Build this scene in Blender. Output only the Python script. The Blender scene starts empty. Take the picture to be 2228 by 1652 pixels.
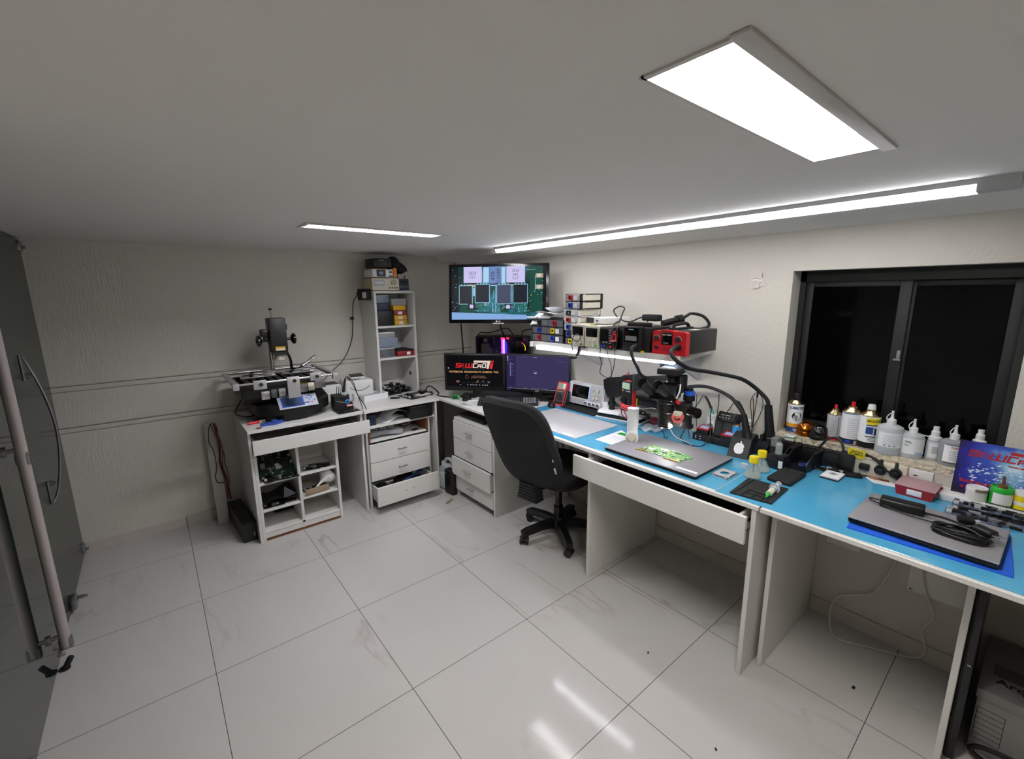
import bpy, bmesh, math, random
from mathutils import Matrix, Vector
PI = math.pi
SC = bpy.context.scene
COL = SC.collection
rnd = random.Random(7)

# ---------------------------------------------------------------- materials
def lin(h):
    h = h.lstrip('#')
    o = []
    for i in (0, 2, 4):
        c = int(h[i:i+2], 16) / 255
        o.append(c / 12.92 if c <= 0.04045 else ((c + 0.055) / 1.055) ** 2.4)
    return (o[0], o[1], o[2], 1)
def mat(name, hexc, rough=0.5, metal=0.0, emit=0.0, ehex=None, trans=0.0, bump=None, spec=0.5, alpha=1.0, mottled=0.0, coat=0.0, aniso=(1, 1, 1)):
    m = bpy.data.materials.new(name); m.use_nodes = True
    nt = m.node_tree; b = nt.nodes['Principled BSDF']
    b.inputs['Base Color'].default_value = lin(hexc)
    b.inputs['Roughness'].default_value = rough
    b.inputs['Metallic'].default_value = metal
    b.inputs['Specular IOR Level'].default_value = spec
    b.inputs['Transmission Weight'].default_value = trans
    b.inputs['Alpha'].default_value = alpha
    b.inputs['Coat Weight'].default_value = coat
    if emit:
        b.inputs['Emission Color'].default_value = lin(ehex or hexc)
        b.inputs['Emission Strength'].default_value = emit
    if bump or mottled:
        tc = nt.nodes.new('ShaderNodeTexCoord'); mp = nt.nodes.new('ShaderNodeMapping')
        mp.inputs['Scale'].default_value = aniso
        nt.links.new(tc.outputs['Object'], mp.inputs['Vector'])
    if bump:
        n = nt.nodes.new('ShaderNodeTexNoise'); n.inputs['Scale'].default_value = bump[0]; n.inputs['Detail'].default_value = 4
        bp = nt.nodes.new('ShaderNodeBump'); bp.inputs['Strength'].default_value = bump[1]; bp.inputs['Distance'].default_value = bump[2]
        nt.links.new(mp.outputs['Vector'], n.inputs['Vector'])
        nt.links.new(n.outputs['Fac'], bp.inputs['Height']); nt.links.new(bp.outputs['Normal'], b.inputs['Normal'])
    if mottled:
        n2 = nt.nodes.new('ShaderNodeTexNoise'); n2.inputs['Scale'].default_value = 3.0; n2.inputs['Detail'].default_value = 6
        nt.links.new(mp.outputs['Vector'], n2.inputs['Vector'])
        mx = nt.nodes.new('ShaderNodeMixRGB'); c = lin(hexc)
        mx.inputs['Color1'].default_value = tuple(v * (1 - mottled) for v in c[:3]) + (1,)
        mx.inputs['Color2'].default_value = tuple(min(1, v * (1 + mottled)) for v in c[:3]) + (1,)
        nt.links.new(n2.outputs['Fac'], mx.inputs['Fac']); nt.links.new(mx.outputs['Color'], b.inputs['Base Color'])
    return m
class Mats:
    def __setitem__(s, k, v): setattr(s, k, v)
    def __getitem__(s, k): return getattr(s, k)
M = Mats()
for a in [
    ('melamine', '#d8d7d3', .38), ('melamine_edge', '#cfcdc6', .55), ('brown_board', '#6b4128', .8), ('black', '#0b0b0c', .45), ('black_gloss', '#08080a', .2),
    ('black_matte', '#0c0c0e', .8), ('rubber', '#121214', .6), ('dark_grey', '#232427', .5), ('grey', '#77787a', .5), ('light_grey', '#b9babc', .45), ('white_plastic', '#dfdfdf', .35),
    ('white_paper', '#e9eaec', .85), ('cream', '#d3cdbb', .45), ('beige', '#b5aa86', .5), ('red', '#b01822', .4), ('red_bright', '#d3222c', .4), ('blue', '#1f3fae', .4), ('yellow', '#e8cf12', .4),
    ('mustard', '#d2a012', .45), ('dark_red', '#84141c', .45), ('green', '#20a531', .4), ('orange', '#e07a22', .45), ('navy', '#18233f', .45), ('wire_white', '#cfcac0', .5), ('wire_red', '#5e1a1a', .5),
    ('tool_blue', '#2d4a9a', .45), ('mat_grey', '#b7b6b8', .7), ('laptop_grey', '#858488', .42), ('folder_blue', '#1657c8', .6), ('sky_label', '#a9c3e8', .5), ('pink', '#ea6a64', .45),
    ('seat_black', '#0a0a0b', .8), ('lcd_green', '#8fa38a', .3), ('tape_label', '#8d7b66', .7), ('plaster_patch', '#c9c1ba', .9), ('teal', '#49b9a8', .5), ('amber_label', '#e19a2a', .5), ('label_navy', '#1d3f7e', .5),
    ('board_black', '#141817', .5), ('board_green', '#17452e', .45), ('board_blue', '#3b4a66', .45), ('board_lime', '#4e9a54', .45), ('chip', '#161616', .4), ('gold', '#b7934a', .35), ('solder', '#b9bcbf', .35),
    ('dust_grey', '#8c8c90', .85), ('carton', '#8d8c8b', .85), ('carton_ink', '#242424', .8), ('screen_off', '#08080a', .12), ('flyer_photo', '#7a4d39', .6), ('hand_skin', '#d7a384', .6), ('bag_grey', '#9a9da2', .35),
    ('poster_blue', '#232a8c', .5), ('poster_white', '#dfe6f2', .5), ('frame_black', '#050506', .6), ('flange', '#c9c6c2', .5), ('lamp_inside', '#efefef', .5), ('panel_silver', '#a9b0bd', .4), ('lcd_blue', '#33466e', .2)]:
    M[a[0]] = mat(*a)
M['chrome'] = mat('chrome', '#c7c7c9', .2, 1.0)
M['steel'] = mat('steel', '#9a9a9c', .32, 1.0)
M['aluminium'] = mat('aluminium', '#c4c4c6', .4, .8)
M['tin'] = mat('tin', '#bba67c', .25, 1.0)
M['copper'] = mat('copper', '#a5601f', .28, 1.0)
M['copper_wool'] = mat('copper_wool', '#b98a55', .4, .9)
M['clear'] = mat('clear', '#dfe5e8', .15, 0, alpha=.42)
M['clear_blue'] = mat('clear_blue', '#aebfd8', .2, 0, alpha=.5)
M['smoke'] = mat('smoke', '#80848c', .2, 0, alpha=.55)
M['clear_red'] = mat('clear_red', '#c7a0a6', .2, 0, alpha=.8)
M['glass'] = mat('glass', '#d3dedb', .03, 0, alpha=.24, spec=.8)
M['pull_metal'] = mat('pull_metal', '#a3a29e', .35)
M['bar_metal'] = mat('bar_metal', '#a59d9a', .3)
M['tray_metal'] = mat('tray_metal', '#aeb0b4', .35)
M['clear_neutral'] = mat('clear_neutral', '#c9ccd0', .2, 0, alpha=.5)
M['liquid'] = mat('liquid', '#c3d2bd', .05, 0, alpha=.32)
M['frosted'] = mat('frosted', '#c3c9cc', .4, 0, alpha=.93)
M['tube_light'] = mat('tube_light', '#ffffff', .5, emit=46.0, ehex='#fffaf4')
M['tube_dim'] = mat('tube_dim', '#ffffff', .5, emit=42.0, ehex='#fbfbff')
M['led_light'] = mat('led_light', '#ffffff', .5, emit=7.0, ehex='#fbfaff')
M['led_strip'] = mat('led_strip', '#ffffff', .5, emit=10.0, ehex='#f6f4ff')
M['ring_light'] = mat('ring_light', '#ffffff', .5, emit=75.0)
M['blue_ring'] = mat('blue_ring', '#2f86c9', .4, emit=.1)
M['rgb_red'] = mat('rgb_red', '#ff2a55', .4, emit=1.12); M['rgb_violet'] = mat('rgb_violet', '#8a3bff', .4, emit=0.99)
M['rgb_pink'] = mat('rgb_pink', '#ff7ad8', .4, emit=1.08); M['rgb_yellow'] = mat('rgb_yellow', '#ffc62a', .4, emit=0.68); M['rgb_blue'] = mat('rgb_blue', '#3a3cff', .4, emit=0.27)
for nm, h, e in [('scr_black', '#0c0c10', .8), ('scr_red', '#e02c33', 1.0), ('scr_cream', '#e2cfc6', 1.0), ('scr_gold', '#c89a63', 1.0), ('scr_brown', '#7c5648', 1.0), ('scr_white', '#d9dae2', 1.0), ('scr_grey', '#5a5a60', 1.0),
                 ('scr_violet', '#383255', 1.0), ('scr_side', '#2a2448', 1.0), ('scr_lilac', '#a49be0', 1.0), ('scr_dim', '#59527c', 1.0), ('tv_lilac', '#bcb8e0', 1.15), ('tv_dark', '#10141c', 1.0), ('tv_chip', '#20242e', 1.0), ('tv_chip2', '#474a63', 1.0),
                 ('tv_blue', '#6a82b4', 1.1), ('tv_sky', '#a5c6e6', 1.1), ('tv_teal', '#2b7d7d', 1.0), ('tv_green', '#17483a', 1.0), ('tv_ink', '#3c3d55', 1.0), ('tv_gold', '#b4a06a', 1.0), ('tv_cyan', '#8fc7dd', 1.0), ('tv_edge', '#7ea3d4', 1.1)]:
    m = mat(nm, '#020202', .4, emit=e * .38, ehex=h, spec=.08); M[nm] = m
M['wall_rough'] = mat('wall_rough', '#d2cec5', .92, bump=(75, .32, .006), aniso=(1.5, 1.5, .22), spec=.2)
M['wall_peel'] = mat('wall_peel', '#c5c1b7', .9, bump=(95, .5, .005), aniso=(1, 1, .5), spec=.2)
M['ceiling_paint'] = mat('ceiling_paint', '#e4e2de', .95, spec=.2)
M['sill_rough'] = mat('sill_rough', '#cdc3af', .95, bump=(45, 1.0, .02), mottled=.08)
M['skirting_tile'] = mat('skirting_tile', '#bcb8b0', .35, mottled=.1)
M['door_glass'] = mat('door_glass', '#232d27', .22, spec=.3)
M['door_glass_clear'] = mat('door_glass_clear', '#1b231f', .03, spec=.9)
M['window_glass'] = mat('window_glass', '#040405', .06, spec=.12)
M['esd_blue'] = mat('esd_blue', '#4a9cc2', .14, mottled=.06)
M['fabric'] = mat('fabric', '#121214', .85, bump=(900, .3, .002))
M['wood_plank'] = mat('wood_plank', '#b9b6ad', .6)

def floor_material():
    m = bpy.data.materials.new('marble_tile'); m.use_nodes = True
    nt = m.node_tree; N = nt.nodes; L = nt.links; b = N['Principled BSDF']
    tc = N.new('ShaderNodeTexCoord'); sx = N.new('ShaderNodeSeparateXYZ'); L.new(tc.outputs['Object'], sx.inputs[0])
    def math_(op, a, bb=None):
        n = N.new('ShaderNodeMath'); n.operation = op
        for i, v in enumerate((a, bb)):
            if v is None: continue
            if isinstance(v, (int, float)): n.inputs[i].default_value = v
            else: L.new(v, n.inputs[i])
        return n.outputs[0]
    u = math_('DIVIDE', math_('ADD', sx.outputs[0], 2.34), 0.6); v = math_('DIVIDE', math_('ADD', sx.outputs[1], -0.228), 0.5906)
    fu = math_('FLOOR', u); fv = math_('FLOOR', v)
    du = math_('ABSOLUTE', math_('SUBTRACT', math_('FRACT', math_('ADD', u, .5)), .5)); dv = math_('ABSOLUTE', math_('SUBTRACT', math_('FRACT', math_('ADD', v, .5)), .5))
    grout = math_('LESS_THAN', math_('MINIMUM', du, dv), 0.0022)
    cmb = N.new('ShaderNodeCombineXYZ'); L.new(fu, cmb.inputs[0]); L.new(fv, cmb.inputs[1])
    wn = N.new('ShaderNodeTexWhiteNoise'); L.new(cmb.outputs[0], wn.inputs['Vector'])
    off = N.new('ShaderNodeVectorMath'); off.operation = 'SCALE'; L.new(wn.outputs['Color'], off.inputs[0]); off.inputs['Scale'].default_value = 17.0
    add = N.new('ShaderNodeVectorMath'); add.operation = 'ADD'; L.new(tc.outputs['Object'], add.inputs[0]); L.new(off.outputs[0], add.inputs[1])
    mp = N.new('ShaderNodeMapping'); mp.inputs['Scale'].default_value = (3.4, .8, 1); mp.inputs['Rotation'].default_value = (0, 0, -.2); L.new(add.outputs[0], mp.inputs['Vector'])
    n1 = N.new('ShaderNodeTexNoise'); n1.inputs['Scale'].default_value = 1.05; n1.inputs['Detail'].default_value = 4; n1.inputs['Roughness'].default_value = .5; L.new(mp.outputs[0], n1.inputs['Vector'])
    vein = math_('SUBTRACT', 1.0, math_('MINIMUM', math_('MULTIPLY', math_('ABSOLUTE', math_('SUBTRACT', n1.outputs['Fac'], .5)), 55.0), 1.0))
    n2 = N.new('ShaderNodeTexNoise'); n2.inputs['Scale'].default_value = 1.3; n2.inputs['Detail'].default_value = 3; L.new(add.outputs[0], n2.inputs['Vector'])
    gate = math_('MINIMUM', math_('MAXIMUM', math_('MULTIPLY', math_('SUBTRACT', n2.outputs['Fac'], .5), 6.0), 0.0), 1.0)
    vm = math_('MULTIPLY', math_('MULTIPLY', vein, gate), .55)
    cl = math_('MULTIPLY', n2.outputs['Fac'], .5)
    def mix(f, c1, c2):
        n = N.new('ShaderNodeMixRGB'); L.new(f, n.inputs['Fac'])
        for i, c in ((1, c1), (2, c2)):
            if isinstance(c, tuple): n.inputs[i].default_value = c
            else: L.new(c, n.inputs[i])
        return n.outputs[0]
    c = mix(cl, lin('#c1bfbc'), lin('#b7b6b4'))
    c = mix(vm, c, lin('#8f7f76'))
    c = mix(grout, c, lin('#55524e'))
    L.new(c, b.inputs['Base Color'])
    b.inputs['Roughness'].default_value = .10; b.inputs['Specular IOR Level'].default_value = .30
    return m
M['marble_tile'] = floor_material()

def speckle(name, base, spots, scale, rough=.45):
    """circuit-board like surface: a Voronoi of small blocks in several colours"""
    m = bpy.data.materials.new(name); m.use_nodes = True; nt = m.node_tree; N = nt.nodes; L = nt.links; b = N['Principled BSDF']
    tc = N.new('ShaderNodeTexCoord'); v = N.new('ShaderNodeTexVoronoi'); v.distance = 'CHEBYCHEV'; v.inputs['Scale'].default_value = scale
    L.new(tc.outputs['Object'], v.inputs['Vector'])
    s = N.new('ShaderNodeSeparateColor'); L.new(v.outputs['Color'], s.inputs[0])
    r = N.new('ShaderNodeValToRGB'); r.color_ramp.interpolation = 'CONSTANT'
    r.color_ramp.elements[0].color = lin(base); r.color_ramp.elements[1].position = .99; r.color_ramp.elements[1].color = lin(spots[-1][1])
    for p, c in spots[:-1]:
        e = r.color_ramp.elements.new(p); e.color = lin(c)
    L.new(s.outputs[0], r.inputs[0]); L.new(r.outputs[0], b.inputs['Base Color']); b.inputs['Roughness'].default_value = rough
    return m
M['pcb_dark'] = speckle('pcb_dark', '#141a18', [(.5, '#1d2a24'), (.8, '#0e0f10'), (.93, '#6c6f70'), (.98, '#a9aaa6')], 95)
M['pcb_green'] = speckle('pcb_green', '#12301f', [(.55, '#1a3d28'), (.8, '#0f1512'), (.93, '#8a8d88'), (.98, '#b7b7ae')], 80)
M['pcb_blue'] = speckle('pcb_blue', '#3d4a63', [(.45, '#4d5a74'), (.72, '#20242e'), (.88, '#8c93a0'), (.97, '#d0d3d8')], 110)
M['pcb_lime'] = speckle('pcb_lime', '#5a9a5c', [(.5, '#6fae6c'), (.72, '#2d5c38'), (.85, '#c6b979'), (.96, '#e3e3dc')], 120)
M['tv_field'] = None
def tv_field():
    m = bpy.data.materials.new('tv_field'); m.use_nodes = True; nt = m.node_tree; N = nt.nodes; L = nt.links; b = N['Principled BSDF']
    tc = N.new('ShaderNodeTexCoord'); n = N.new('ShaderNodeTexNoise'); n.inputs['Scale'].default_value = 6; n.inputs['Detail'].default_value = 8
    L.new(tc.outputs['Object'], n.inputs['Vector'])
    s = N.new('ShaderNodeSeparateXYZ'); L.new(tc.outputs['Object'], s.inputs[0])
    a = N.new('ShaderNodeMath'); a.operation = 'ADD'; L.new(n.outputs['Fac'], a.inputs[0])
    ab = N.new('ShaderNodeMath'); ab.operation = 'ABSOLUTE'; sh = N.new('ShaderNodeMath'); sh.operation = 'ADD'; sh.inputs[1].default_value = -.02
    L.new(s.outputs[0], sh.inputs[0]); L.new(sh.outputs[0], ab.inputs[0])
    mu = N.new('ShaderNodeMath'); mu.operation = 'MULTIPLY'; mu.inputs[1].default_value = -1.1; L.new(ab.outputs[0], mu.inputs[0]); L.new(mu.outputs[0], a.inputs[1])
    r = N.new('ShaderNodeValToRGB'); E = r.color_ramp.elements
    E[0].position = .12; E[0].color = lin('#0d1f22'); E[1].position = .62; E[1].color = lin('#6ba3bd')
    e = E.new(.28); e.color = lin('#153f3a'); e = E.new(.44); e.color = lin('#2f6f80')
    L.new(a.outputs[0], r.inputs[0]); L.new(r.outputs[0], b.inputs['Emission Color']); b.inputs['Emission Strength'].default_value = .38
    b.inputs['Base Color'].default_value = (0.002, 0.002, 0.002, 1); b.inputs['Roughness'].default_value = .4; b.inputs['Specular IOR Level'].default_value = .08
    return m
M['tv_field'] = tv_field()
def poster_material():
    m = bpy.data.materials.new('poster_print'); m.use_nodes = True; nt = m.node_tree; N = nt.nodes; L = nt.links; b = N['Principled BSDF']
    tc = N.new('ShaderNodeTexCoord'); v = N.new('ShaderNodeTexNoise'); v.inputs['Scale'].default_value = 14; v.inputs['Detail'].default_value = 4
    L.new(tc.outputs['Object'], v.inputs['Vector'])
    ln = N.new('ShaderNodeVectorMath'); ln.operation = 'DISTANCE'; ln.inputs[1].default_value = (.15, 0, .12); L.new(tc.outputs['Object'], ln.inputs[0])
    mu = N.new('ShaderNodeMath'); mu.operation = 'MULTIPLY_ADD'; mu.inputs[1].default_value = -5.6; mu.inputs[2].default_value = .62; L.new(ln.outputs['Value'], mu.inputs[0])
    a = N.new('ShaderNodeMath'); a.operation = 'MULTIPLY_ADD'; a.inputs[1].default_value = .8; L.new(v.outputs['Fac'], a.inputs[0]); L.new(mu.outputs[0], a.inputs[2])
    r = N.new('ShaderNodeValToRGB'); E = r.color_ramp.elements
    E[0].position = .05; E[0].color = lin('#08081c'); E[1].position = .98; E[1].color = lin('#d3ebf5')
    e = E.new(.30); e.color = lin('#1d1a86'); e = E.new(.62); e.color = lin('#3450b0'); e = E.new(.8); e.color = lin('#7fb2d8')
    L.new(a.outputs[0], r.inputs[0]); L.new(r.outputs[0], b.inputs['Base Color']); b.inputs['Roughness'].default_value = .35
    return m
M['poster_print'] = poster_material()

# ---------------------------------------------------------------- mesh building
class MB:
    def __init__(s, m=None):
        s.v = []; s.f = []; s.fm = []; s.mats = []; s.c = 0; s.X = Matrix.Identity(4)
        if m is not None: s.m(m)
    def m(s, m):
        if m not in s.mats: s.mats.append(m)
        s.c = s.mats.index(m); return s
    def at(s, x=0, y=0, z=0, rx=0, ry=0, rz=0):
        s.X = Matrix.Translation((x, y, z)) @ Matrix.Rotation(rz, 4, 'Z') @ Matrix.Rotation(ry, 4, 'Y') @ Matrix.Rotation(rx, 4, 'X'); return s
    def add(s, vs, fs):
        o = len(s.v)
        s.v += [tuple(s.X @ Vector(p)) for p in vs]
        for f in fs: s.f.append([i + o for i in f]); s.fm.append(s.c)
        return s
    def box(s, x0, y0, z0, x1, y1, z1, bev=0, seg=2):
        x0, x1 = min(x0, x1), max(x0, x1); y0, y1 = min(y0, y1), max(y0, y1); z0, z1 = min(z0, z1), max(z0, z1)
        vs = [(x0, y0, z0), (x1, y0, z0), (x1, y1, z0), (x0, y1, z0), (x0, y0, z1), (x1, y0, z1), (x1, y1, z1), (x0, y1, z1)]
        fs = [(0, 3, 2, 1), (4, 5, 6, 7), (0, 1, 5, 4), (1, 2, 6, 5), (2, 3, 7, 6), (3, 0, 4, 7)]
        if bev:
            b = bmesh.new(); bv = [b.verts.new(p) for p in vs]
            for f in fs: b.faces.new([bv[i] for i in f])
            bev = min(bev, .49 * min(x1 - x0, y1 - y0, z1 - z0))
            bmesh.ops.bevel(b, geom=b.edges[:], offset=bev, segments=seg, profile=.5, affect='EDGES')
            b.verts.index_update()
            vs = [tuple(v.co) for v in b.verts]; fs = [[v.index for v in f.verts] for f in b.faces]; b.free()
        return s.add(vs, fs)
    def cb(s, cx, cy, cz, sx, sy, sz, bev=0, seg=2):
        return s.box(cx - sx / 2, cy - sy / 2, cz - sz / 2, cx + sx / 2, cy + sy / 2, cz + sz / 2, bev, seg)
    def cyl(s, p0, p1, r0, r1=None, n=20, caps=True):
        r1 = r0 if r1 is None else r1
        p0 = Vector(p0); p1 = Vector(p1); d = (p1 - p0).normalized()
        a = Vector((0, 0, 1)) if abs(d.z) < .9 else Vector((1, 0, 0))
        u = d.cross(a).normalized(); w = d.cross(u)
        vs = []
        for p, r in ((p0, r0), (p1, r1)):
            for i in range(n):
                t = 2 * PI * i / n; vs.append(tuple(p + u * (r * math.cos(t)) + w * (r * math.sin(t))))
        fs = [(i, (i + 1) % n, n + (i + 1) % n, n + i) for i in range(n)]
        if caps: fs += [tuple(range(n - 1, -1, -1)), tuple(range(n, 2 * n))]
        return s.add(vs, fs)
    def tube(s, pts, r, n=8, smooth=5, closed=False):
        P = [Vector(p) for p in pts]
        if smooth and len(P) > 2:
            Q = []; k = len(P)
            for i in range(k if closed else k - 1):
                a, b, c, d = (P[(i - 1) % k], P[i], P[(i + 1) % k], P[(i + 2) % k]) if closed else (P[max(i - 1, 0)], P[i], P[i + 1], P[min(i + 2, k - 1)])
                for j in range(smooth):
                    t = j / smooth
                    Q.append(.5 * ((2 * b) + (c - a) * t + (2 * a - 5 * b + 4 * c - d) * t * t + (3 * b - a - 3 * c + d) * t ** 3))
            if not closed: Q.append(P[-1])
            P = Q
        k = len(P); rs = r if isinstance(r, (list, tuple)) else None
        vs = []; u = None
        for i, p in enumerate(P):
            t = (P[(i + 1) % k] - P[i - 1]) if closed else (P[min(i + 1, k - 1)] - P[max(i - 1, 0)])
            t = t.normalized() if t.length > 1e-9 else Vector((0, 0, 1))
            if u is None:
                a = Vector((0, 0, 1)) if abs(t.z) < .9 else Vector((1, 0, 0)); u = t.cross(a).normalized()
            else:
                u = (u - t * u.dot(t)); u = u.normalized() if u.length > 1e-6 else t.orthogonal().normalized()
            w = t.cross(u)
            rr = r if rs is None else rs[0] + (rs[1] - rs[0]) * i / (k - 1)
            for j in range(n):
                q = 2 * PI * j / n; vs.append(tuple(p + u * (rr * math.cos(q)) + w * (rr * math.sin(q))))
        fs = []
        for i in range(k if closed else k - 1):
            for j in range(n):
                a = i * n + j; b = i * n + (j + 1) % n; i2 = (i + 1) % k
                fs.append((a, b, i2 * n + (j + 1) % n, i2 * n + j))
        if not closed: fs += [tuple(range(n - 1, -1, -1)), tuple(range((k - 1) * n, k * n))]
        return s.add(vs, fs)
    def lathe(s, prof, n=28, cx=0, cy=0):
        vs = []; k = len(prof)
        for r, z in prof:
            for j in range(n):
                t = 2 * PI * j / n; vs.append((cx + max(r, 1e-5) * math.cos(t), cy + max(r, 1e-5) * math.sin(t), z))
        fs = [(i * n + j, i * n + (j + 1) % n, (i + 1) * n + (j + 1) % n, (i + 1) * n + j) for i in range(k - 1) for j in range(n)]
        fs += [tuple(range(n - 1, -1, -1)), tuple(range((k - 1) * n, k * n))]
        return s.add(vs, fs)
    def prism(s, poly, a0, a1, axis='z'):
        """extrude a 2D outline along an axis: 'z' takes (x, y), 'y' takes (x, z), 'x' takes (y, z)"""
        f = {'z': lambda p, a: (p[0], p[1], a), 'y': lambda p, a: (p[0], a, p[1]), 'x': lambda p, a: (a, p[0], p[1])}[axis]
        k = len(poly); vs = [f(p, a0) for p in poly] + [f(p, a1) for p in poly]
        fs = [(i, (i + 1) % k, k + (i + 1) % k, k + i) for i in range(k)] + [tuple(range(k - 1, -1, -1)), tuple(range(k, 2 * k))]
        return s.add(vs, fs)
    def sph(s, c, r, n=14, sx=1, sy=1, sz=1):
        vs = []; fs = []; h = n // 2
        for i in range(h + 1):
            p = PI * i / h
            for j in range(n):
                t = 2 * PI * j / n; vs.append((c[0] + sx * r * math.sin(p) * math.cos(t), c[1] + sy * r * math.sin(p) * math.sin(t), c[2] - sz * r * math.cos(p)))
        for i in range(h):
            for j in range(n): fs.append((i * n + j, i * n + (j + 1) % n, (i + 1) * n + (j + 1) % n, (i + 1) * n + j))
        return s.add(vs, fs)
    def grid(s, fn, nu, nv, thick=.002):
        """a thin bent sheet: fn(u, v) gives a point"""
        vs = [fn(i / nu, j / nv) for i in range(nu + 1) for j in range(nv + 1)]
        k = len(vs); vs = vs + [(p[0], p[1], p[2] - thick) for p in vs]
        w = nv + 1; fs = []
        for i in range(nu):
            for j in range(nv):
                a = i * w + j; fs.append((a, a + w, a + w + 1, a + 1)); fs.append((k + a, k + a + 1, k + a + w + 1, k + a + w))
        rim = [i * w for i in range(nu + 1)] + [nu * w + j for j in range(1, nv + 1)] + [i * w + nv for i in range(nu - 1, -1, -1)] + [j for j in range(nv - 1, 0, -1)]
        for i in range(len(rim)):
            a = rim[i]; b = rim[(i + 1) % len(rim)]; fs.append((a, k + a, k + b, b))
        return s.add(vs, fs)
    def build(s, name, parent=None, m=None, loc=None, rz=0, fix=True):
        me = bpy.data.meshes.new(name)
        me.from_pydata(s.v, [], s.f)
        if m is not None and not s.mats: s.mats = [m]
        for x in s.mats: me.materials.append(x)
        me.polygons.foreach_set('material_index', s.fm)
        if fix:
            b = bmesh.new(); b.from_mesh(me); bmesh.ops.recalc_face_normals(b, faces=b.faces[:]); b.to_mesh(me); b.free()
        me.polygons.foreach_set('use_smooth', [True] * len(me.polygons))
        try: me.set_sharp_from_angle(angle=math.radians(32))
        except Exception: pass
        me.update()
        o = bpy.data.objects.new(name, me); COL.objects.link(o)
        if parent is not None: o.parent = parent
        if loc is not None: o.location = loc
        if rz: o.rotation_euler = (0, 0, rz)
        return o
def tag(o, label, cat, group=None):
    o['label'] = label; o['category'] = cat
    if group: o['group'] = group
    return o
def thing(name, label, cat, loc=(0, 0, 0), rz=0, group=None, rot=None):
    o = bpy.data.objects.new(name, None); COL.objects.link(o); o.empty_display_size = .05
    o.location = loc; o.rotation_euler = rot or (0, 0, rz)
    return tag(o, label, cat, group)
def struct(o):
    o['kind'] = 'structure'; return o
def note(o, label):
    o['label'] = label; return o
def dup(root, loc, rz, label, group=None):
    r = root.copy(); COL.objects.link(r); r.location = loc; r.rotation_euler = (0, 0, rz); r['label'] = label
    if group: r['group'] = group
    for ch in list(root.children):
        c = ch.copy(); COL.objects.link(c); c.parent = r
        for g in list(ch.children):
            d = g.copy(); COL.objects.link(d); d.parent = c
    return r
def letters(name, body, size, m, parent, loc, rot=(PI / 2, 0, 0), bold=0.0, shear=0.0, ext=.0003, align='CENTER', sx=1.0):
    cu = bpy.data.curves.new(name, 'FONT'); cu.body = body; cu.size = size; cu.align_x = align; cu.align_y = 'CENTER'
    cu.extrude = ext; cu.offset = bold; cu.shear = shear; cu.resolution_u = 3
    t = bpy.data.objects.new(name, cu); COL.objects.link(t)
    me = bpy.data.meshes.new_from_object(t.evaluated_get(bpy.context.evaluated_depsgraph_get()))
    bpy.data.objects.remove(t); bpy.data.curves.remove(cu)
    me.materials.clear(); me.materials.append(m)
    o = bpy.data.objects.new(name, me); COL.objects.link(o); o.parent = parent; o.location = loc; o.rotation_euler = rot; o.scale = (sx, 1, 1)
    return o
FW = -PI / 2     # a unit built with its front towards -y, turned so that the front looks along -x
TOP = .748       # height of all the worktops
# ================================================================ THE ROOM
H = 1.865
b = MB(M.marble_tile); b.box(-4.4, -4.75, -.06, .25, .18, 0); struct(b.build('floor'))
# ceiling with two openings for the recessed lights
L1 = (-1.742, -1.024, -3.25, -3.108); L2 = (-1.764, -1.061, -1.362, -1.236)
b = MB(M.ceiling_paint)
def slab(x0, x1, y0, y1): b.box(x0, y0, H, x1, y1, H + .05)
slab(-4.4, L1[0], -4.75, .18); slab(L1[1], .25, -4.75, .18)
slab(L1[0], L1[1], -4.75, L1[2]); slab(L1[0], L1[1], L1[3], L2[2]); slab(L1[0], L1[1], L2[3], .18)
slab(L2[1], L1[1], L2[2], L2[3])
struct(b.build('ceiling'))
# dropped strip of ceiling along the window wall
b = MB(M.ceiling_paint); b.prism([(-.345, H), (-.335, 1.831), (0, 1.813), (0, H)], -4.6, -.02, 'y'); struct(b.build('trim_1'))
# back wall with its two horizontal double grooves; it runs a little out of square
def bw(x): return -.02 - .0231 * x
b = MB(M.wall_rough)
def wband(z0, z1, d=0):
    b.prism([(-4.4, bw(-4.4) + d), (.25, bw(.25) + d), (.25, .2), (-4.4, .24)], z0, z1)
for z0, z1, d in ((0, .757, 0), (.757, .763, .012), (.763, .787, .003), (.787, .794, .014), (.794, 1.003, 0), (1.003, 1.009, .012), (1.009, 1.035, .003), (1.035, 1.042, .014), (1.042, H, 0)): wband(z0, z1, d)
struct(b.build('wall_back'))
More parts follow.
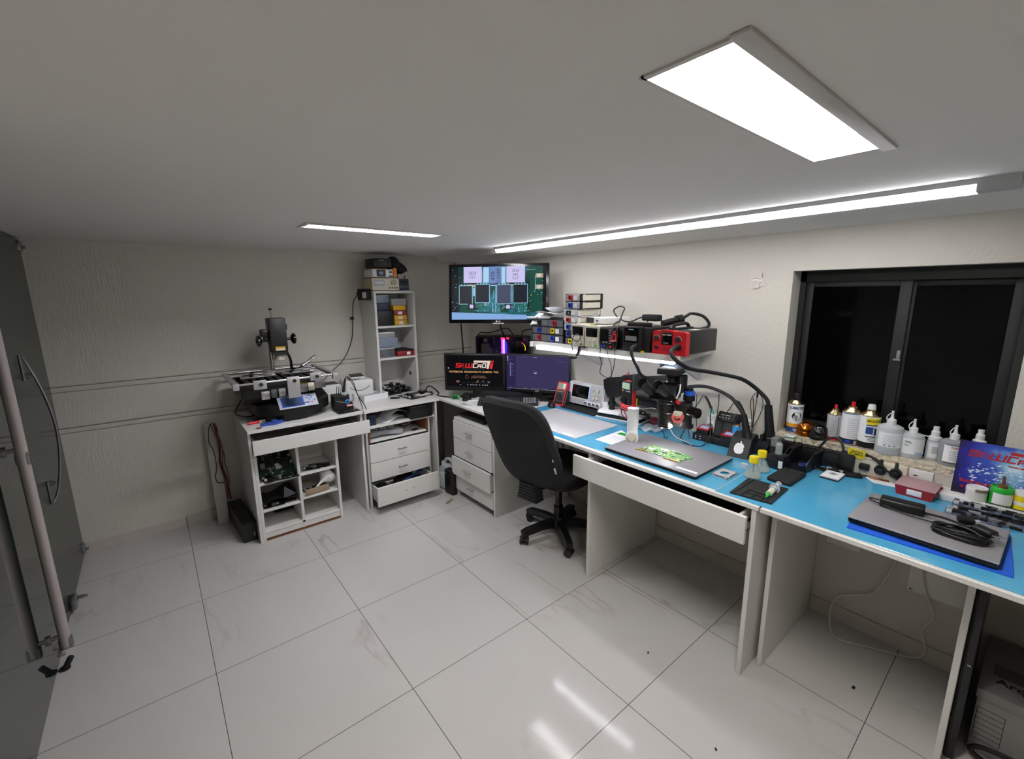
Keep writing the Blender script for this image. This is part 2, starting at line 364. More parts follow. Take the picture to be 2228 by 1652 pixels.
# window wall
WY0, WY1, WZ0, WZ1 = -2.737, -3.494, .85, 1.634
b = MB(M.wall_peel)
b.box(0, .2, 0, .2, WY0, H); b.box(0, WY1, 0, .2, -4.75, H); b.box(0, WY0, WZ1, .2, WY1, H); b.box(0, WY0, 0, .2, WY1, WZ0 - .03)
b.m(M.sill_rough); b.box(-.002, WY0, WZ0 - .03, .2, WY1, WZ0)
struct(b.build('wall_right'))
b = MB(M.plaster_patch); q = random.Random(4)
PT = [(-2.548, 1.645), (-2.565, 1.652), (-2.590, 1.650), (-2.603, 1.636), (-2.600, 1.612), (-2.612, 1.590), (-2.622, 1.574), (-2.600, 1.560), (-2.570, 1.552), (-2.545, 1.556), (-2.538, 1.578), (-2.548, 1.596), (-2.543, 1.622)]
b.prism(PT, -.0015, .002, 'x'); b.m(M.tape_label); b.prism([(-2.553, 1.603), (-2.575, 1.608), (-2.598, 1.601), (-2.575, 1.605)], -.0027, 0, 'x'); b.prism([(-2.604, 1.59), (-2.59, 1.575), (-2.594, 1.56), (-2.587, 1.576)], -.0027, 0, 'x'); b.prism([(-2.6, 1.637), (-2.604, 1.61), (-2.598, 1.611)], -.0027, 0, 'x'); b.prism([(-2.61, 1.571), (-2.58, 1.554), (-2.55, 1.557), (-2.58, 1.557)], -.0027, 0, 'x'); b.m(M.white_plastic); b.prism([(-2.545, 1.594), (-2.57, 1.603), (-2.60, 1.596), (-2.604, 1.592), (-2.57, 1.597)], -.0028, 0, 'x'); b.prism([(-2.60, 1.580), (-2.575, 1.570), (-2.573, 1.567), (-2.6, 1.576)], -.0026, 0, 'x')  # dark slivers paint the cracks and the relief's shadows into the patch
struct(b.build('trim_4'))
b = MB(M.wall_rough); b.box(-4.4, -4.75, 0, .25, -4.65, H); struct(b.build('wall_front'))
b = MB(M.wall_rough); b.box(-2.96, -4.7, 0, -2.85, -2.25, H); b.box(-4.5, -4.75, 0, -4.4, .2, H); struct(b.build('wall_left'))
# skirting
b = MB(M.skirting_tile); b.box(-.012, -4.65, 0, 0, -.03, .072); struct(b.build('baseboard_right'))
b = MB(M.skirting_tile); b.prism([(-2.34, bw(-2.34)), (-.012, bw(-.012)), (-.012, bw(-.012) - .012), (-2.34, bw(-2.34) - .012)], 0, .072); struct(b.build('baseboard_back'))
b = MB(M.plaster_patch); b.prism([(-2.85, bw(-2.85) + .002), (-2.345, bw(-2.345) + .002), (-2.345, bw(-2.345) - .004), (-2.85, bw(-2.85) - .004)], 0, .06)
struct(b.build('trim_5'))

# window: black aluminium sliding window with two leaves
w = struct(bpy.data.objects.new('window_1', None)); COL.objects.link(w); w.location = (0, 0, 0)
b = MB(M.frame_black); x0, x1 = .10, .17
b.box(x0, WY0, WZ1 - .05, x1, WY1, WZ1); b.box(x0, WY0, WZ0, x1, WY1, WZ0 + .035); b.box(x0, WY0, WZ0, x1, WY0 - .025, WZ1); b.box(x0, WY1 + .025, WZ0, x1, WY1, WZ1)
b.build('window_frame', w)
def sash(ya, yb, x):
    b = MB(M.frame_black); za, zb = WZ0 + .03, WZ1 - .045
    b.box(x, ya, za, x + .02, ya - .03, zb, .002); b.box(x, yb + .04, za, x + .02, yb, zb, .002)
    b.box(x, ya - .03, zb - .03, x + .02, yb + .04, zb, .002); b.box(x, ya - .03, za, x + .02, yb + .04, za + .035, .002)
    s = b.build('window_sash', w)
    b = MB(M.window_glass); b.box(x + .008, ya - .03, za + .03, x + .012, yb + .04, zb - .03); b.build('pane', s)
    return s
sash(WY0 - .025, -3.15, .112); sash(-3.13, WY1 + .02, .136)
b = MB(M.grey); b.box(.100, -3.133, 1.246, .113, -3.146, 1.288, .003); b.box(.094, -3.124, 1.244, .106, -3.150, 1.252, .002); b.build('latch', w)

# glass partition at the left: a leaf by the back wall with a bow handle, then a leaf with a long bar
d = struct(bpy.data.objects.new('door_1', None)); COL.objects.link(d); d.location = (-2.86, -.37, 0)
b = MB(M.door_glass); b.box(-.005, -.395, .012, .005, .395, H - .01); b.build('glass_pane', d)
def clamp(z, y):
    b = MB(M.steel); b.box(-.014, y - .03, z - .028, .016, y + .02, z + .028, .006); b.cyl((.016, y - .012, z - .008), (.03, y - .012, z - .008), .008)
    b.build('clamp', d)
clamp(1.82, .37); clamp(.055, .365)
b = MB(M.steel)
b.tube([(.012, -.19, 1.285), (.025, -.175, 1.24), (.055, -.165, 1.1), (.072, -.165, .93), (.062, -.168, .76), (.035, -.178, .61), (.012, -.19, .56)], .0055, smooth=6)
hd = b.build('bow_handle', d)
for z0, z1, zm in ((1.17, 1.29, 1.19), (.555, .67, .655)):
    b = MB(M.steel); b.box(.005, -.205, z0, .012, -.175, z1, .003); b.cyl((.005, -.178, zm), (.026, -.178, zm), .012); b.cyl((.026, -.178, zm), (.034, -.178, zm), .007); b.build('mount_plate', hd)
b = MB(M.steel); b.box(.005, -.30, .02, .03, -.22, .075, .006); b.cyl((.03, -.255, .06), (.06, -.255, .06), .009); b.cyl((.06, -.255, .06), (.07, -.255, .06), .006); b.build('floor_lock', d)
BY = .37
d = struct(bpy.data.objects.new('door_2', None)); COL.objects.link(d); d.location = (-2.86, -1.50, 0)
b = MB(M.door_glass_clear); b.box(-.005, -.75, .012, .005, .73, H - .01); b.build('glass_pane', d)
b = MB(M.bar_metal); b.cyl((.05, BY, .12), (.05, BY, 1.80), .018, n=24); bar = b.build('bar_handle', d)
for z in (.17, .98, 1.6):
    b = MB(M.steel); b.cyl((.005, BY, z), (.05, BY, z), .009); b.cyl((.005, BY, z), (.014, BY, z), .02); b.box(.03, BY - .015, z - .06, .072, BY + .015, z - .01, .006); b.build('standoff', bar)
b = MB(M.bar_metal); b.cyl((.005, .53, .035), (.012, .53, .035), .035); b.cyl((.012, .53, .035), (.03, .53, .035), .012); b.box(-.012, .50, .0, .02, .56, .02, .004); b.build('floor_pivot', d)
b = MB(M.rubber); b.cyl((0, 0, 0), (.0, 0, .006), .019); b.at(0, 0, 0, ry=.5); b.cyl((0, 0, 0), (0, 0, .052), .011)
tag(b.build('door_stop', loc=(-2.835, -1.10, 0)), 'small black door stop on the floor beside the glass door', 'door stop')

# ================================================================ LIGHT FITTINGS
def recessed(name, label, R, tube, flange_side):
    x0, x1, y0, y1 = R; cx, cy = (x0 + x1) / 2, (y0 + y1) / 2
    t = thing(name, label, 'ceiling light', (cx, cy, H)); hx, hy = (x1 - x0) / 2, (y1 - y0) / 2
    b = MB(M.lamp_inside); dz = .075
    b.box(-hx, -hy, dz - .004, hx, hy, dz); b.box(-hx, -hy, 0, -hx + .004, hy, dz); b.box(hx - .004, -hy, 0, hx, hy, dz); b.box(-hx, -hy, 0, hx, -hy + .004, dz); b.box(-hx, hy - .004, 0, hx, hy, dz)
    b.build('housing', t)
    b = MB(M.flange); b.box(-hx - .012, -hy - .02, -.006, hx + .025, -hy + .008, 0, .002); b.box(-hx - .006, hy - .004, -.004, hx + .004, hy + .004, 0); b.box(-hx - .006, -hy, -.004, -hx + .004, hy, 0); b.box(hx - .004, -hy, -.004, hx + .006, hy, 0)
    b.build('flange', t)
    for s in (-1, 1):
        for e in (-1, 1): MB(M.lamp_inside).cyl((e * (hx - .004), s * hy * .30, .036), (e * (hx - .05), s * hy * .30, .036), .017, .013).build('lamp_holder', t)
        b = MB(tube); b.cyl((-(hx - .05), s * hy * .30, .036), (hx - .05, s * hy * .30, .036), .0125, n=14); b.build('light_tube', t)
    b = MB(M.lamp_inside); b.box(hx - .06, hy - .012, .002, hx - .045, hy - .004, .06); b.build('bracket', t)
    return t
recessed('recessed_light', 'bright recessed two tube ceiling light with white edge strip, the larger one', L1, M.tube_light, 1)
recessed('recessed_light', 'dim recessed ceiling light with mottled tubes over the back corner', L2, M.tube_dim, 1)
t = thing('batten_light', 'long slim white LED batten on the ceiling along the window wall', 'ceiling light', (-.385, -2.2, H))
b = MB(M.light_grey); b.prism([(-.04, 0), (.036, 0), (.036, -.014), (-.034, -.016)], -1.235, 1.235, 'y'); b.prism([(-.036, -.012), (.036, -.012), (.028, -.037), (-.028, -.037)], -1.235, -1.145, 'y'); b.build('casing', t)
b = MB(M.led_light); b.prism([(-.033, -.0155), (.035, -.0135), (.027, -.036), (-.025, -.036)], -1.145, 1.222, 'y'); b.build('diffuser', t)
# ================================================================ LEFT DESK AND WHAT IS UNDER IT
def W(x0, y0, z0, x1, y1, z1, bev=.0015):
    return MB(M.melamine).box(x0, y0, z0, x1, y1, z1, bev, 1)
t = thing('writing_desk', 'white desk with its wide shallow drawer pulled open, under the black rework machine', 'desk', (-1.65, -.30, 0))
W(-.35, -.285, .73, .352, .295, TOP).build('desk_top', t)
W(-.348, -.255, 0, -.332, .29, .73).build('side_panel', t); W(.338, -.265, 0, .355, .28, .73).build('side_panel', t)
dr = W(-.335, -.322, .60, .383, -.305, .690).build('drawer', t)
b = MB(M.melamine); b.box(-.32, -.305, .606, -.306, .1, .668); b.box(.312, -.305, .606, .326, .1, .668); b.box(-.32, -.305, .606, .326, .1, .612); b.build('drawer_tray', dr)
b = MB(M.pcb_dark); b.box(-.14, -.105, 0, .14, .105, .012, .002); b.m(M.chip)
for i in range(6): b.cb(-.11 + .04 * i, -.05 + .03 * (i % 3), .018, .025, .025, .014)
tag(b.build('circuit_board', loc=(-1.80, -.47, .613), rz=.12), 'dark circuit board lying at the near end of the open desk drawer', 'circuit board')
b = MB(M.dark_grey); b.box(-.12, -.10, 0, .12, .10, .018, .004)
tag(b.build('hard_case', loc=(-1.53, -.46, .632), rz=-.05), 'dark flat case lying in the middle of the open desk drawer', 'case')
bb = MB(M.grey); bb.box(-.13, -.09, 0, .13, .09, .008, .003)
tag(bb.build('keyboard_cover', loc=(-1.44, -.49, .655), rz=.06), 'grey thin laptop cover lying tilted in the open desk drawer', 'laptop cover')
MB(M.grey)
b = MB(M.white_paper); b.box(-.07, -.05, 0, .07, .05, .002)
tag(b.build('paper_slip', loc=(-1.84, -.5, .632), rz=.3), 'white paper slip lying on boards in the open desk drawer', 'paper')

t = thing('cubby_shelf', 'white six compartment cubby shelf standing on the floor under the left desk', 'shelf', (-1.728, -.36, 0))
W(-.252, -.185, 0, -.234, .12, .585).build('side_panel', t); W(.234, -.185, 0, .252, .12, .585).build('side_panel', t)
W(-.012, -.18, .016, .006, .12, .585).build('divider', t)
W(-.234, -.18, .05, .234, .12, .066).build('bottom_board', t); W(-.234, -.178, .016, .234, -.166, .05).build('plinth', t)
note(MB(M.brown_board).box(-.234, -.179, 0, .234, -.166, .016).build('plinth_strip', t), 'raw brown strip along the floor')
for x0, x1, z in ((-.234, -.012, .385), (-.234, -.012, .205), (.006, .234, .388), (.006, .234, .222)): W(x0, -.178, z - .014, x1, .12, z).build('shelf_board', t)
W(-.234, .11, .016, .234, .118, .585).build('back_board', t)
def pcb(name, label, w, d, loc, rz, m, seed, n=22, h=.016, rot=None, group=None, edge=None, big=0):
    q = random.Random(seed); root = thing(name, label, 'circuit board', loc, rz, group, rot)
    b = MB(m); pts = [(-w / 2, -d / 2), (w * .1, -d / 2), (w * .14, -d * .38), (w / 2, -d * .38), (w / 2, d * .42), (w * .2, d * .42), (w * .16, d / 2), (-w / 2, d / 2)]
    b.prism(pts, 0, .0022); b.build('board', root)
    b = MB(M.chip); mm = [M.chip, M.chip, M.dark_grey, M.solder, M.grey, M.black]
    for i in range(n):
        b.m(mm[q.randrange(6)]); sx, sy = q.uniform(.06, .16) * w, q.uniform(.07, .18) * d
        b.cb(q.uniform(-.4, .4) * w, q.uniform(-.33, .33) * d, .0022 + h * .3, sx, sy, h * q.uniform(.25, .7))
    if big:
        b.m(M.black_gloss); b.cyl((w * .22, 0, .002), (w * .22, 0, h), d * .2, n=20); b.m(M.solder); b.cb(w * .22, 0, h, d * .1, d * .1, .002)
    b.build('circuitry', root)
    b = MB(M.solder)
    for i in range(3): b.cb(-w * .48 + .006, d * (-.28 + .22 * i), .009, .014, .02, .012, .001)
    b.build('port_row', root)
    return root
pcb('circuit_board', 'large dark green motherboard leaning up in the top left cubby', .215, .26, (-1.849, -.395, .47), 0, M.pcb_green, 3, 26, .02, rot=(-.55, 0, PI))
pcb('circuit_board', 'dark motherboard with white bracket sticking out of the top left cubby', .20, .20, (-1.845, -.455, .392), .15, M.pcb_dark, 4, 26, .02)
pcb('circuit_board', 'green edged board hanging out below the other boards in the left cubby', .12, .10, (-1.785, -.515, .388), -.3, M.pcb_green, 5, 12)
b = MB(M.black); f = lambda u, v: (-.1 + .2 * u, -.13 + .26 * v, .045 + .02 * math.sin(5 * u + 3 * v) + .03 * u * (1 - v))
b.grid(f, 8, 8); b.m(M.smoke); b.prism([(.02, .05), (.10, .06), (.03, .13)], -.10, -.098, 'y')
tag(b.build('plastic_bag', loc=(-1.85, -.40, .19)), 'dark antistatic plastic bag lying in the middle left cubby', 'bag')
pcb('circuit_board', 'dark board with white printed edge lying in the middle left cubby', .2, .2, (-1.85, -.42, .207), 0, M.pcb_dark, 6, 16)
b = MB(M.black); b.box(-.06, -.03, 0, .06, .03, .085, .004)
tag(b.build('black_case', loc=(-1.80, -.28, .067)), 'black box at the back of the bottom left cubby', 'box')
pcb('circuit_board', 'small dark laptop board lying in the top right cubby', .17, .11, (-1.60, -.46, .389), -.25, M.pcb_dark, 8, 20, .012)
pcb('graphics_card', 'brown graphics card with round fan lying in the middle right cubby', .16, .11, (-1.61, -.45, .224), .1, M.pcb_dark, 9, 14, .03, big=1)
b = MB(M.tape_label); b.box(-.08, -.004, 0, .08, .004, .045, .002)
tag(b.build('bracket_plate', loc=(-1.625, -.525, .223), rz=.12), 'brownish metal plate standing at the edge of middle right cubby', 'plate')
t = thing('funnel', 'white plastic funnel lying in the middle right cubby', 'funnel', (-1.555, -.475, .298))
t.rotation_euler = Vector((.80, .42, .42)).to_track_quat('Z', 'Y').to_euler()
MB(M.white_plastic).lathe([(.006, -.10), (.007, -.06), (.014, -.035), (.05, .0), (.056, .03), (.06, .03), (.058, .036), (.054, .034), (.046, .002), (.012, -.033), (.004, -.06), (.004, -.1)]).build('cone', t)
MB(M.white_plastic).box(.055, -.012, .026, .078, .012, .031, .004).build('tab', t)

b = MB(M.wood_plank); b.box(-.033, -.009, 0, .033, .009, .705, .001)
o = tag(b.build('plank', loc=(-2.142, -.085, 0)), 'narrow white board standing upright against the back wall left of the desk', 'plank'); o.rotation_euler = (-.11, 0, 0)
for i, (nm, m, lb, pts) in enumerate([
    ('wire_bundle', M.wire_red, 'dark red wires hanging over the narrow white board', [(.02, 0, .70), (.025, -.03, .66), (.035, -.03, .5), (.03, -.03, .42), (.055, -.03, .3), (.06, -.03, .15)]),
    ('black_cable', M.black, 'thin black cable looped in front of the narrow white board', [(.012, 0, .705), (-.01, -.03, .67), (-.018, -.035, .58), (.0, -.035, .52), (.005, -.035, .40), (-.01, -.035, .34), (.0, -.035, .29), (.04, -.035, .285)])]):
    b = MB(m)
    for k in range(5 if i == 0 else 1):
        b.tube([(x + .006 * k * math.sin(9 * z + k), y - .004 * (k % 3), z) for x, y, z in pts], .0026, 6)
    tag(b.build(nm, loc=(-2.142, -.03, 0)), lb, 'cable')
t = thing('power_supply', 'black box shaped power supply on the floor between white plank and desk', 'power supply', (-2.05, -.25, 0), .06)
MB(M.black).box(-.042, -.23, 0, .042, .22, .125, .004).build('casing', t)
b = MB(M.light_grey); b.box(.018, -.2315, .03, .022, -.2305, .06); b.build('label', t)
MB(M.dark_grey).box(-.03, -.12, .1255, .03, .05, .127).build('vent', t)

# ---------------------------------------------------------------- drawer cabinet
t = thing('drawer_cabinet', 'white cabinet with open shelf and three drawers, lowest pulled out, right of desk', 'cabinet', (-1.0, -.30, 0))
W(-.29, -.292, .73, .306, .295, TOP).build('counter_top', t)
W(-.28, -.26, 0, -.264, .28, .73).build('side_panel', t); W(.215, -.255, .02, .230, .28, .61).build('side_panel', t); W(.268, -.285, 0, .284, .28, .73).build('side_panel', t)
W(-.264, -.265, .605, .268, .28, .622).build('shelf_board', t); W(-.264, .262, .02, .268, .278, .73).build('back_board', t)
W(-.264, -.255, .498, .215, .26, .510).build('slot_floor', t)
b = MB(M.brown_board); b.box(-.262, -.262, .50, -.25, .2, .60); b.box(.2, -.262, .50, .213, .2, .60); b.box(-.25, .19, .51, .2, .2, .59)
note(b.build('drawer_runner', t), 'raw brown drawer sides without a front')
MB(M.black_matte).box(-.262, -.25, .492, .213, .2, .498).build('gap_shade', t)  # black slab between slot floor and drawer, painted in for the shade there
def bar_handle(parent, x, y, z, L=.07, m=None):
    b = MB(m or M.steel); b.cyl((x - L / 2, y - .022, z), (x + L / 2, y - .022, z), .0035, n=10)
    for s in (-.36, .36): b.cyl((x + s * L, y, z), (x + s * L, y - .022, z), .003, n=8)
    b.build('handle', parent)
d = W(-.268, -.288, .357, .205, -.27, .492).build('drawer', t); bar_handle(d, -.03, -.288, .425)
d = W(-.268, -.286, .216, .205, -.27, .353).build('drawer', t); bar_handle(d, -.03, -.286, .285)
d = W(-.277, -.398, .064, .207, -.382, .206).build('drawer', t)
b = MB(M.melamine); b.box(-.258, -.382, .07, -.246, .05, .18); b.box(.178, -.382, .07, .19, .05, .18); b.box(-.258, -.382, .07, .19, .05, .076); b.build('drawer_tray', d)
b = MB(M.steel); b.cyl((-.06, -.398, .135), (-.06, -.405, .135), .003); b.build('screw', d); b = MB(M.steel); b.cyl((0, -.398, .139), (0, -.405, .139), .003); b.build('screw', d)
MB(M.light_grey).box(-.262, -.378, .10, -.259, -.05, .112).build('runner', d)
b = MB(M.black_matte); q = random.Random(5)
for i in range(9): b.cb(q.uniform(-.17, .17), q.uniform(-.11, .11), .03 + .012 * (i % 4), .1, .05, .03, .006)
tag(b.build('cable_heap', loc=(-1.03, -.52, .077)), 'dark heap of cables lying in the pulled out bottom drawer', 'cables')['kind'] = 'stuff'
b = MB(M.label_navy); b.tube([(-.09, -.02, .0), (-.02, .01, .01), (.05, .02, .02), (.08, .05, .035), (.1, .04, .02)], .01)
tag(b.build('blue_cable', loc=(-.93, -.56, .152)), 'blue cable lying on top of the bottom drawer contents', 'cable')
# things in the cabinet
b = MB(M.navy); b.box(-.035, -.03, 0, .035, .05, .075, .004)
tag(b.build('blue_box', loc=(-1.225, -.515, .622)), 'small dark blue box at the left of the open shelf in the cabinet', 'box')
for k, (x, y, rz, lb) in enumerate([(-1.06, -.46, .5, 'crumpled white papers lying on the open cabinet shelf'), (-1.0, -.45, .1, 'curled printed paper leaning up on the open cabinet shelf')]):
    b = MB(M.white_paper); b.grid(lambda u, v: (-.1 + .2 * u, -.07 + .14 * v, .004 + .012 * math.sin(3 * u + k) ** 2 + (.055 * math.sin(PI * u) if k else .008 * u)), 10, 4, .0015)
    tag(b.build('paper_sheet', loc=(x, y, .6225 + .008 * k), rz=rz), lb, 'paper')
t = thing('black_tray_box', 'black box sticking out at the right of the open cabinet shelf', 'box', (-.85, -.46, .623))
MB(M.black).box(-.09, -.13, 0, .09, .1, .085, .004).build('body', t); MB(M.black).box(-.10, -.145, .086, .10, .1, .096, .003).build('lid', t)
b = MB(M.bag_grey); b.grid(lambda u, v: (-.13 + .26 * u, -.09 + .18 * v, .05 + .012 * math.sin(9 * u) * math.sin(8 * v) - .03 * abs(u - .5)), 16, 12, .03)
b.m(M.clear)
for i in range(3):
    for j in range(2): b.cb(-.07 + .06 * i, -.04 + .07 * j, .062, .045, .05, .016, .003)
tag(b.build('plastic_bag', loc=(-1.10, -.43, .511), rz=-.2), 'clear plastic bag of small grey boxes lying in the frontless drawer', 'bag')
b = MB(M.wire_white); b.tube([(0, 0, .008), (.04, .02, .012), (.03, .05, .02), (-.02, .04, .02), (-.01, 0, .03), (.05, .03, .03)], .004); b.m(M.red); b.cb(.02, .02, .03, .02, .014, .012, .003)
tag(b.build('wire_coil', loc=(-.90, -.42, .512)), 'small pale wire coil lying at the right of the frontless drawer', 'cable')
b = MB(M.chip); b.cb(0, 0, .003, .05, .04, .004)
tag(b.build('chip_square', loc=(-.87, -.5, .511), rz=.3), 'small dark square chip lying in the frontless drawer', 'chip')

# ---------------------------------------------------------------- rework machine on the left desk
t = thing('rework_machine', 'black board rework machine with tall heater head and silver clamp rails on left desk', 'rework machine', (-1.735, -.30, TOP))
b = MB(M.black)
b.prism([(-.165, .2), (-.165, -.03), (-.12, -.14), (-.04, -.205), (.09, -.205), (.21, -.12), (.25, -.03), (.25, .2)], .012, .05)
ARC = [(.0425 + .2375 * math.copysign(abs(math.cos(a)) ** .8, math.cos(a)), -.03 - .195 * abs(math.sin(a)) ** .9) for a in [PI + i * PI / 18 for i in range(19)]]
b.prism([(-.195, .2)] + ARC + [(.28, .2)], .05, .115)
b.prism([(-.195, .115), (.28, .115), (.25, .16), (-.18, .16)], -.04, .2, 'y'); b.prism([(-.13, -.04), (.23, -.04), (.19, -.16), (.165, -.198), (-.065, -.198), (-.10, -.16)], .113, .12); b.prism([(-.20, .115), (-.04, .115), (-.04, .165), (-.13, .165)], -.065, .165, 'x')
b.build('base', t)
for x, y in ((-.13, -.02), (-.02, -.17), (.18, -.1), (.2, .16), (-.14, .16)):
    b = MB(M.rubber); b.cyl((x, y, 0), (x, y, .014), .014); b.build('foot', t)
b = MB(M.black); b.box(-.25, -.13, .16, .215, .17, .262, .006); b.box(-.26, -.15, .235, .225, .2, .262, .004); b.build('heater_bed', t)
b = MB(M.black_matte)
for i in range(9): b.box(-.22 + .047 * i, -.12, .262, -.19 + .047 * i, .14, .267)
b.build('bed_grille', t)
# slanted control panel
cpn = MB(M.panel_silver); cpn.at(.05, -.205, .122, rx=-.72, rz=.02); cpn.box(-.118, -.006, -.045, .118, 0, .045, .003)
cpn.m(M.folder_blue); cpn.box(-.10, -.0075, -.036, .035, -.006, .038); cpn.m(M.lcd_blue); cpn.box(-.093, -.009, -.031, .028, -.0075, .033)
cp_ = cpn.build('control_panel', t)
for k, (x, z, m) in enumerate([(.07, .028, 0), (.055, .015, 0), (.085, .015, 0), (.07, .002, 0), (.06, -.02, 0), (.082, -.02, 1), (.1, -.006, 0)]):
    b = MB(M.red_bright if m else M.folder_blue); b.at(.05, -.205, .122, rx=-.72, rz=.02); b.box(x - .006, -.0085, z - .003, x + .006, -.006, z + .003, .001); b.build('button', cp_)
# rails
for y in (-.265, .235):
    b = MB(M.chrome); b.cyl((-.29, y, .283), (.277, y, .283), .007, n=14); b.build('rail', t)
for x in (-.29, .277):
    b = MB(M.aluminium); b.box(x - .014, -.28, .272, x + .014, .25, .292, .002); b.box(x - .016, -.283, .255, x + .016, -.25, .295, .002); b.build('end_bracket', t)
for x, w, h0, h1 in ((-.165, .036, .245, .30), (.02, .036, .165, .30), (.155, .034, .258, .31)):
    b = MB(M.aluminium); b.box(x - w, -.279, h0, x + w, -.268, h1, .002); b.build('clamp_plate', t)
    b = MB(M.rubber); b.cyl((x + .005, -.279, h1 - .025), (x + .005, -.294, h1 - .025), .010, n=14); b.build('thumb_knob', t)
for x0, y in ((-.235, -.07), (-.23, -.02), (-.21, .06), (.0, -.06), (.02, -.01), (.05, .07)):
    b = MB(M.chrome); b.box(x0, y - .005, .283, x0 + .2, y + .005, .294, .002); b.m(M.black); b.cyl((x0 + .06, y, .294), (x0 + .06, y, .306), .011, n=12); b.m(M.steel); b.cb(x0 + .15, y, .298, .05, .012, .012, .002)
    b.build('clamp_finger', t)
for x, w, z, m in ((-.125, .024, .185, M.aluminium), (-.075, .017, .19, M.smoke), (-.03, .02, .19, M.aluminium), (.10, .024, .20, M.steel), (.148, .020, .205, M.cream), (.205, .035, .215, M.steel)):
    b = MB(m); b.box(x - w, -.178, z - .028, x + w, -.150, z + .024, .003); b.build('nozzle_box', t)
b = MB(M.mustard); b.box(.075, -.1335, .205, .135, -.131, .245); b.m(M.white_paper); b.box(.08, -.135, .208, .13, -.1335, .222); b.build('warning_label', t)
# column and head
b = MB(M.chrome); b.cyl((-.02, .09, .25), (-.02, .09, .48), .013); b.build('column', t)
b = MB(M.black); b.box(-.03, .005, .428, .073, .115, .653, .008)
b.prism([(-.025, .428), (.068, .428), (.06, .405), (-.012, .405)], .012, .11, 'y'); hd = b.build('heater_head', t)
b = MB(M.cream); b.cyl((.025, .06, .405), (.025, .06, .372), .032, n=24); b.build('air_nozzle', hd)
b = MB(M.mustard); b.box(-.005, .003, .437, .055, .006, .465); b.m(M.white_paper); b.box(-.002, .0018, .44, .052, .003, .452); b.build('warning_label', hd)
b = MB(M.black); b.box(.073, .03, .57, .085, .08, .61, .003); b.build('side_switch', hd)
b = MB(M.steel); b.cyl((0, .06, .65), (-.002, .06, .705), .0032, n=8); b.m(M.black); b.lathe([(.002, .703), (.011, .706), (.013, .712), (.006, .717)], 16, -.002, .06); b.build('pull_pin', hd)
b = MB(M.black); b.box(-.075, .03, .53, -.03, .10, .58, .008); b.box(-.06, .04, .505, -.03, .09, .54, .004); b.build('slide_carriage', hd)
for s, x in ((-1, -.085), (1, .118)):
    b = MB(M.black_gloss); zc = .505 if s < 0 else .508
    b.cyl((x - s * .05, .06, zc), (x, .06, zc), .009, n=14); b.cyl((x, .06, zc), (x + s * .012, .06, zc), .037, .037, n=26); b.cyl((x + s * .012, .06, zc), (x + s * .018, .06, zc), .037, .028, n=26); b.cyl((x - s * .012, .06, zc), (x, .06, zc), .02, .037, n=26); b.cyl((x + s * .012, .06, zc), (x + s * .022, .06, zc), .014, .012, n=16); b.build('hand_wheel', hd)
b = MB(M.black); b.tube([(.06, .09, .45), (.085, .09, .40), (.10, .10, .35), (.105, .12, .29)], .009); b.build('air_hose', t)
b = MB(M.steel); b.tube([(.15, .17, .28), (.18, .15, .30), (.235, .14, .345), (.275, .14, .37), (.262, .14, .352), (.235, .13, .335)], .0045, smooth=6); b.m(M.chrome); b.cyl((.235, .13, .337), (.175, .12, .305), .009, .016, n=16); b.build('gooseneck_lamp', t)
b = MB(M.black); b.tube([(-.19, .1, .16), (-.25, .08, .09), (-.27, .06, .04), (-.2, .06, .01), (-.14, .09, .02)], .004); b.build('power_cord', t)

# ---------------------------------------------------------------- small things on the left desk
def pen(name, label, m1, m2, loc, rz):
    t = thing(name, label, 'marker', loc, rz)
    b = MB(m1); b.cyl((-.045, 0, .009), (.02, 0, .009), .009, n=14); b.build('barrel', t); b = MB(m2); b.cyl((.02, 0, .009), (.055, 0, .009), .0098, n=14); b.build('cap', t); return t
pen('marker_pen', 'red marker pen lying at the front left of the left desk', M.red_bright, M.white_paper, (-1.925, -.42, TOP), .15)
pen('marker_pen', 'dark marker with orange end lying behind the red marker', M.navy, M.black, (-1.915, -.36, TOP), .1)
b = MB(M.tool_blue); b.prism([(-.085, -.012), (-.05, -.02), (.0, -.028), (.03, -.015), (.10, .03), (.105, .045), (.05, .03), (.02, .035), (-.02, .02), (-.05, .0), (-.085, .003)], 0, .018); b.box(-.02, -.015, .018, .015, .02, .026, .003)
tag(b.build('cable_tester', loc=(-1.83, -.50, TOP), rz=.1), 'blue plastic hand tool lying at the front edge of the left desk', 'tool')
b = MB(M.brown_board); b.cb(0, 0, .001, .03, .03, .002)
tag(b.build('chip_square', loc=(-1.93, -.545, TOP), rz=.75), 'small dark brown square lying on the front edge of the left desk', 'chip')
t = thing('soldering_station', 'small black soldering station with blue ringed dial on the left desk', 'soldering station', (-1.385, -.42, TOP), -.12)
b = MB(M.black); b.box(-.06, -.05, .004, .055, .07, .055, .004); b.prism([(-.055, .004), (.07, .004), (.065, .055), (-.055, .10)], -.06, -.02, 'y'); b.box(-.058, -.02, .05, .055, .07, .105, .006); b.build('body', t)
b = MB(M.blue_ring); b.lathe([(.010, 0), (.016, 0), (.016, .004), (.010, .004)], 24); o = b.build('dial_ring', t); o.location = (.03, -.061, .065); o.rotation_euler = (PI / 2, 0, 0)
b = MB(M.dark_grey); b.cyl((.03, -.062, .065), (.03, -.07, .065), .009); b.build('dial', t)
b = MB(M.white_paper)
for i in range(5): b.box(-.04 + .011 * i, -.0615, .072 - .003 * i, -.035 + .011 * i, -.06, .076 - .003 * i)
b.build('marking', t)
b = MB(M.red); b.box(.02, -.064, .03, .065, -.06, .045); b.m(M.white_paper); b.box(.025, -.065, .033, .06, -.064, .042); b.build('label', t)
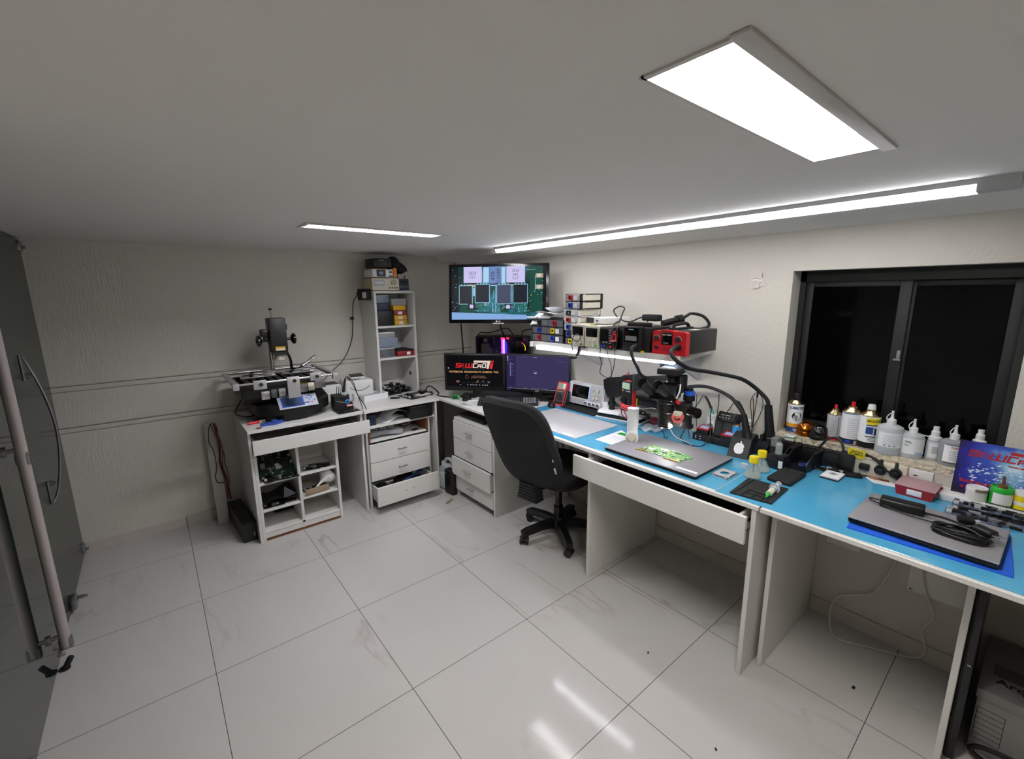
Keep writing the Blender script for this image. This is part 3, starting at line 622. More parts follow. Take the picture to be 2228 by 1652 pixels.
b = MB(M.frosted); b.cyl((.02, .0, .105), (.024, .0, .12), .024, .026); b.build('iron_rest', t)
b = MB(M.black_matte); b.tube([(.018, 0, .115), (.03, .01, .16), (.045, .03, .21)], [.009, .007], 10); b.build('iron_handle', t)
b = MB(M.black); b.tube([(.045, .03, .21), (.06, .03, .225), (.09, 0, .19), (.105, -.06, .10), (.14, -.10, .02), (.15, -.11, -.06), (.14, -.12, -.16), (.12, -.12, -.19), (.09, -.11, -.19)], .0028, 6); b.build('iron_cord', t)
b = MB(M.black); b.tube([(.045, .03, .212), (.07, .01, .21), (.10, -.04, .12), (.12, -.08, .03), (.13, -.1, -.05)], .0024, 6); b.build('sensor_cord', t)
for i in range(3):
    b = MB(M.black); b.cyl((-.02 + .012 * i, .03, .10), (-.018 + .012 * i, .03, .165), .0024, n=6); b.build('tip', t)
t = thing('tip_pad', 'flat black pad with silver soldering tips in front of the small soldering station', 'pad', (-1.375, -.515, TOP), .1)
MB(M.black).box(-.075, -.035, 0, .075, .03, .005, .002).build('pad', t)
for i in range(5):
    b = MB(M.steel); b.cyl((-.03 + .016 * i, -.01, .008), (-.012 + .016 * i, .012, .008), .0032, n=6); b.build('tip', t)
t = thing('label_printer', 'white upright printer with smiling front line, taller of two by the shelf tower', 'printer', (-1.165, -.13, TOP), -.10)
MB(M.white_plastic).box(-.105, -.10, 0, .105, .10, .155, .014).build('body', t)
b = MB(M.dark_grey); b.tube([(-.075 + .15 * i / 10, -.1005, .105 - .03 * math.sin(PI * i / 10)) for i in range(11)], .0022, 6, 2); b.build('front_line', t)
b = MB(M.dark_grey); b.box(-.07, -.06, .155, .02, .0, .1565); b.m(M.mustard); b.box(-.062, -.05, .1565, -.03, -.01, .158); b.build('top_panel', t)
t = thing('card_reader', 'white gadget with slanted dark screen on top of the taller white printer', 'gadget', (-1.165, -.13, TOP + .1585), -.12)
MB(M.white_plastic).prism([(-.045, 0), (.045, 0), (.045, .026), (-.045, .014)], -.055, .055, 'x').build('body', t)
b = MB(M.screen_off); b.at(0, 0, .0215, rx=.132); b.box(-.05, -.04, -.001, .05, .04, .0015); b.build('screen', t)
t = thing('thermal_printer', 'white printer with dark top opening beside the rework machine', 'printer', (-1.365, -.09, TOP), -.05)
MB(M.white_plastic).box(-.075, -.09, 0, .075, .09, .135, .018).build('body', t); MB(M.dark_grey).box(-.05, -.06, .135, .06, .06, .137, .001).build('top_panel', t); MB(M.light_grey).box(-.075, -.0915, .06, .075, -.0905, .062).build('seam', t)
t = thing('charger_box', 'pale grey wall charger with white cable beside the rework machine', 'charger', (-1.42, -.22, TOP))
MB(M.cream).box(-.022, -.02, 0, .022, .02, .07, .003).build('body', t)
b = MB(M.white_plastic); b.tube([(-.01, -.02, .02), (.01, -.04, .03), (.03, -.03, .06), (.035, -.02, .09)], .005, 8); b.build('cable', t)
b = MB(M.white_plastic); b.lathe([(.02, 0), (.024, .03), (.026, .06), (.023, .06), (.02, .006)], 22)
tag(b.build('cup', loc=(-1.215, -.235, TOP)), 'small white cup standing in front of the taller white printer', 'cup')
t = thing('tray_box', 'open white cardboard lid box in front of the shelf tower', 'box', (-1.10, -.27, TOP), .16)
b = MB(M.white_paper); b.box(-.105, -.06, 0, .105, .06, .003); b.box(-.105, -.06, 0, .105, -.056, .05); b.box(-.105, .056, 0, .105, .06, .05); b.box(-.105, -.06, 0, -.101, .06, .05); b.box(.101, -.06, 0, .105, .06, .05); b.build('tray', t)
b = MB(M.clear); b.box(-.098, -.052, .035, .098, .052, .045); b.build('insert', t)
b = MB(M.white_plastic); b.tube([(0, 0, .004), (.03, .03, .03), (.055, .02, .035), (.07, .0, .004), (.11, -.02, .004)], .003, 6)
tag(b.build('white_cable', loc=(-1.03, -.20, TOP + .05)), 'white charging cable looping behind the open white box', 'cable')
b = MB(M.black); b.box(-.035, -.012, 0, .035, .012, .008, .002); b.m(M.chip); b.box(-.03, -.01, .008, .0, .01, .01)
tag(b.build('remote_control', loc=(-.955, -.36, TOP), rz=-.5), 'small black strip lying on the counter beside the open white box', 'gadget')
# ================================================================ SHELF TOWER
t = thing('shelf_tower', 'tall narrow white shelf tower standing on the counter against back wall', 'shelf', (-.87, -.14, TOP))
W(-.168, -.142, 0, -.15, .13, .825).build('side_panel', t); s = W(.15, -.142, 0, .168, .13, .825).build('side_panel', t)
b = MB(M.black); b.cyl((.149, -.03, .15), (.1505, -.03, .15), .016, n=18); b.build('cable_hole', s)
W(-.15, -.142, .807, .15, .13, .825).build('top_board', t)
for z in (.559, .311): W(-.15, -.142, z - .016, .15, .13, z).build('shelf_board', t)
W(-.15, .118, 0, .15, .128, .807).build('back_board', t)
def plainbox(name, label, cat, s, loc, m, rz=0, bev=.003, lab=None, group=None, lid=None):
    t = thing(name, label, cat, loc, rz, group); sx, sy, sz = s
    MB(m).box(-sx / 2, -sy / 2, 0, sx / 2, sy / 2, sz, bev).build('body', t)
    if lid is not None: MB(lid).box(-sx / 2 - .001, -sy / 2 - .001, sz * .82, sx / 2 + .001, sy / 2 + .001, sz + .001, bev).build('lid', t)
    if lab: MB(M.white_paper).box(lab[0] - lab[1], -sy / 2 - .0012, lab[2] - lab[3], lab[0] + lab[1], -sy / 2 + .001, lab[2] + lab[3]).build('label', t)
    return t
U = TOP + .559
plainbox('storage_case', 'black case at the bottom left of the top tower compartment', 'box', (.135, .2, .115), (-.944, -.15, U), M.black)
plainbox('blue_case', 'dark blue box stacked on the black case in the tower', 'box', (.11, .18, .06), (-.955, -.15, U + .116), M.navy)
plainbox('organizer_box', 'clear divided organizer box topmost on the left stack of the tower', 'box', (.11, .17, .058), (-.955, -.15, U + .177), M.clear_blue, lid=M.clear)
g = 'small parts boxes stacked in the tower'
for i, (m, lb, lab) in enumerate([(M.mustard, 'yellow parts box, lowest of the four in the tower stack', 1), (M.mustard, 'yellow parts box second from the bottom, below the red one', 1), (M.dark_red, 'dark red parts box between two yellow ones in the tower', 1), (M.mustard, 'yellow parts box without paper label, on top of the red one', 0)]):
    plainbox('parts_box', lb, 'box', (.105, .15, .037), (-.812 + .004 * (3 - i) * .6, -.155, U + .0385 * i), m, lab=(0, .018, .017, .011) if lab else None, group=g)
plainbox('clear_tub', 'clear plastic tub on top of the yellow and red parts boxes', 'box', (.125, .15, .05), (-.815, -.155, U + .155), M.clear, lid=M.clear)
U = TOP + .311
plainbox('organizer_box', 'grey organizer with small red parts, lowest in middle tower compartment', 'box', (.13, .18, .075), (-.945, -.15, U), M.smoke, lid=M.clear)
plainbox('clear_tub', 'pale blue clear tub second in the middle tower compartment', 'box', (.17, .2, .07), (-.925, -.12, U + .077), M.clear_blue, lid=M.clear_blue)
plainbox('organizer_box', 'white divided organizer topmost in the middle tower compartment', 'box', (.15, .18, .045), (-.935, -.13, U + .149), M.clear, lid=M.white_plastic)
t = plainbox('parts_box', 'flat red parts box with paper label in the middle tower compartment', 'box', (.15, .18, .04), (-.79, -.17, U), M.dark_red, .0, lab=(.02, .016, .02, .012))
b = MB(M.black); b.box(-.072, -.085, .0405, .072, .085, .05, .003); b.build('lid', t)
pcb('circuit_board', 'lowest dark motherboard of the pile inside the tower', .26, .2, (-.865, -.13, TOP), .1, M.pcb_dark, 21, 26, .03)
pcb('graphics_card', 'black graphics card lying on the motherboard pile inside the tower', .24, .12, (-.85, -.16, TOP + .028), -.25, M.pcb_dark, 22, 16, .03, big=1)
pcb('circuit_board', 'uppermost board with metal parts of the pile inside the tower', .2, .14, (-.88, -.12, TOP + .055), .3, M.pcb_dark, 23, 22, .025)
t = pcb('circuit_board', 'motherboard with cream slot lying on the counter in front of tower', .24, .19, (-.775, -.38, TOP + .004), .15, M.pcb_dark, 24, 24, .03, big=1)
b = MB(M.cream); b.box(-.03, -.075, .003, .085, -.06, .014, .002); b.build('memory_slot', t)
# instruments on the tower
Z5 = TOP + .8255
t = thing('bench_meter', 'beige analog bench meter on top of the shelf tower', 'meter', (-.935, -.28, Z5))
b = MB(M.beige); b.box(-.105, .004, .006, .105, .20, .092, .004); b.m(M.cream); b.box(-.107, 0, .004, .107, .006, .094, .003); b.build('casing', t)
b = MB(M.light_grey); b.box(-.095, -.003, .035, -.01, 0, .085, .001); b.m(M.white_paper); b.box(-.088, -.004, .055, -.018, -.003, .066); b.build('dial_window', t)
b = MB(M.beige); b.cyl((.065, 0, .062), (.065, -.008, .062), .022, n=22); b.m(M.cream); b.box(.063, -.011, .045, .067, -.008, .078); b.build('range_knob', t)
for i in range(4):
    b = MB(M.black); b.cyl((.03 + .02 * i, 0, .022), (.03 + .02 * i, -.005, .022), .005, n=10); b.build('socket', t)
t = thing('field_meter', 'white instrument with orange handle and dark oval display on the beige meter', 'meter', (-.95, -.28, Z5 + .095))
b = MB(M.white_plastic); b.box(-.085, .0, .005, .078, .17, .066, .006); b.build('casing', t)
b = MB(M.black); pts = [(-.018 + .035 * max(-1, min(1, 1.5 * math.cos(a))), .036 + .025 * max(-1, min(1, 1.3 * math.sin(a)))) for a in [i * PI / 12 for i in range(24)]]; b.prism(pts, -.003, .001, 'y'); b.m(M.lcd_blue); b.box(-.034, -.004, .026, -.002, -.003, .046); b.build('display', t)
b = MB(M.black); b.cyl((.058, 0, .045), (.058, -.006, .045), .008, n=14); b.build('knob', t)
b = MB(M.black); b.box(.045, -.001, .01, .072, .001, .02); b.build('label', t)
b = MB(M.orange); b.cyl((-.05, .08, .07), (.08, .08, .07), .006, n=10); b.box(.08, -.004, .008, .108, .05, .075, .004); b.box(-.055, .07, .062, -.045, .09, .076, .002); b.build('carry_handle', t)
t = thing('audio_deck', 'black deck instrument topmost on the shelf tower near the ceiling', 'deck', (-.945, -.27, Z5 + .174))
MB(M.black).box(-.072, 0, 0, .072, .17, .066, .006).build('casing', t)
b = MB(M.light_grey); b.box(-.03, -.001, .05, .01, .001, .053); b.build('marking', t)
b = MB(M.dark_grey); b.cyl((.05, 0, .032), (.05, -.008, .032), .011, n=16); b.build('knob', t)
for i in range(4):
    b = MB(M.steel); b.cyl((-.06 + .03 * i, .05, .066), (-.06 + .03 * i, .05, .074), .004, n=8); b.build('rivet', t)
t = thing('power_meter', 'dark blue instrument beside the beige meter on the shelf tower', 'meter', (-.785, -.27, Z5))
MB(M.navy).box(-.04, 0, .004, .045, .18, .092, .004).build('casing', t)
b = MB(M.black_gloss); b.box(-.03, -.002, .055, .03, .001, .08); b.build('display', t)
for i in range(4):
    b = MB(M.light_grey); b.cyl((-.028 + .02 * i, 0, .03), (-.028 + .02 * i, -.006, .03), .0045, n=10); b.build('knob', t)
b = MB(M.light_grey); b.box(-.03, .03, .092, -.02, .05, .12); b.box(.03, .03, .092, .04, .05, .12); b.box(-.035, .02, .12, .045, .06, .127); b.build('carry_handle', t)
t = thing('camera_bag', 'black soft camera bag on top of the dark blue instrument', 'bag', (-.80, -.19, Z5 + .131))
b = MB(M.black_matte); b.sph((-.03, 0, .07), .075, 16, .75, .8, .85); b.sph((.02, 0, .04), .06, 16, .95, .9, .7); b.build('body', t)
b = MB(M.black); b.tube([(-.07, -.05, .10), (-.02, -.07, .09), (.05, -.05, .05), (.07, -.03, .02)], .005); b.build('strap', t)
t = thing('flood_light', 'small black LED floodlight on the side of the shelf tower', 'floodlight', (-1.075, -.20, 1.545), rot=(0, 0, -.75))
b = MB(M.black); b.box(-.05, -.018, -.04, .045, .015, .045, .006); b.build('housing', t)
b = MB(M.light_grey); b.box(-.012, -.0195, -.025, .02, -.0175, .02); b.build('label', t)
b = MB(M.black); b.box(-.06, -.01, -.01, -.05, .01, .025, .003); b.build('bracket', t)
b = MB(M.black)
b.tube([(-1.118, -.185, 1.54), (-1.135, -.14, 1.515), (-1.128, -.08, 1.455), (-1.12, -.03, 1.34), (-1.141, -.03, 1.195), (-1.21, -.03, 1.056), (-1.32, -.05, .965), (-1.40, -.07, .90), (-1.44, -.03, .82)], .0035, 7)
b.m(M.white_plastic); b.cyl((-1.127, -.06, 1.43), (-1.124, -.05, 1.415), .0045, n=8); b.m(M.black); b.box(-1.14, -.045, 1.355, -1.112, -.025, 1.375, .003)
tag(b.build('light_cord'), 'thin black cord running down the wall from the small floodlight', 'cord')
# ================================================================ CORNER DESK, SCREENS, CHAIR
t = thing('corner_desk', 'white corner worktop under the two monitors, joining counter and blue bench', 'desk', (-.35, -.65, 0))
b = MB(M.melamine); b.box(-.338, -.645, .729, .345, .04, .7475, .002, 1); b.prism([(-.336, .04), (.345, .04), (.345, .625), (-.036 - .29, .625)], .729, .7475); b.build('desk_top', t)
W(.31, -.62, 0, .326, .55, .729).build('rear_panel', t)
W(-.02, .56, 0, .32, .575, .729).build('back_panel', t)
t = thing('drawer_pedestal', 'white pedestal of four drawers, the third pulled slightly open, under the corner worktop', 'cabinet', (-.36, -1.005, 0))
W(-.305, -.25, 0, .30, -.232, .615).build('side_panel', t); W(-.305, .232, 0, .30, .25, .615).build('side_panel', t)
W(-.308, -.252, .615, .30, .252, .632).build('top_board', t); W(.28, -.232, .05, .30, .232, .615).build('back_board', t); W(-.29, -.232, .06, .28, .232, .075).build('bottom_board', t)
for z0, z1, x in ((.478, .612, -.318), (.331, .474, -.318), (.185, .327, -.338), (.055, .181, -.314)):
    d = W(x, -.236, z0, x + .017, .250 if x > -.33 else .256, z1).build('drawer', t)
    b = MB(M.pull_metal); zc = (z0 + z1) / 2 + .005; y0 = .03
    b.box(x - .024, y0 - .04, zc - .005, x - .012, y0 + .04, zc + .005, .004)
    for s in (-1, 1): b.box(x - .02, y0 + s * .028 - .004, zc - .004, x, y0 + s * .028 + .004, zc + .004, .002)
    b.build('handle', d)
    if x < -.33: MB(M.melamine).box(x + .017, -.225, z0 + .01, x + .12, .235, z1 - .02).build('drawer_box', d)
t = thing('black_printer', 'low black device lying on top of the drawer pedestal', 'device', (-.50, -.95, .632))
MB(M.black).box(-.13, -.14, 0, .16, .17, .03, .006).build('body', t); MB(M.dark_grey).box(-.11, -.1, .03, .06, .1, .036, .004).build('lid', t)
t = thing('plastic_jug', 'translucent grey plastic jug with handle on the floor beside the pedestal', 'jug', (-.65, -.605, 0), .2)
b = MB(M.frosted); b.box(-.055, -.07, 0, .055, .07, .15, .02, 3); b.prism([(-.068, .14), (.068, .14), (.06, .17), (.02, .205), (-.02, .205), (-.055, .18)], -.05, .05, 'x'); b.build('body', t)
b = MB(M.frosted); b.tube([(0, -.055, .16), (0, -.055, .225), (0, -.02, .25), (0, .02, .235), (0, .03, .19)], .013, 10); b.build('handle', t)
b = MB(M.white_plastic); b.cyl((0, .045, .17), (0, .045, .215), .02); b.build('cap', t)
b = MB(M.black); b.box(-.03, -.055, 0, .03, .055, .20, .014, 3); b.m(M.light_grey); b.cyl((-.031, .03, .17), (-.03, .03, .17), .004, n=10)
tag(b.build('speaker_box', loc=(-.685, -.712, 0), rz=.15), 'narrow black box standing on the floor between jug and pedestal', 'box')
b = MB(M.black); b.tube([(0, 0, .004), (.06, -.02, .004), (.12, .02, .004), (.15, .06, .02)], .004)
tag(b.build('floor_cable', loc=(-.71, -.56, 0)), 'black cable on the floor behind the pulled out drawer', 'cable')
b = MB(M.tape_label); b.grid(lambda u, v: (-.04 + .08 * u, -.012 + .024 * v + .01 * u, .004 + .003 * math.sin(7 * u)), 6, 2, .001)
tag(b.build('paper_scrap', loc=(-.775, -.83, 0), rz=.35), 'small crumpled scrap lying on the tiles in front of the pedestal', 'scrap')

def frame3(p0, p1, z0):
    """place a unit so that its front edge runs from p0 to p1 seen from the viewer's left to right"""
    a = math.atan2(p1[1] - p0[1], p1[0] - p0[0]); return ((p0[0] + p1[0]) / 2, (p0[1] + p1[1]) / 2, z0), a, math.hypot(p1[0] - p0[0], p1[1] - p0[1])
def disp(name, label, p0, p1, z0, h, bez, zb, chin, cat, foot=True, thick=.03):
    loc, a, w = frame3(p0, p1, z0); t = thing(name, label, cat, loc, a)
    b = MB(M.black); e = zb - z0
    b.box(-w / 2, 0, e, w / 2, thick, e + h, .004); b.build('housing', t)
    return t, w, e
S_ = lambda m, n=.0008: MB(m)
# left monitor
t, w, e = disp('monitor', 'left monitor showing a red and white shop logo on black', (-.640, -.592), (-.318, -.942), .748, .292, .014, .805, .03, 'monitor')
sx0, sx1, sz0, sz1 = -w / 2 + .017, w / 2 - .015, e + .034, e + .278
sw, sh = sx1 - sx0, sz1 - sz0
scr = MB(M.scr_black); scr.box(sx0, -.0015, sz0, sx1, 0, sz1)
def R(b, m, u0, v0, u1, v1, k=1, sk=0, X=None):
    x0, x1, z0, z1 = X
    P = [(x0 + u0 * (x1 - x0), z0 + v0 * (z1 - z0)), (x0 + u1 * (x1 - x0), z0 + v0 * (z1 - z0)), (x0 + (u1 + sk) * (x1 - x0), z0 + v1 * (z1 - z0)), (x0 + (u0 + sk) * (x1 - x0), z0 + v1 * (z1 - z0))]
    b.m(m); b.prism(P, -.0015 - .0003 * k, -.0012, 'y')
X = (sx0, sx1, sz0, sz1)
for u in (.31, .385, .46, .53, .60, .67, .74): R(scr, M.scr_grey, u - .018, .125, u + .018, .135, 1, 0, X)
R(scr, M.scr_brown, .185, .12, .215, .19, 1, 0, X); R(scr, M.scr_brown, .17, .15, .23, .20, 1, 0, X); R(scr, M.scr_brown, .50, .135, .55, .16, 1, .03, X); R(scr, M.scr_brown, .53, .15, .56, .21, 1, .02, X); R(scr, M.scr_grey, .63, .16, .66, .20, 1, .01, X); R(scr, M.scr_white, .735, .15, .765, .165, 1, 0, X); R(scr, M.scr_grey, .73, .17, .735, .20, 1, 0, X); R(scr, M.scr_grey, .765, .17, .77, .20, 1, 0, X)
for u in (.24, .37, .42, .445, .47, .50, .53, .58, .63, .66, .69, .72): R(scr, M.scr_white, u, .05, u + .014, .066, 1, 0, X)
R(scr, M.scr_white, .03, .58, .05, .605, 1, 0, X); R(scr, M.scr_grey, .02, .555, .06, .562, 1, 0, X)
# shop logo: slanted block letters cut from bars
def logo(b, x, z, h, mr, mw, y0, y1):
    k = .22
    def bar(m, x0, z0, x1, z1): b.m(m); b.prism([(x + h * (x0 + k * z0), z + h * z0), (x + h * (x1 + k * z0), z + h * z0), (x + h * (x1 + k * z1), z + h * z1), (x + h * (x0 + k * z1), z + h * z1)], y0, y1, 'y')
    q = .2
    for z0 in (0, .4, .8): bar(mr, 0, z0, 1.0, z0 + q)
    bar(mr, 0, .5, .28, .9); bar(mr, .72, .1, 1.0, .5)
    b.m(mr); c = (x + h * 1.55, z + h * .5)
    for i in range(10):
        a0, a1 = .3 + i * .55, .3 + i * .55 + .45
        b.prism([(c[0] + h * r * math.cos(a), c[1] + h * r * math.sin(a)) for r, a in ((.3, a0), (.44, a0), (.44, a1), (.3, a1))], y0, y1, 'y')
    b.prism([(c[0] + h * .16 * math.cos(a), c[1] + h * .16 * math.sin(a)) for a in [j * PI / 4 for j in range(8)]], y0, y1, 'y')
    bar(mr, 2.05, 0, 2.3, 1); bar(mr, 2.05, 0, 3.6, .2); bar(mr, 2.7, 0, 2.95, 1); bar(mr, 3.35, 0, 3.6, 1)
    bar(mw, 3.72, 0, 3.95, 1); bar(mw, 3.72, 0, 4.6, .2); bar(mw, 3.72, .8, 4.6, 1)
    bar(mw, 4.72, 0, 4.92, .62); bar(mw, 4.72, .55, 5.55, .75); bar(mw, 5.35, 0, 5.55, .62); bar(mw, 4.72, .25, 5.55, .4)
    bar(mw, 5.68, 0, 5.9, 1); bar(mw, 5.68, 0, 6.5, .2); bar(mw, 5.68, .8, 6.5, 1); bar(mw, 6.3, 0, 6.55, 1)
    bar(mw, 3.7, 1.14, 7.3, 1.55); bar(mw, 6.72, -.14, 7.22, 1.2)
    bar(mr, 7.4, -.14, 7.95, 1.06); bar(mr, 7.4, 1.2, 7.95, 1.55)
logo(scr, sx0 + sw * .165, sz0 + sh * .605, sw * .082, M.scr_red, M.scr_cream, -.0019, -.0012)
R(scr, M.scr_grey, .28, .565, .67, .575, 1, 0, X)
sc = scr.build('screen', t)
letters('lettering', 'NOTEBOOK  MACBOOKS PC GAMING  VGA', sh * .078, M.scr_gold, t, (sx0 + sw * .49, -.002, sz0 + sh * .475), bold=.0006, sx=1.02)
letters('lettering', 'APPLE SPECIALIZED\nTECHNICAL ASSISTANCE', sh * .046, M.scr_brown, t, (sx0 + sw * .575, -.002, sz0 + sh * .315), bold=.0003)
def apple(cx, cz, r, y0, y1, b):
    P = []
    for i in range(40):
        a = 2 * PI * i / 40; rr = r * (1 + .10 * math.cos(2 * a) * -1)
        x, z = rr * .92 * math.cos(a), rr * math.sin(a)
        if abs(a - PI / 2) < .5: z -= r * .16 * (1 - abs(a - PI / 2) / .5)
        if abs(a - 3 * PI / 2) < .4: z += r * .08 * (1 - abs(a - 3 * PI / 2) / .4)
        d = math.hypot(x - r * 1.12, z - r * .12)
        if d < r * .42: x = r * 1.12 - math.sqrt(max(0, (r * .42) ** 2 - (z - r * .12) ** 2))
        P.append((cx + x, cz + z))
    b.prism(P, y0, y1, 'y')
    b.prism([(cx + r * (.02 + .34 * math.cos(q) - .1), cz + r * (1.12 + .34 * math.sin(q))) for q in (-.6, 0.0, .5, 1.0)] + [(cx + r * .06, cz + r * 1.42), (cx - r * .02, cz + r * 1.15), (cx + r * .04, cz + r * .98)], y0, y1, 'y')
b = MB(M.scr_brown); apple(sx0 + sw * .365, sz0 + sh * .31, sh * .062, -.0022, -.0012, b); b.m(M.scr_black); apple(sx0 + sw * .365, sz0 + sh * .31, sh * .05, -.0025, -.002, b); b.build('emblem', t)
b = MB(M.black); b.box(-.02, .02, .02, .05, .035, e + .06); b.box(-.12, .0, 0, .0, .14, .012, .005); b.build('stand', t)
# right monitor
t, w, e = disp('monitor', 'right monitor showing a plain dark violet chat window', (-.314, -.944), (-.055, -1.372), .748, .288, .012, .812, .03, 'monitor')
sx0, sx1, sz0, sz1 = -w / 2 + .012, w / 2 - .012, e + .028, e + .278; X = (sx0, sx1, sz0, sz1)
scr = MB(M.scr_violet); scr.box(sx0, -.0015, sz0, sx1, 0, sz1)
R(scr, M.scr_side, 0, .0, .045, 1, 1, 0, X); R(scr, M.scr_side, .045, .05, .15, .98, 1, 0, X); R(scr, M.scr_side, 0, 0, 1, .04, 1, 0, X)
for v in (.955, .905, .845): R(scr, M.scr_lilac, .008, v - .018, .028, v + .018, 2, 0, X)
R(scr, M.scr_lilac, .018, .74, .026, .755, 2, 0, X)
for i in range(11):
    v = .76 - .038 * i; R(scr, M.scr_lilac, .055, v - .01, .068, v + .01, 2, 0, X); R(scr, M.scr_lilac if i == 1 else M.scr_dim, .075, v - .004, .075 + .05 * (.6 + .4 * math.sin(i * 2.1)), v + .004, 2, 0, X)
for u, q in ((.055, .09), (.055, .11)): R(scr, M.scr_dim, u, .90 if q == .09 else .86, q, .912 if q == .09 else .87, 2, 0, X)
for u in (.17, .225, .28, .32, .38): R(scr, M.scr_dim, u, .95, u + .035, .958, 2, 0, X)
R(scr, M.scr_lilac, .44, .948, .50, .96, 2, 0, X); R(scr, M.scr_dim, .8, .90, .85, .908, 2, 0, X); R(scr, M.scr_dim, .85, .855, .94, .862, 2, 0, X); R(scr, M.scr_dim, .82, .83, .97, .835, 2, 0, X); R(scr, M.scr_dim, .83, .215, .91, .222, 2, 0, X); R(scr, M.scr_dim, .83, .18, .94, .186, 2, 0, X)
R(scr, M.scr_lilac, .455, .46, .495, .49, 2, 0, X); R(scr, M.scr_dim, .44, .49, .51, .53, 2, 0, X); R(scr, M.scr_dim, .40, .365, .55, .371, 2, 0, X)
for u in (.06, .30, .325, .40, .43, .455, .48, .505, .53, .57, .61, .64, .66): R(scr, M.scr_lilac, u, .014, u + .010, .028, 2, 0, X)
scr.build('screen', t)
b = MB(M.light_grey); b.box(sx0, -.002, e + .024, sx1, -.0002, e + .0262); b.build('screen_edge', t)
letters('lettering', 'AOC', .014, M.light_grey, t, (0, -.001, e + .012), bold=.0006)
b = MB(M.tool_blue); b.box(-w / 2 + .012, -.001, e + .006, -w / 2 + .024, 0, e + .018); b.box(-w / 2 + .028, -.001, e + .006, -w / 2 + .038, 0, e + .016); b.build('sticker', t)
b = MB(M.black); b.box(-.04, .02, .02, .04, .035, e + .06); b.box(.02, .0, 0, .16, .13, .012, .005); b.build('stand', t)
# television on an arm in the corner
loc, a, w = frame3((-.672, -.741), (-.176, -1.273), 1.336); h = .421
t = thing('television', 'wall television in the corner showing a magnified circuit board', 'television', loc, a, rot=(math.radians(-7), 0, a))
b = MB(M.black_gloss); b.box(-w / 2, 0, 0, w / 2, .03, h, .005); b.box(-w / 2 + .1, .03, .08, w / 2 - .1, .055, h - .08, .01); b.build('housing', t)
x0, x1, z0, z1 = -w / 2 + .022, w / 2 - .022, .026, h - .02; X = (x0, x1, z0, z1); sw, sh = x1 - x0, z1 - z0
scr = MB(M.tv_field); scr.box(x0, -.0015, z0, x1, 0, z1)
q = random.Random(11)
R(scr, M.tv_dark, 0, .13, .07, 1, 1, 0, X); R(scr, M.tv_green, .84, .13, 1, 1, 1, -.02, X); R(scr, M.tv_dark, .965, .0, 1, 1, 2, 0, X); R(scr, M.tv_green, .08, .13, .25, .30, 1, .02, X); R(scr, M.tv_green, .52, .13, .62, .28, 1, 0, X)
for u in (.30, .72): # grids of drilled holes
    R(scr, M.tv_teal, u - .02, .14, u + .085, .295, 1, 0, X)
    for i in range(7):
        for j in range(5): R(scr, M.tv_dark, u - .015 + .014 * i, .15 + .03 * j, u - .0075 + .014 * i, .165 + .03 * j, 2, 0, X)
for u in (.13, .585): # bright chokes with printed codes
    R(scr, M.tv_dark, u + .005, .67, u + .195, .73, 2, 0, X); R(scr, M.tv_lilac, u, .695, u + .195, 1, 3, 0, X); R(scr, M.tv_gold, u + .04, .635, u + .15, .665, 2, 0, X)
R(scr, M.tv_dark, .405, .655, .53, .69, 2, 0, X); R(scr, M.tv_blue, .405, .68, .53, 1, 3, 0, X); R(scr, M.tv_sky, .42, .64, .515, .66, 2, 0, X)
R(scr, M.tv_sky, .34, .70, .40, .99, 1, 0, X); R(scr, M.tv_sky, .535, .68, .575, .99, 1, 0, X); R(scr, M.tv_sky, .21, .62, .40, .65, 1, 0, X)
for u, v, ww, hh, m in ((.085, .30, .135, .34, M.tv_chip), (.258, .325, .145, .335, M.tv_chip), (.487, .30, .145, .35, M.tv_chip2), (.66, .315, .145, .34, M.tv_chip)):
    R(scr, M.tv_cyan, u - .006, v - .01, u + ww + .006, v + hh + .012, 2, 0, X); R(scr, m, u, v, u + ww, v + hh, 3, 0, X)
    for i in range(4): R(scr, M.tv_cyan, u + .015 + .032 * i, v + hh + .004, u + .03 + .032 * i, v + hh + .03, 3, 0, X)
for u, v in ((.18, .20), (.57, .19)): R(scr, M.tv_dark, u, v, u + .07, v + .10, 3, 0, X); R(scr, M.tv_lilac, u + .015, v + .015, u + .055, v + .085, 4, 0, X)
for i in range(150):
    u, v = (q.uniform(.0, .09), q.uniform(.16, .95)) if i < 18 else (q.uniform(.82, .97), q.uniform(.16, .95)) if i < 46 else (q.uniform(.23, .84), q.uniform(.14, .3))
    s = q.uniform(.003, .009); R(scr, [M.tv_cyan, M.tv_sky, M.tv_dark, M.tv_teal, M.tv_gold][i % 5], u, v, u + s, v + s * q.uniform(1, 3), 3, q.uniform(-.01, .01), X)
for u, v in ((.90, .79), (.90, .58)): R(scr, M.tv_gold, u - .01, v - .01, u + .07, v + .07, 2, 0, X); R(scr, M.tv_lilac, u + .01, v, u + .045, v + .06, 3, 0, X)
for pts in ([(.79, .93), (.885, .93)], [(.45, .55), (.45, .40)], [(.44, .30), (.44, .14)], [(.47, .62), (.47, .14)], [(.885, .80), (.885, .55)], [(.23, .60), (.25, .45)]):
    (u0, v0), (u1, v1) = pts; R(scr, M.tv_cyan, min(u0, u1), min(v0, v1), max(u0, u1) + .006, max(v0, v1) + .008, 1, 0, X)
scr.m(M.tv_edge); scr.prism([(x0, z0), (x0 + sw * .8, z0), (x0 + sw * .8, z0 + sh * .085), (x0, z0 + sh * .14)], -.0026, -.0012, 'y')
scr.build('screen', t)
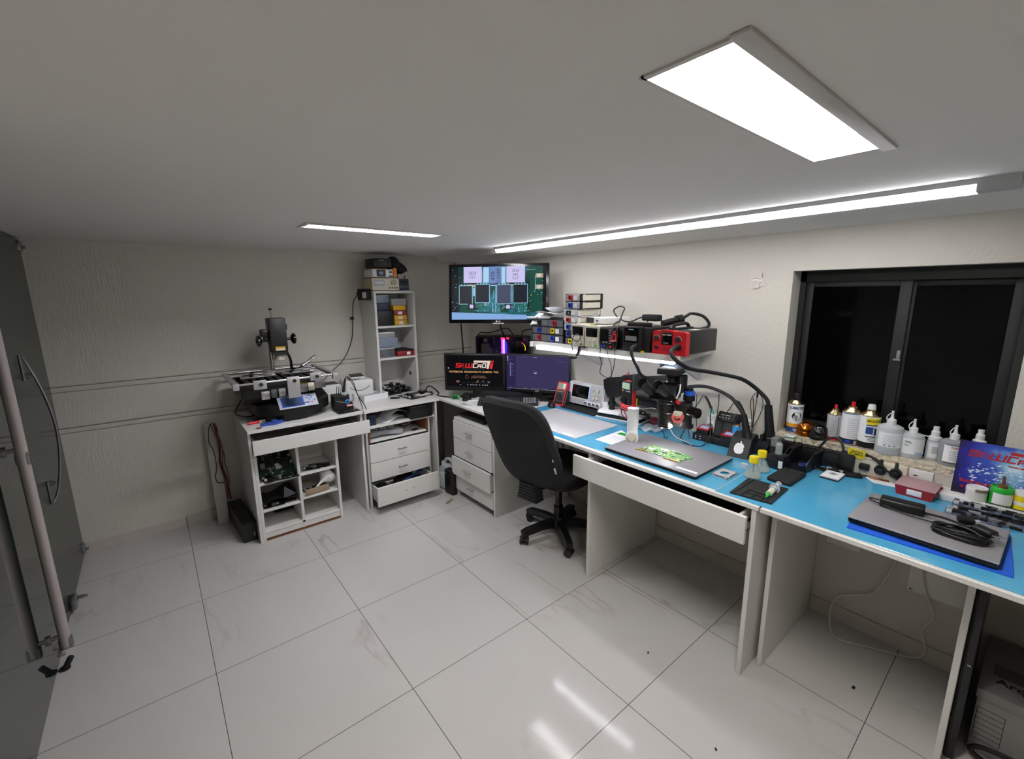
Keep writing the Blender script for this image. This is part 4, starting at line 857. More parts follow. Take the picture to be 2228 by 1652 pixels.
for u, s, c in ((.225, '5624\nCL7', .028), (.68, '3524\n245\nCL7', .026)): letters('lettering', s, c, M.tv_ink, t, (x0 + sw * u, -.0032, z0 + sh * .845), bold=-.0001)
letters('lettering', '470', .042, M.tv_ink, t, (x0 + sw * .445, -.0032, z0 + sh * .82), rot=(PI / 2, -PI / 2, 0)); letters('lettering', 'D ISSEP', .034, M.tv_ink, t, (x0 + sw * .503, -.0032, z0 + sh * .82), rot=(PI / 2, -PI / 2, 0))
letters('lettering', 'LG', .014, M.light_grey, t, (0.008, -.0008, .0125), bold=.0004)
b = MB(M.light_grey); b.cyl((-.012, 0, .0125), (-.012, -.0008, .0125), .006); b.build('emblem', t); b = MB(M.light_grey); b.box(-.04, .0, -.006, .04, .012, .002, .002); b.build('badge_rail', t)
b = MB(M.black); b.box(-.04, .05, .15, .04, .2, .19); b.box(-.09, .05, .05, .09, .06, .3); b.build('wall_arm', t)
for nm, lb, pts, r in (('video_cable', 'black cable hanging down the back wall from the television', [(-.33, -.36, 1.45), (-.30, -.31, 1.36), (-.287, -.3, 1.29), (-.280, -.3, 1.17), (-.272, -.3, 1.05), (-.27, -.31, .86), (-.27, -.32, .752)], .006),
                       ('video_cable', 'black cable slanting from the television down past the computer', [(-.32, -.90, 1.345), (-.30, -.88, 1.28), (-.24, -.86, 1.20), (-.20, -.86, 1.12), (-.19, -.84, 1.02), (-.18, -.82, .9)], .007),
                       ('antenna_wire', 'short black wire end above the television frame', [(-.43, -.50, 1.66), (-.425, -.46, 1.75), (-.425, -.45, 1.79)], .004)):
    tag(MB(M.black).tube(pts, r).build(nm), lb, 'cable')
# computer behind the monitors
loc, a, w = frame3((-.345, -.60), (-.06, -.93), .748)
t = thing('computer_tower', 'black computer with glowing pink memory sticks behind the monitors', 'computer', loc, a)
b = MB(M.black); b.box(-w / 2, 0, 0, w / 2, .015, .015); b.box(-w / 2, .15, 0, w / 2, .16, .46); b.box(-w / 2, 0, .452, w / 2, .16, .46); b.box(-w / 2, 0, 0, w / 2, .16, .012); b.box(-w / 2, 0, 0, -w / 2 + .012, .16, .46); b.box(w / 2 - .012, 0, 0, w / 2, .16, .46); b.build('case', t)
b = MB(M.pcb_dark); b.box(-w / 2 + .02, .14, .02, w / 2 - .02, .15, .44); b.m(M.light_grey); b.box(-.18, .12, .39, -.155, .14, .43); b.m(M.dark_grey); b.cyl((-.145, .06, .33), (-.145, .13, .33), .05, n=22); b.box(-.19, .05, .28, -.12, .12, .40, .01); b.build('mainboard', t)
for i, m in enumerate((M.rgb_violet, M.rgb_pink, M.rgb_blue)):
    b = MB(m); b.box(-.022 + .014 * i, .07, .30, -.012 + .014 * i, .13, .43, .002); b.m(M.rgb_red); b.box(-.024 + .014 * i, .065, .43, .0 + .016 * i, .13, .446, .002); b.build('memory_stick', t)
b = MB(M.black_gloss); b.cyl((.13, .05, .36), (.13, .10, .36), .065, n=26); b.m(M.rgb_yellow); b.tube([(.13 + .05 * math.cos(k), .048, .36 + .05 * math.sin(k)) for k in (.75, .5, .2, -.1, -.35)], .0022, 6); b.m(M.rgb_red); b.tube([(.13 + .05 * math.cos(k), .048, .36 + .05 * math.sin(k)) for k in (1.15, 1.0, .85)], .002, 6); b.build('fan', t)
tag(MB(M.black).tube([(-.34, -.62, 1.215), (-.31, -.63, 1.24), (-.26, -.66, 1.235), (-.2, -.7, 1.25), (-.14, -.75, 1.27), (-.11, -.79, 1.22)], .004).build('black_cable'), 'thin black cable curling along the top of the computer', 'cable')
tag(MB(M.black).tube([(-.09, -.88, 1.215), (-.08, -.88, 1.25), (-.05, -.95, 1.268), (-.03, -1.05, 1.255), (-.02, -1.2, 1.24)], .004).build('black_cable'), 'black cable arching from the computer towards the wall shelf', 'cable')
# keyboard, sound bar, mouse
loc, a, w = frame3((-.607, -.983), (-.277, -1.273), TOP)
t = thing('keyboard', 'dark keyboard with numeric pad in front of the two monitors', 'keyboard', loc, a)
b = MB(M.dark_grey); b.prism([(0, 0), (.155, 0), (.155, .026), (0, .014)], -w / 2, w / 2, 'x'); b.build('case', t)
kx = -w / 2 + .012
for r in range(5):
    b = MB(M.grey if 0 else M.black_matte); y = .012 + .027 * r; z = .0155 + .0775 * y
    for c in range(21):
        if c in (15, 19 + 9): continue
        x = kx + c * (w - .024) / 21
        if c in (14,) and r == 4: continue
        b.m(M.grey if c >= 16 else M.dark_grey); b.box(x + .0012, y, z, x + (w - .024) / 21 - .0012, y + .022, z + .006, .002, 1)
    b.build('key_row', t)
b = MB(M.rgb_blue); b.box(-.05, .155, .02, .12, .157, .024); b.m(M.rgb_violet); b.box(-.12, .155, .02, -.05, .157, .024); b.build('light_strip', t)
loc, a, w = frame3((-.455, -.85), (-.165, -1.105), TOP)
t = thing('sound_bar', 'black sound bar between keyboard and monitors', 'speaker', (loc[0], loc[1], TOP), a)
MB(M.black_matte).box(-w / 2 - .02, 0, 0, w / 2 + .02, .06, .062, .01).build('body', t)
t = thing('mouse', 'black computer mouse on the corner of the blue mat', 'mouse', (-.215, -1.345, TOP + .002), -.6)
b = MB(M.black); b.sph((0, 0, .0), .03, 18, .95, 1.75, 1.1); b.build('body', t); b = MB(M.dark_grey); b.cyl((-.004, -.028, .028), (.004, -.028, .028), .007, n=12); b.build('wheel', t)
for nm, lb, loc, s, m in (('black_adapter', 'small black adapter block under the left monitor', (-.575, -.80, TOP), (.06, .05, .05), M.black), ('dongle', 'white cable adapter lying left of the keyboard', (-.555, -.865, TOP), (.09, .025, .015), M.white_plastic)):
    o = MB(m).box(-s[0] / 2, -s[1] / 2, 0, s[0] / 2, s[1] / 2, s[2], .006).build(nm, loc=loc, rz=-.9 if m is M.black else -.5); tag(o, lb, 'adapter')
b = MB(M.green); b.box(-.03, -.004, 0, .03, .004, .035, .002); b.m(M.pcb_green); b.box(-.026, -.006, .004, .02, -.004, .03)
tag(b.build('green_card', loc=(-.612, -.70, TOP), rz=-.8), 'small green circuit card standing under the left monitor', 'card')
b = MB(M.clear); b.grid(lambda u, v: (-.05 + .1 * u, -.03 + .06 * v, .012 + .01 * math.sin(7 * u + 4 * v)), 8, 6, .002)
tag(b.build('clear_wrapper', loc=(-.635, -.90, TOP), rz=-.7), 'crumpled clear wrapper on the white worktop edge left of keyboard', 'wrapper')
b = MB(M.black); b.tube([(-.70, -.40, TOP + .005), (-.66, -.33, TOP + .04), (-.62, -.33, TOP + .045), (-.60, -.42, TOP + .005), (-.66, -.50, TOP + .005), (-.64, -.58, TOP + .005), (-.60, -.66, TOP + .005)], .005)
tag(b.build('black_cable'), 'black cable looping on the counter left of the left monitor', 'cable')
b = MB(M.black_matte); q = random.Random(2)
for i in range(5): b.tube([(q.uniform(-.08, .08), q.uniform(-.04, .04), q.uniform(.008, .06)) for k in range(6)], .006, 6)
tag(b.build('cable_tangle', loc=(-.115, -1.20, TOP), rz=-1.0), 'tangle of black cables under the right monitor', 'cables')['kind'] = 'stuff'

# office chair, pushed towards the bench
t = thing('office_chair', 'black office chair with torn leather backrest turned to the bench', 'chair', (-.474, -1.682, 0), .125)
def stadium(w0, w1, h, n=44):
    P = []
    for i in range(n):
        a = 2 * PI * i / n; c, s = math.cos(a), math.sin(a); p = .52
        x = math.copysign(abs(c) ** p, c); z = math.copysign(abs(s) ** p, s)
        P.append((x * (w0 + (w1 - w0) * (z + 1) / 2) / 2, z * h / 2))
    return P
def shell(b, P, th, bulge, curve):
    """a padded panel: outline P in the (y, z) plane with rounded rims; front towards +x"""
    rings = [(0, .0, -1), (.55, -.0, -1), (.93, .0, -1), (1.0, .35, 0), (1.0, .65, 0), (.95, 1.0, 1), (.6, 1.0, 1), (0, 1.0, 1)]
    vs = []; n = len(P)
    for s, d, k in rings:
        for y, z in P:
            yy, zz = y * max(s, .02), z * max(s, .02)
            vs.append((d * th + curve * yy * yy - curve * .01 + (bulge * (1 - s * s) if k > 0 else -bulge * .4 * (1 - s * s) if k < 0 else 0), yy, zz))
    fs = [(i * n + j, i * n + (j + 1) % n, (i + 1) * n + (j + 1) % n, (i + 1) * n + j) for i in range(len(rings) - 1) for j in range(n)]
    fs += [tuple(range(n)), tuple(range((len(rings) - 1) * n, len(rings) * n))]
    b.add(vs, fs)
rec = .40
b = MB(M.fabric); b.X = Matrix.Translation((-.395, 0, .705)) @ Matrix.Rotation(-rec, 4, 'Y'); shell(b, stadium(.49, .47, .60), .055, .02, .7)
br = b.build('backrest', t)
b = MB(M.light_grey); b.X = Matrix.Translation((-.395, 0, .705)) @ Matrix.Rotation(-rec, 4, 'Y')
b.box(.012, -.236, -.14, .02, -.228, -.10, .002); b.box(.018, -.234, -.06, .024, -.230, -.045, .001); note(b.build('tear', br), 'worn spots showing pale lining')
b = MB(M.seat_black); b.X = Matrix.Translation((.03, 0, .405)) @ Matrix.Rotation(-PI / 2, 4, 'Y'); shell(b, stadium(.47, .45, .50), .075, .012, 0); b.build('seat', t)
b = MB(M.rubber)
for i in range(6): b.box(-.31, -.075 + .004 * i, .345 + .018 * i, -.235, .075 - .004 * i, .36 + .018 * i, .005)
b.box(-.30, -.065, .345, -.24, .065, .45); b.build('tilt_cover', t)
b = MB(M.black); b.box(-.30, -.03, .38, .05, .03, .40, .004); b.box(-.12, -.09, .375, .12, .09, .395, .004); b.build('back_bracket', t)
b = MB(M.black_gloss); b.cyl((0, 0, .07), (0, 0, .20), .035, .03); b.cyl((0, 0, .20), (0, 0, .385), .022); b.build('gas_lift', t)
b = MB(M.black); b.lathe([(.02, .05), (.05, .055), (.05, .10), (.036, .13), (.02, .13)], 24); b.build('hub', t)
for k in range(5):
    a = math.radians(167.8 + 72 * k) - .125; ca, sa = math.cos(a), math.sin(a)
    b = MB(M.black); b.at(0, 0, 0, rz=a); b.prism([(.03, .06), (.12, .068), (.23, .058), (.262, .048), (.268, .085), (.235, .098), (.12, .112), (.03, .115)], -.02, .02, 'y'); b.build('leg', t)
    b = MB(M.rubber); b.at(.252 * ca, .252 * sa, 0, rz=a + .9)
    for s in (-1, 1): b.cyl((0, s * .008, .025), (0, s * .026, .025), .025, n=22)
    b.m(M.black); b.cyl((0, -.008, .025), (0, .008, .025), .012, n=12); b.cyl((0, 0, .03), (0, 0, .06), .007, n=10); b.build('caster', t)
# ================================================================ THE BLUE BENCHES
t = thing('work_bench', 'white workbench with blue mat and long drawer, under the microscope', 'workbench', (-.34, -2.12, 0))
W(-.345, -.822, .729, .335, .818, .7465).build('bench_top', t)
W(-.323, .016, 0, .322, .034, .729).build('side_panel', t); W(-.342, -.815, 0, .31, -.797, .729).build('side_panel', t); W(.30, .034, .55, .316, .80, .729).build('back_rail', t); W(.29, .77, 0, .31, .80, .55).build('rear_leg', t)
dr = W(-.395, -.80, .600, -.378, .078, .712).build('drawer', t)
b = MB(M.melamine); b.box(-.378, -.77, .61, .2, -.758, .70); b.box(-.378, .0, .61, .2, .012, .70); b.box(-.378, -.77, .61, .2, .012, .616); b.build('drawer_tray', dr)
MB(M.black_matte).box(-.30, -.78, .655, .2, .0, .66).build('shade_sheet', dr)  # black sheet laid in the drawer, its colour stands in for the shade inside
t = thing('work_bench', 'white workbench with blue mat and open legs, under the window', 'workbench', (-.34, -3.40, 0))
W(-.348, -.45, .729, .335, .452, .7465).build('bench_top', t)
W(-.232, .43, 0, .316, .447, .729).build('side_panel', t); W(-.185, -.112, 0, .316, -.095, .729).build('side_panel', t); W(-.2, -.44, 0, .316, -.42, .729).build('side_panel', t)
b = MB(M.esd_blue); b.box(-.66, -2.763, .7467, -.004, -1.302, .749, .001, 1)
tag(b.build('bench_mat'), 'glossy blue mat covering the microscope bench', 'mat')
b = MB(M.esd_blue); b.box(-.672, -3.84, .7467, -.004, -2.767, .749, .001, 1)
tag(b.build('bench_mat'), 'glossy blue mat covering the bench end under the window', 'mat')
Z0 = .7492
t = thing('repair_mat', 'plain pale grey work mat behind the office chair', 'mat', (-.425, -1.68, Z0))
W2 = MB(M.mat_grey); W2.box(-.197, -.272, 0, .19, .272, .003, .001, 1); W2.build('sheet', t)
b = MB(M.white_paper); b.box(-.185, -.235, .003, -.165, -.16, .0035); b.build('label', t)
t = thing('printed_sheet', 'white printed sheet with green stripe beside the grey laptop', 'paper', (-.435, -2.09, Z0))
MB(M.white_paper).prism([(-.11, .06), (.135, .07), (.085, -.035), (-.11, -.075)], 0, .0006).build('sheet', t)
b = MB(M.green); b.box(.06, -.01, .0006, .1, .045, .0009); b.build('green_stripe', t)
b = MB(M.light_grey)
for i in range(5): b.box(-.075 + .022 * i, -.04, .0006, -.072 + .022 * i, .035, .0008)
b.build('print', t)
t = thing('laptop', 'closed grey laptop under the green board and microscope', 'laptop', (-.466, -2.42, Z0))
b = MB(M.black_gloss); b.box(-.174, -.246, .003, .170, .246, .012, .004); b.build('base', t)
b = MB(M.laptop_grey); b.box(-.175, -.247, .013, .171, .247, .019, .003); b.build('lid', t)
b = MB(M.white_paper); b.box(-.150, -.235, .0191, -.132, -.135, .0194); b.build('label', t)
b = MB(M.rubber)
for x in (-.15, .14):
    for y in (-.2, .2): b.cb(x, y, .0018, .03, .015, .0036)
b.build('feet_pads', t)
t = thing('laptop_board', 'bright green and gold laptop circuit board on the grey laptop lid', 'circuit board', (-.492, -2.425, Z0 + .0195), 0)
b = MB(M.pcb_lime)
b.prism([(-.065, .125), (-.03, .118), (-.028, .085), (-.045, .04), (-.045, -.02), (-.062, -.06), (-.062, -.115), (.0, -.115), (.012, -.095), (.012, .10), (-.02, .10), (-.022, .122)], 0, .002)
b.prism([(.012, .10), (.055, .11), (.055, -.085), (.04, -.125), (.012, -.125), (.012, -.095)], 0, .002); b.build('board', t)
b = MB(M.chip); q = random.Random(14)
MC = [M.board_lime, M.cream, M.light_grey, M.board_green, M.gold, M.white_paper, M.cream, M.board_lime]
for i in range(90):
    x, y = q.uniform(-.058, .05), q.uniform(-.112, .108)
    if x < -.04 and -.02 > y > -.06: continue
    b.m(MC[i % 8]); b.cb(x, y, .0027, q.uniform(.003, .009), q.uniform(.003, .010), q.uniform(.0012, .0022))
b.m(M.white_paper); b.cb(.032, .02, .003, .014, .045, .002); b.cb(.0, .075, .003, .02, .026, .0015); b.m(M.light_grey); b.cb(.022, .02, .0028, .002, .07, .002); b.cb(.043, .0, .0028, .002, .09, .002); b.m(M.chip); b.cb(.036, -.05, .003, .008, .03, .0014); b.cb(-.02, .04, .003, .016, .016, .0014); b.m(M.board_blue); b.cb(-.005, .0, .003, .014, .03, .0015)
b.build('circuitry', t)
b = MB(M.gold); b.tube([(-.06, .12, .002), (-.05, .09, .003), (-.055, .06, .002)], .004, 6); b.box(-.066, -.10, .001, -.058, -.03, .004); b.build('gold_rim', t)
t = thing('drive_bracket', 'flat silver drive bracket with octagonal hole right of the grey laptop', 'bracket', (-.483, -2.716, Z0))
b = MB(M.tray_metal); o8 = [(.022 * math.cos(a), .018 * math.sin(a)) for a in [PI / 8 + i * PI / 4 for i in range(8)]]
R4 = [(.05, .036), (-.05, .036), (-.05, -.036), (.05, -.036)]
for i in range(8):
    p0, p1 = o8[i], o8[(i + 1) % 8]
    f = lambda p: (max(-.05, min(.05, p[0] * 3.4)), max(-.036, min(.036, p[1] * 3.0)))
    b.prism([p0, p1, f(p1), f(p0)], .005, .0075)
b.box(-.05, -.036, 0, -.047, .036, .0075); b.box(.047, -.036, 0, .05, .036, .0075); b.box(-.05, .034, 0, .05, .036, .0075); b.box(-.05, -.036, 0, .05, -.034, .0075); b.build('plate', t)
t = thing('silicone_mat', 'black silicone parts mat with raised ribs at the bench corner', 'mat', (-.547, -2.89, Z0))
b = MB(M.rubber); b.prism([(-.105, .072), (.095, .085), (.105, -.066), (-.085, -.076)], 0, .006); b.build('sheet', t)
b = MB(M.black_matte)
b.box(-.098, .058, .006, .09, .062, .0085)
for x0, x1, y in ((-.09, -.03, .03), (-.09, -.03, -.005), (-.085, -.02, -.04), (-.085, -.04, -.055)): b.box(x0, y - .0015, .006, x1, y + .0015, .0085)
for x in (-.03, -.06): b.box(x - .0015, -.055, .006, x + .0015, .03, .0085)
b.build('ribs', t)
b = MB(M.steel)
for x in (-.04, -.02, .085): b.cyl((x, .068, .006), (x, .068, .0075), .0035, n=10)
b.build('magnet_row', t)
t = thing('flux_syringe', 'flux syringe with green tip lying on the black silicone mat', 'syringe', (-.548, -2.932, Z0 + .017), rot=(0, -.07, .03))
b = MB(M.cream); b.cyl((-.03, 0, 0), (.012, 0, 0), .0115, n=18); b.lathe([(.0, 0), (.0, 0)], 4); b.build('barrel', t)
b = MB(M.green); b.cyl((-.055, 0, -.006), (-.03, 0, 0), .0012, .009, n=14); b.build('needle_tip', t)
b = MB(M.frosted); b.cyl((.012, 0, 0), (.055, 0, 0), .0115, n=18); b.cyl((.030, 0, 0), (.033, 0, 0), .02, n=18); b.cyl((.055, 0, 0), (.075, 0, .002), .007, n=12); b.cyl((.073, 0, .002), (.077, 0, .002), .012, n=16); b.build('plunger', t)
b = MB(M.black); b.cyl((.012, 0, 0), (.015, 0, 0), .0118, n=18); b.build('seal_ring', t)
t = thing('external_drive', 'flat black external drive behind the silicone mat', 'drive', (-.322, -2.908, Z0), -.02)
b = MB(M.black_matte); b.box(-.088, -.047, 0, .085, .047, .020, .008, 3); b.build('case', t)
b = MB(M.dark_grey); b.box(.04, -.036, .0201, .07, .01, .0206); b.build('badge', t); b = MB(M.light_grey); b.cyl((.03, -.035, .02), (.03, -.035, .0204), .0016, n=8); b.build('led_dot', t)
def flask(label, loc):
    t = thing('flask', label, 'flask', loc, 0, 'flasks with yellow caps')
    b = MB(M.glass); b.lathe([(.0, .001), (.034, .001), (.037, .006), (.034, .016), (.015, .055), (.014, .068), (.0128, .068), (.0135, .054), (.0325, .016), (.035, .007), (.033, .003), (0, .003)], 32); b.build('body', t)
    b = MB(M.liquid); b.lathe([(0, .0035), (.0325, .0035), (.0345, .008), (.032, .015), (0, .015)], 28); b.build('liquid', t)
    b = MB(M.yellow); b.lathe([(0, .094), (.0175, .094), (.0185, .092), (.0185, .066), (.0, .066)], 26); b.build('cap', t)
    b = MB(M.dark_grey); b.cyl((0, 0, .066), (.002, 0, .022), .0035, n=8); b.build('brush_stem', t)
    return t
flask('glass flask with yellow cap nearer the bench edge, in front of the other flask', (-.416, -2.806, Z0))
flask('glass flask with yellow cap farther back, against the small black box', (-.318, -2.80, Z0))
b = MB(M.clear); b.lathe([(0, 0), (.016, 0), (.016, .018), (.0, .018)], 20)
tag(b.build('clear_jar', loc=(-.335, -2.735, Z0)), 'small low clear jar behind the nearer glass flask', 'jar')
t = thing('parts_box', 'small black cardboard box with white sticker behind the flasks', 'box', (-.225, -2.835, Z0), -.1)
MB(M.black).box(-.03, -.035, 0, .03, .035, .065, .002).build('body', t); MB(M.white_paper).box(-.031, -.033, .01, -.0302, -.015, .045).build('label', t); MB(M.dark_grey).box(-.031, -.005, .045, -.0302, .025, .05).build('print', t)
b = MB(M.glass); b.lathe([(0, 0), (.015, 0), (.015, .045), (.008, .055), (.0065, .054), (.013, .044), (.013, .002), (0, .002)], 20)
tag(b.build('glass_bottle', loc=(-.222, -2.832, Z0 + .066)), 'small clear glass bottle on top of the small black box', 'bottle')
def bin_(label, loc, rz):
    t = thing('storage_bin', label, 'bin', loc, rz)
    b = MB(M.black); b.box(-.085, -.045, 0, .085, .045, .004); b.box(.081, -.045, 0, .085, .045, .075)
    for s in (-1, 1): b.prism([(-.085, 0), (.085, 0), (.085, .075), (-.02, .075), (-.075, .045), (-.085, .03)], s * .045 - (.004 if s > 0 else 0), s * .045 + (0 if s > 0 else .004), 'y')
    b.box(-.085, -.045, 0, -.081, .045, .028); b.build('body', t)
    b = MB(M.black_matte); b.box(-.024, -.05, .072, .088, -.042, .08, .002); b.build('rim', t); b = MB(M.black_matte); b.box(-.024, .042, .072, .088, .05, .08, .002); b.build('rim', t)
    return t
bin_('black open fronted parts bin holding blue wire beside the external drive', (-.118, -2.905, Z0), -.08)
bin_('black open fronted parts bin half hidden behind the small black box', (-.100, -2.80, Z0), -.08)
b = MB(M.tool_blue); b.tube([(-.03, -.02, .0), (0, .01, .008), (.03, -.01, .004), (.0, -.02, .010), (-.03, .01, .006)], .003, 6)
tag(b.build('blue_wire', loc=(-.14, -2.905, Z0 + .008)), 'short blue wire lying in the black parts bin', 'wire')
t = thing('hard_drive', 'silver laptop hard drive with white label on the blue mat', 'hard drive', (-.156, -3.028, Z0))
MB(M.dark_grey).box(-.05, -.035, 0, .05, .035, .006, .001).build('base', t); MB(M.tray_metal).box(-.05, -.035, .006, .05, .035, .0095, .001).build('cover', t)
b = MB(M.white_paper); b.box(-.044, -.031, .0095, .046, .031, .0099); b.m(M.light_grey); b.cyl((.012, 0, .0099), (.012, 0, .0102), .017, n=24); b.m(M.grey); b.cyl((.012, 0, .0102), (.012, 0, .0104), .009, n=20); b.build('label', t)
# second laptop, its folder and charger
b = MB(M.folder_blue); b.prism([(-.618, -3.198), (-.33, -3.18), (-.275, -3.555), (-.590, -3.578)], Z0, Z0 + .004)
tag(b.build('folder'), 'bright blue plastic folder under the silver laptop', 'folder')
t = thing('laptop', 'closed silver laptop lying on the bright blue folder', 'laptop', (-.44, -3.37, Z0 + .0042), -.02)
b = MB(M.black_gloss); b.box(-.143, -.178, .002, .143, .178, .017, .006); b.build('base', t)
b = MB(M.laptop_grey); b.box(-.145, -.18, .018, .145, .18, .024, .004, 3); b.build('lid', t)
b = MB(M.rubber); b.cb(-.1, .12, .001, .08, .02, .002); b.cb(-.1, -.12, .001, .08, .02, .002); b.cb(.1, 0, .001, .02, .2, .002); b.build('feet_pads', t)
LZ = Z0 + .0285
t = thing('laptop_charger', 'black laptop charger brick with coiled cable on the silver laptop', 'charger', (-.45, -3.37, LZ), -.02)
b = MB(M.black); b.at(.065, .075, 0, rz=.10); b.box(-.026, -.06, 0, .026, .06, .032, .006, 3); b.build('brick', t)
b = MB(M.black)
for k in range(9):
    r = .034 + .0022 * (k % 4); q = random.Random(k); ox, oy = -.03 + q.uniform(-.006, .006), -.085 + q.uniform(-.008, .008)
    b.tube([(ox + .75 * r * math.cos(a), oy + 1.55 * r * math.sin(a), .004 + .005 * (k // 2) + .004 * math.sin(2 * a + k)) for a in [i * PI / 6 for i in range(12)]], .0033, 7, 4, closed=True)
b.build('cable_coil', t)
b = MB(M.black); b.tube([(.06, .015, .012), (.045, -.03, .02), (.02, -.07, .026), (.0, -.1, .028)], .004); b.tube([(.07, .14, .010), (.062, .165, .012), (.045, .15, .010), (.02, .06, .006), (.0, -.02, .012), (-.02, -.06, .02)], .0026); b.build('cable', t)
b = MB(M.black); b.at(.01, -.125, .028, rz=-.5); b.box(-.018, -.035, -.01, .018, .02, .012, .007, 3); b.build('plug', t)
for i in range(3):
    b = MB(M.chrome); b.at(.01, -.125, .028, rz=-.5); b.cyl((-.01 + .01 * i, -.035, .002), (-.01 + .01 * i, -.052, .002), .0023, n=8); b.build('plug_pin', t)
b = MB(M.black); b.at(.055, -.085, .028, rz=.3); b.box(-.018, -.02, -.01, .018, .02, .012, .006); b.m(M.light_grey); b.box(-.012, -.03, .004, .0, -.02, .008); b.build('connector', t)
# oscilloscope and meters
def meter_body(t, m, w, h, d, x=0):
    b = MB(m); b.prism([(-w / 2, .01), (-w / 2 + .008, 0), (w / 2 - .008, 0), (w / 2, .01), (w / 2 - .004, h - .006), (w / 2 - .012, h), (-w / 2 + .012, h), (-w / 2 + .004, h - .006)], 0, d, 'y'); b.build('casing', t)
    b = MB(M.dark_grey); b.box(-w / 2 + .008, -.0015, .012, w / 2 - .008, .001, h * .64); b.build('face_plate', t)
    b = MB(M.lcd_green); b.box(-w / 2 + .011, -.002, h * .68, w / 2 - .011, .001, h * .93); b.build('display', t)
    b = MB(M.black); b.cyl((0, 0, h * .36), (0, -.007, h * .36), w * .24, n=24); b.box(-w * .22, -.01, h * .345, w * .22, -.006, h * .375, .002); b.build('dial', t)
    for i in range(4):
        b = MB(M.black_gloss); b.cyl((-w * .3 + w * .2 * i, -.0015, h * .11), (-w * .3 + w * .2 * i, -.004, h * .11), w * .06, n=10); b.build('jack', t)
    for i in range(5):
        b = MB(M.yellow if i == 0 else M.light_grey); b.box(-w * .34 + w * .15 * i, -.004, h * .57, -w * .34 + w * .15 * i + w * .09, -.001, h * .60, .001); b.build('button', t)
t = thing('multimeter', 'red multimeter propped up beside the white oscilloscope', 'multimeter', (-.165, -1.355, Z0), rot=(math.radians(-24), 0, FW + .18))
meter_body(t, M.red_bright, .088, .178, .035)
b = MB(M.dark_grey); b.box(.044, .004, .004, .058, .05, .12, .006); b.build('side_clip', t)
MB(M.white_paper).box(.012, -.0026, .13, .03, -.0019, .165).build('sticker', t)
t = thing('oscilloscope', 'white digital oscilloscope with dark screen against the wall on the blue mat', 'oscilloscope', (-.085, -1.535, Z0), rot=(math.radians(-10), 0, FW))
b = MB(M.white_plastic); b.prism([(-.163, .03), (-.16, .022), (.150, .022), (.160, .03), (.160, .165), (.150, .178), (-.150, .178), (-.163, .165)], 0, .06, 'y'); b.build('casing', t)
b = MB(M.light_grey); b.box(-.155, -.004, .028, .152, 0, .172, .002); b.m(M.white_plastic); b.box(-.145, -.006, .058, .045, -.003, .17, .002); b.m(M.sky_label); b.box(-.157, -.0055, .07, -.147, -.003, .165); b.box(.036, -.0065, .055, .046, -.0045, .15); b.build('front_frame', t)
b = MB(M.screen_off); b.box(-.122, -.0075, .068, .03, -.005, .155, .001); b.build('screen', t)
letters('lettering', 'RIGOL', .008, M.grey, t, (-.115, -.0068, .163), align='LEFT', bold=.0002); letters('lettering', 'DIGITAL OSCILLOSCOPE', .005, M.grey, t, (-.085, -.0068, .163), align='LEFT')
for i in range(7):
    b = MB(M.tool_blue); b.box(-.155, -.007, .075 + .0125 * i, -.149, -.005, .081 + .0125 * i); b.build('soft_key', t)
for x, z, r in ((.068, .135, .008), (.085, .11, .010), (.112, .112, .010), (.082, .083, .010), (.108, .085, .010), (.128, .108, .006), (.128, .085, .006)):
    b = MB(M.cream); b.cyl((x, -.004, z), (x, -.015, z), r, r * .85, n=18); b.build('knob', t)
for x, z, m in ((.12, .143, M.green), (.12, .132, M.green), (.09, .14, M.cream), (.10, .14, M.cream), (.09, .131, M.cream), (.10, .131, M.cream), (.135, .097, M.cream), (.135, .075, M.cream), (.06, .10, M.cream), (.06, .085, M.cream), (.062, .072, M.cream)):
    b = MB(m); b.box(x - .005, -.007, z - .003, x + .005, -.004, z + .003, .001); b.build('button', t)
for i in range(4):
    b = MB(M.white_paper); b.box(.005 + .035 * i, -.006, .03, .035 + .035 * i, -.003, .056, .003); b.m(M.steel); b.cyl((.02 + .035 * i, -.006, .042), (.02 + .035 * i, -.018, .042), .007, n=16); b.m(M.black); b.cyl((.02 + .035 * i, -.0181, .042), (.02 + .035 * i, -.0185, .042), .004, n=12); b.build('probe_socket', t)
b = MB(M.black); b.box(-.13, .0, .0, -.09, .05, .024, .004); b.box(.10, .0, 0, .14, .05, .024, .004); b.build('stand_foot', t)
b = MB(M.black_matte); b.prism([(-.09, -.16), (.075, -.16), (.085, .15), (-.085, .15)], 0, .006)
tag(b.build('black_plate', loc=(-.10, -1.55, Z0)), 'thin black plate under the white oscilloscope', 'plate')
# ---------------------------------------------------------------- behind the microscope
t = thing('flatbed_device', 'white flat device with black band lying at the wall behind white tube', 'device', (-.085, -1.87, Z0), FW + .18)
b = MB(M.black); b.box(-.15, -.075, .008, .15, .08, .028, .006); b.build('base', t); b = MB(M.white_plastic); b.box(-.155, -.08, .0, .155, .08, .010, .003); b.box(-.15, -.07, .028, .15, .08, .048, .008); b.build('shell', t)
t = thing('paper_pad', 'white paper sheet draped on the flat white device', 'paper', (-.13, -1.81, Z0 + .0485), FW + .25)
MB(M.white_paper).grid(lambda u, v: (-.07 + .14 * u, -.06 + .11 * v, .003 - .02 * max(0, .35 - v) ** 1.2 * 2), 6, 8, .001).build('sheet', t)
b = MB(M.gold); b.box(-.03, .03, .004, .02, .045, .007); b.build('gold_clip', t)
pcb('circuit_board', 'small green board standing on the white flat device behind the microscope', .09, .06, (-.065, -2.0, Z0 + .052), FW, M.pcb_green, 31, 10, .03)
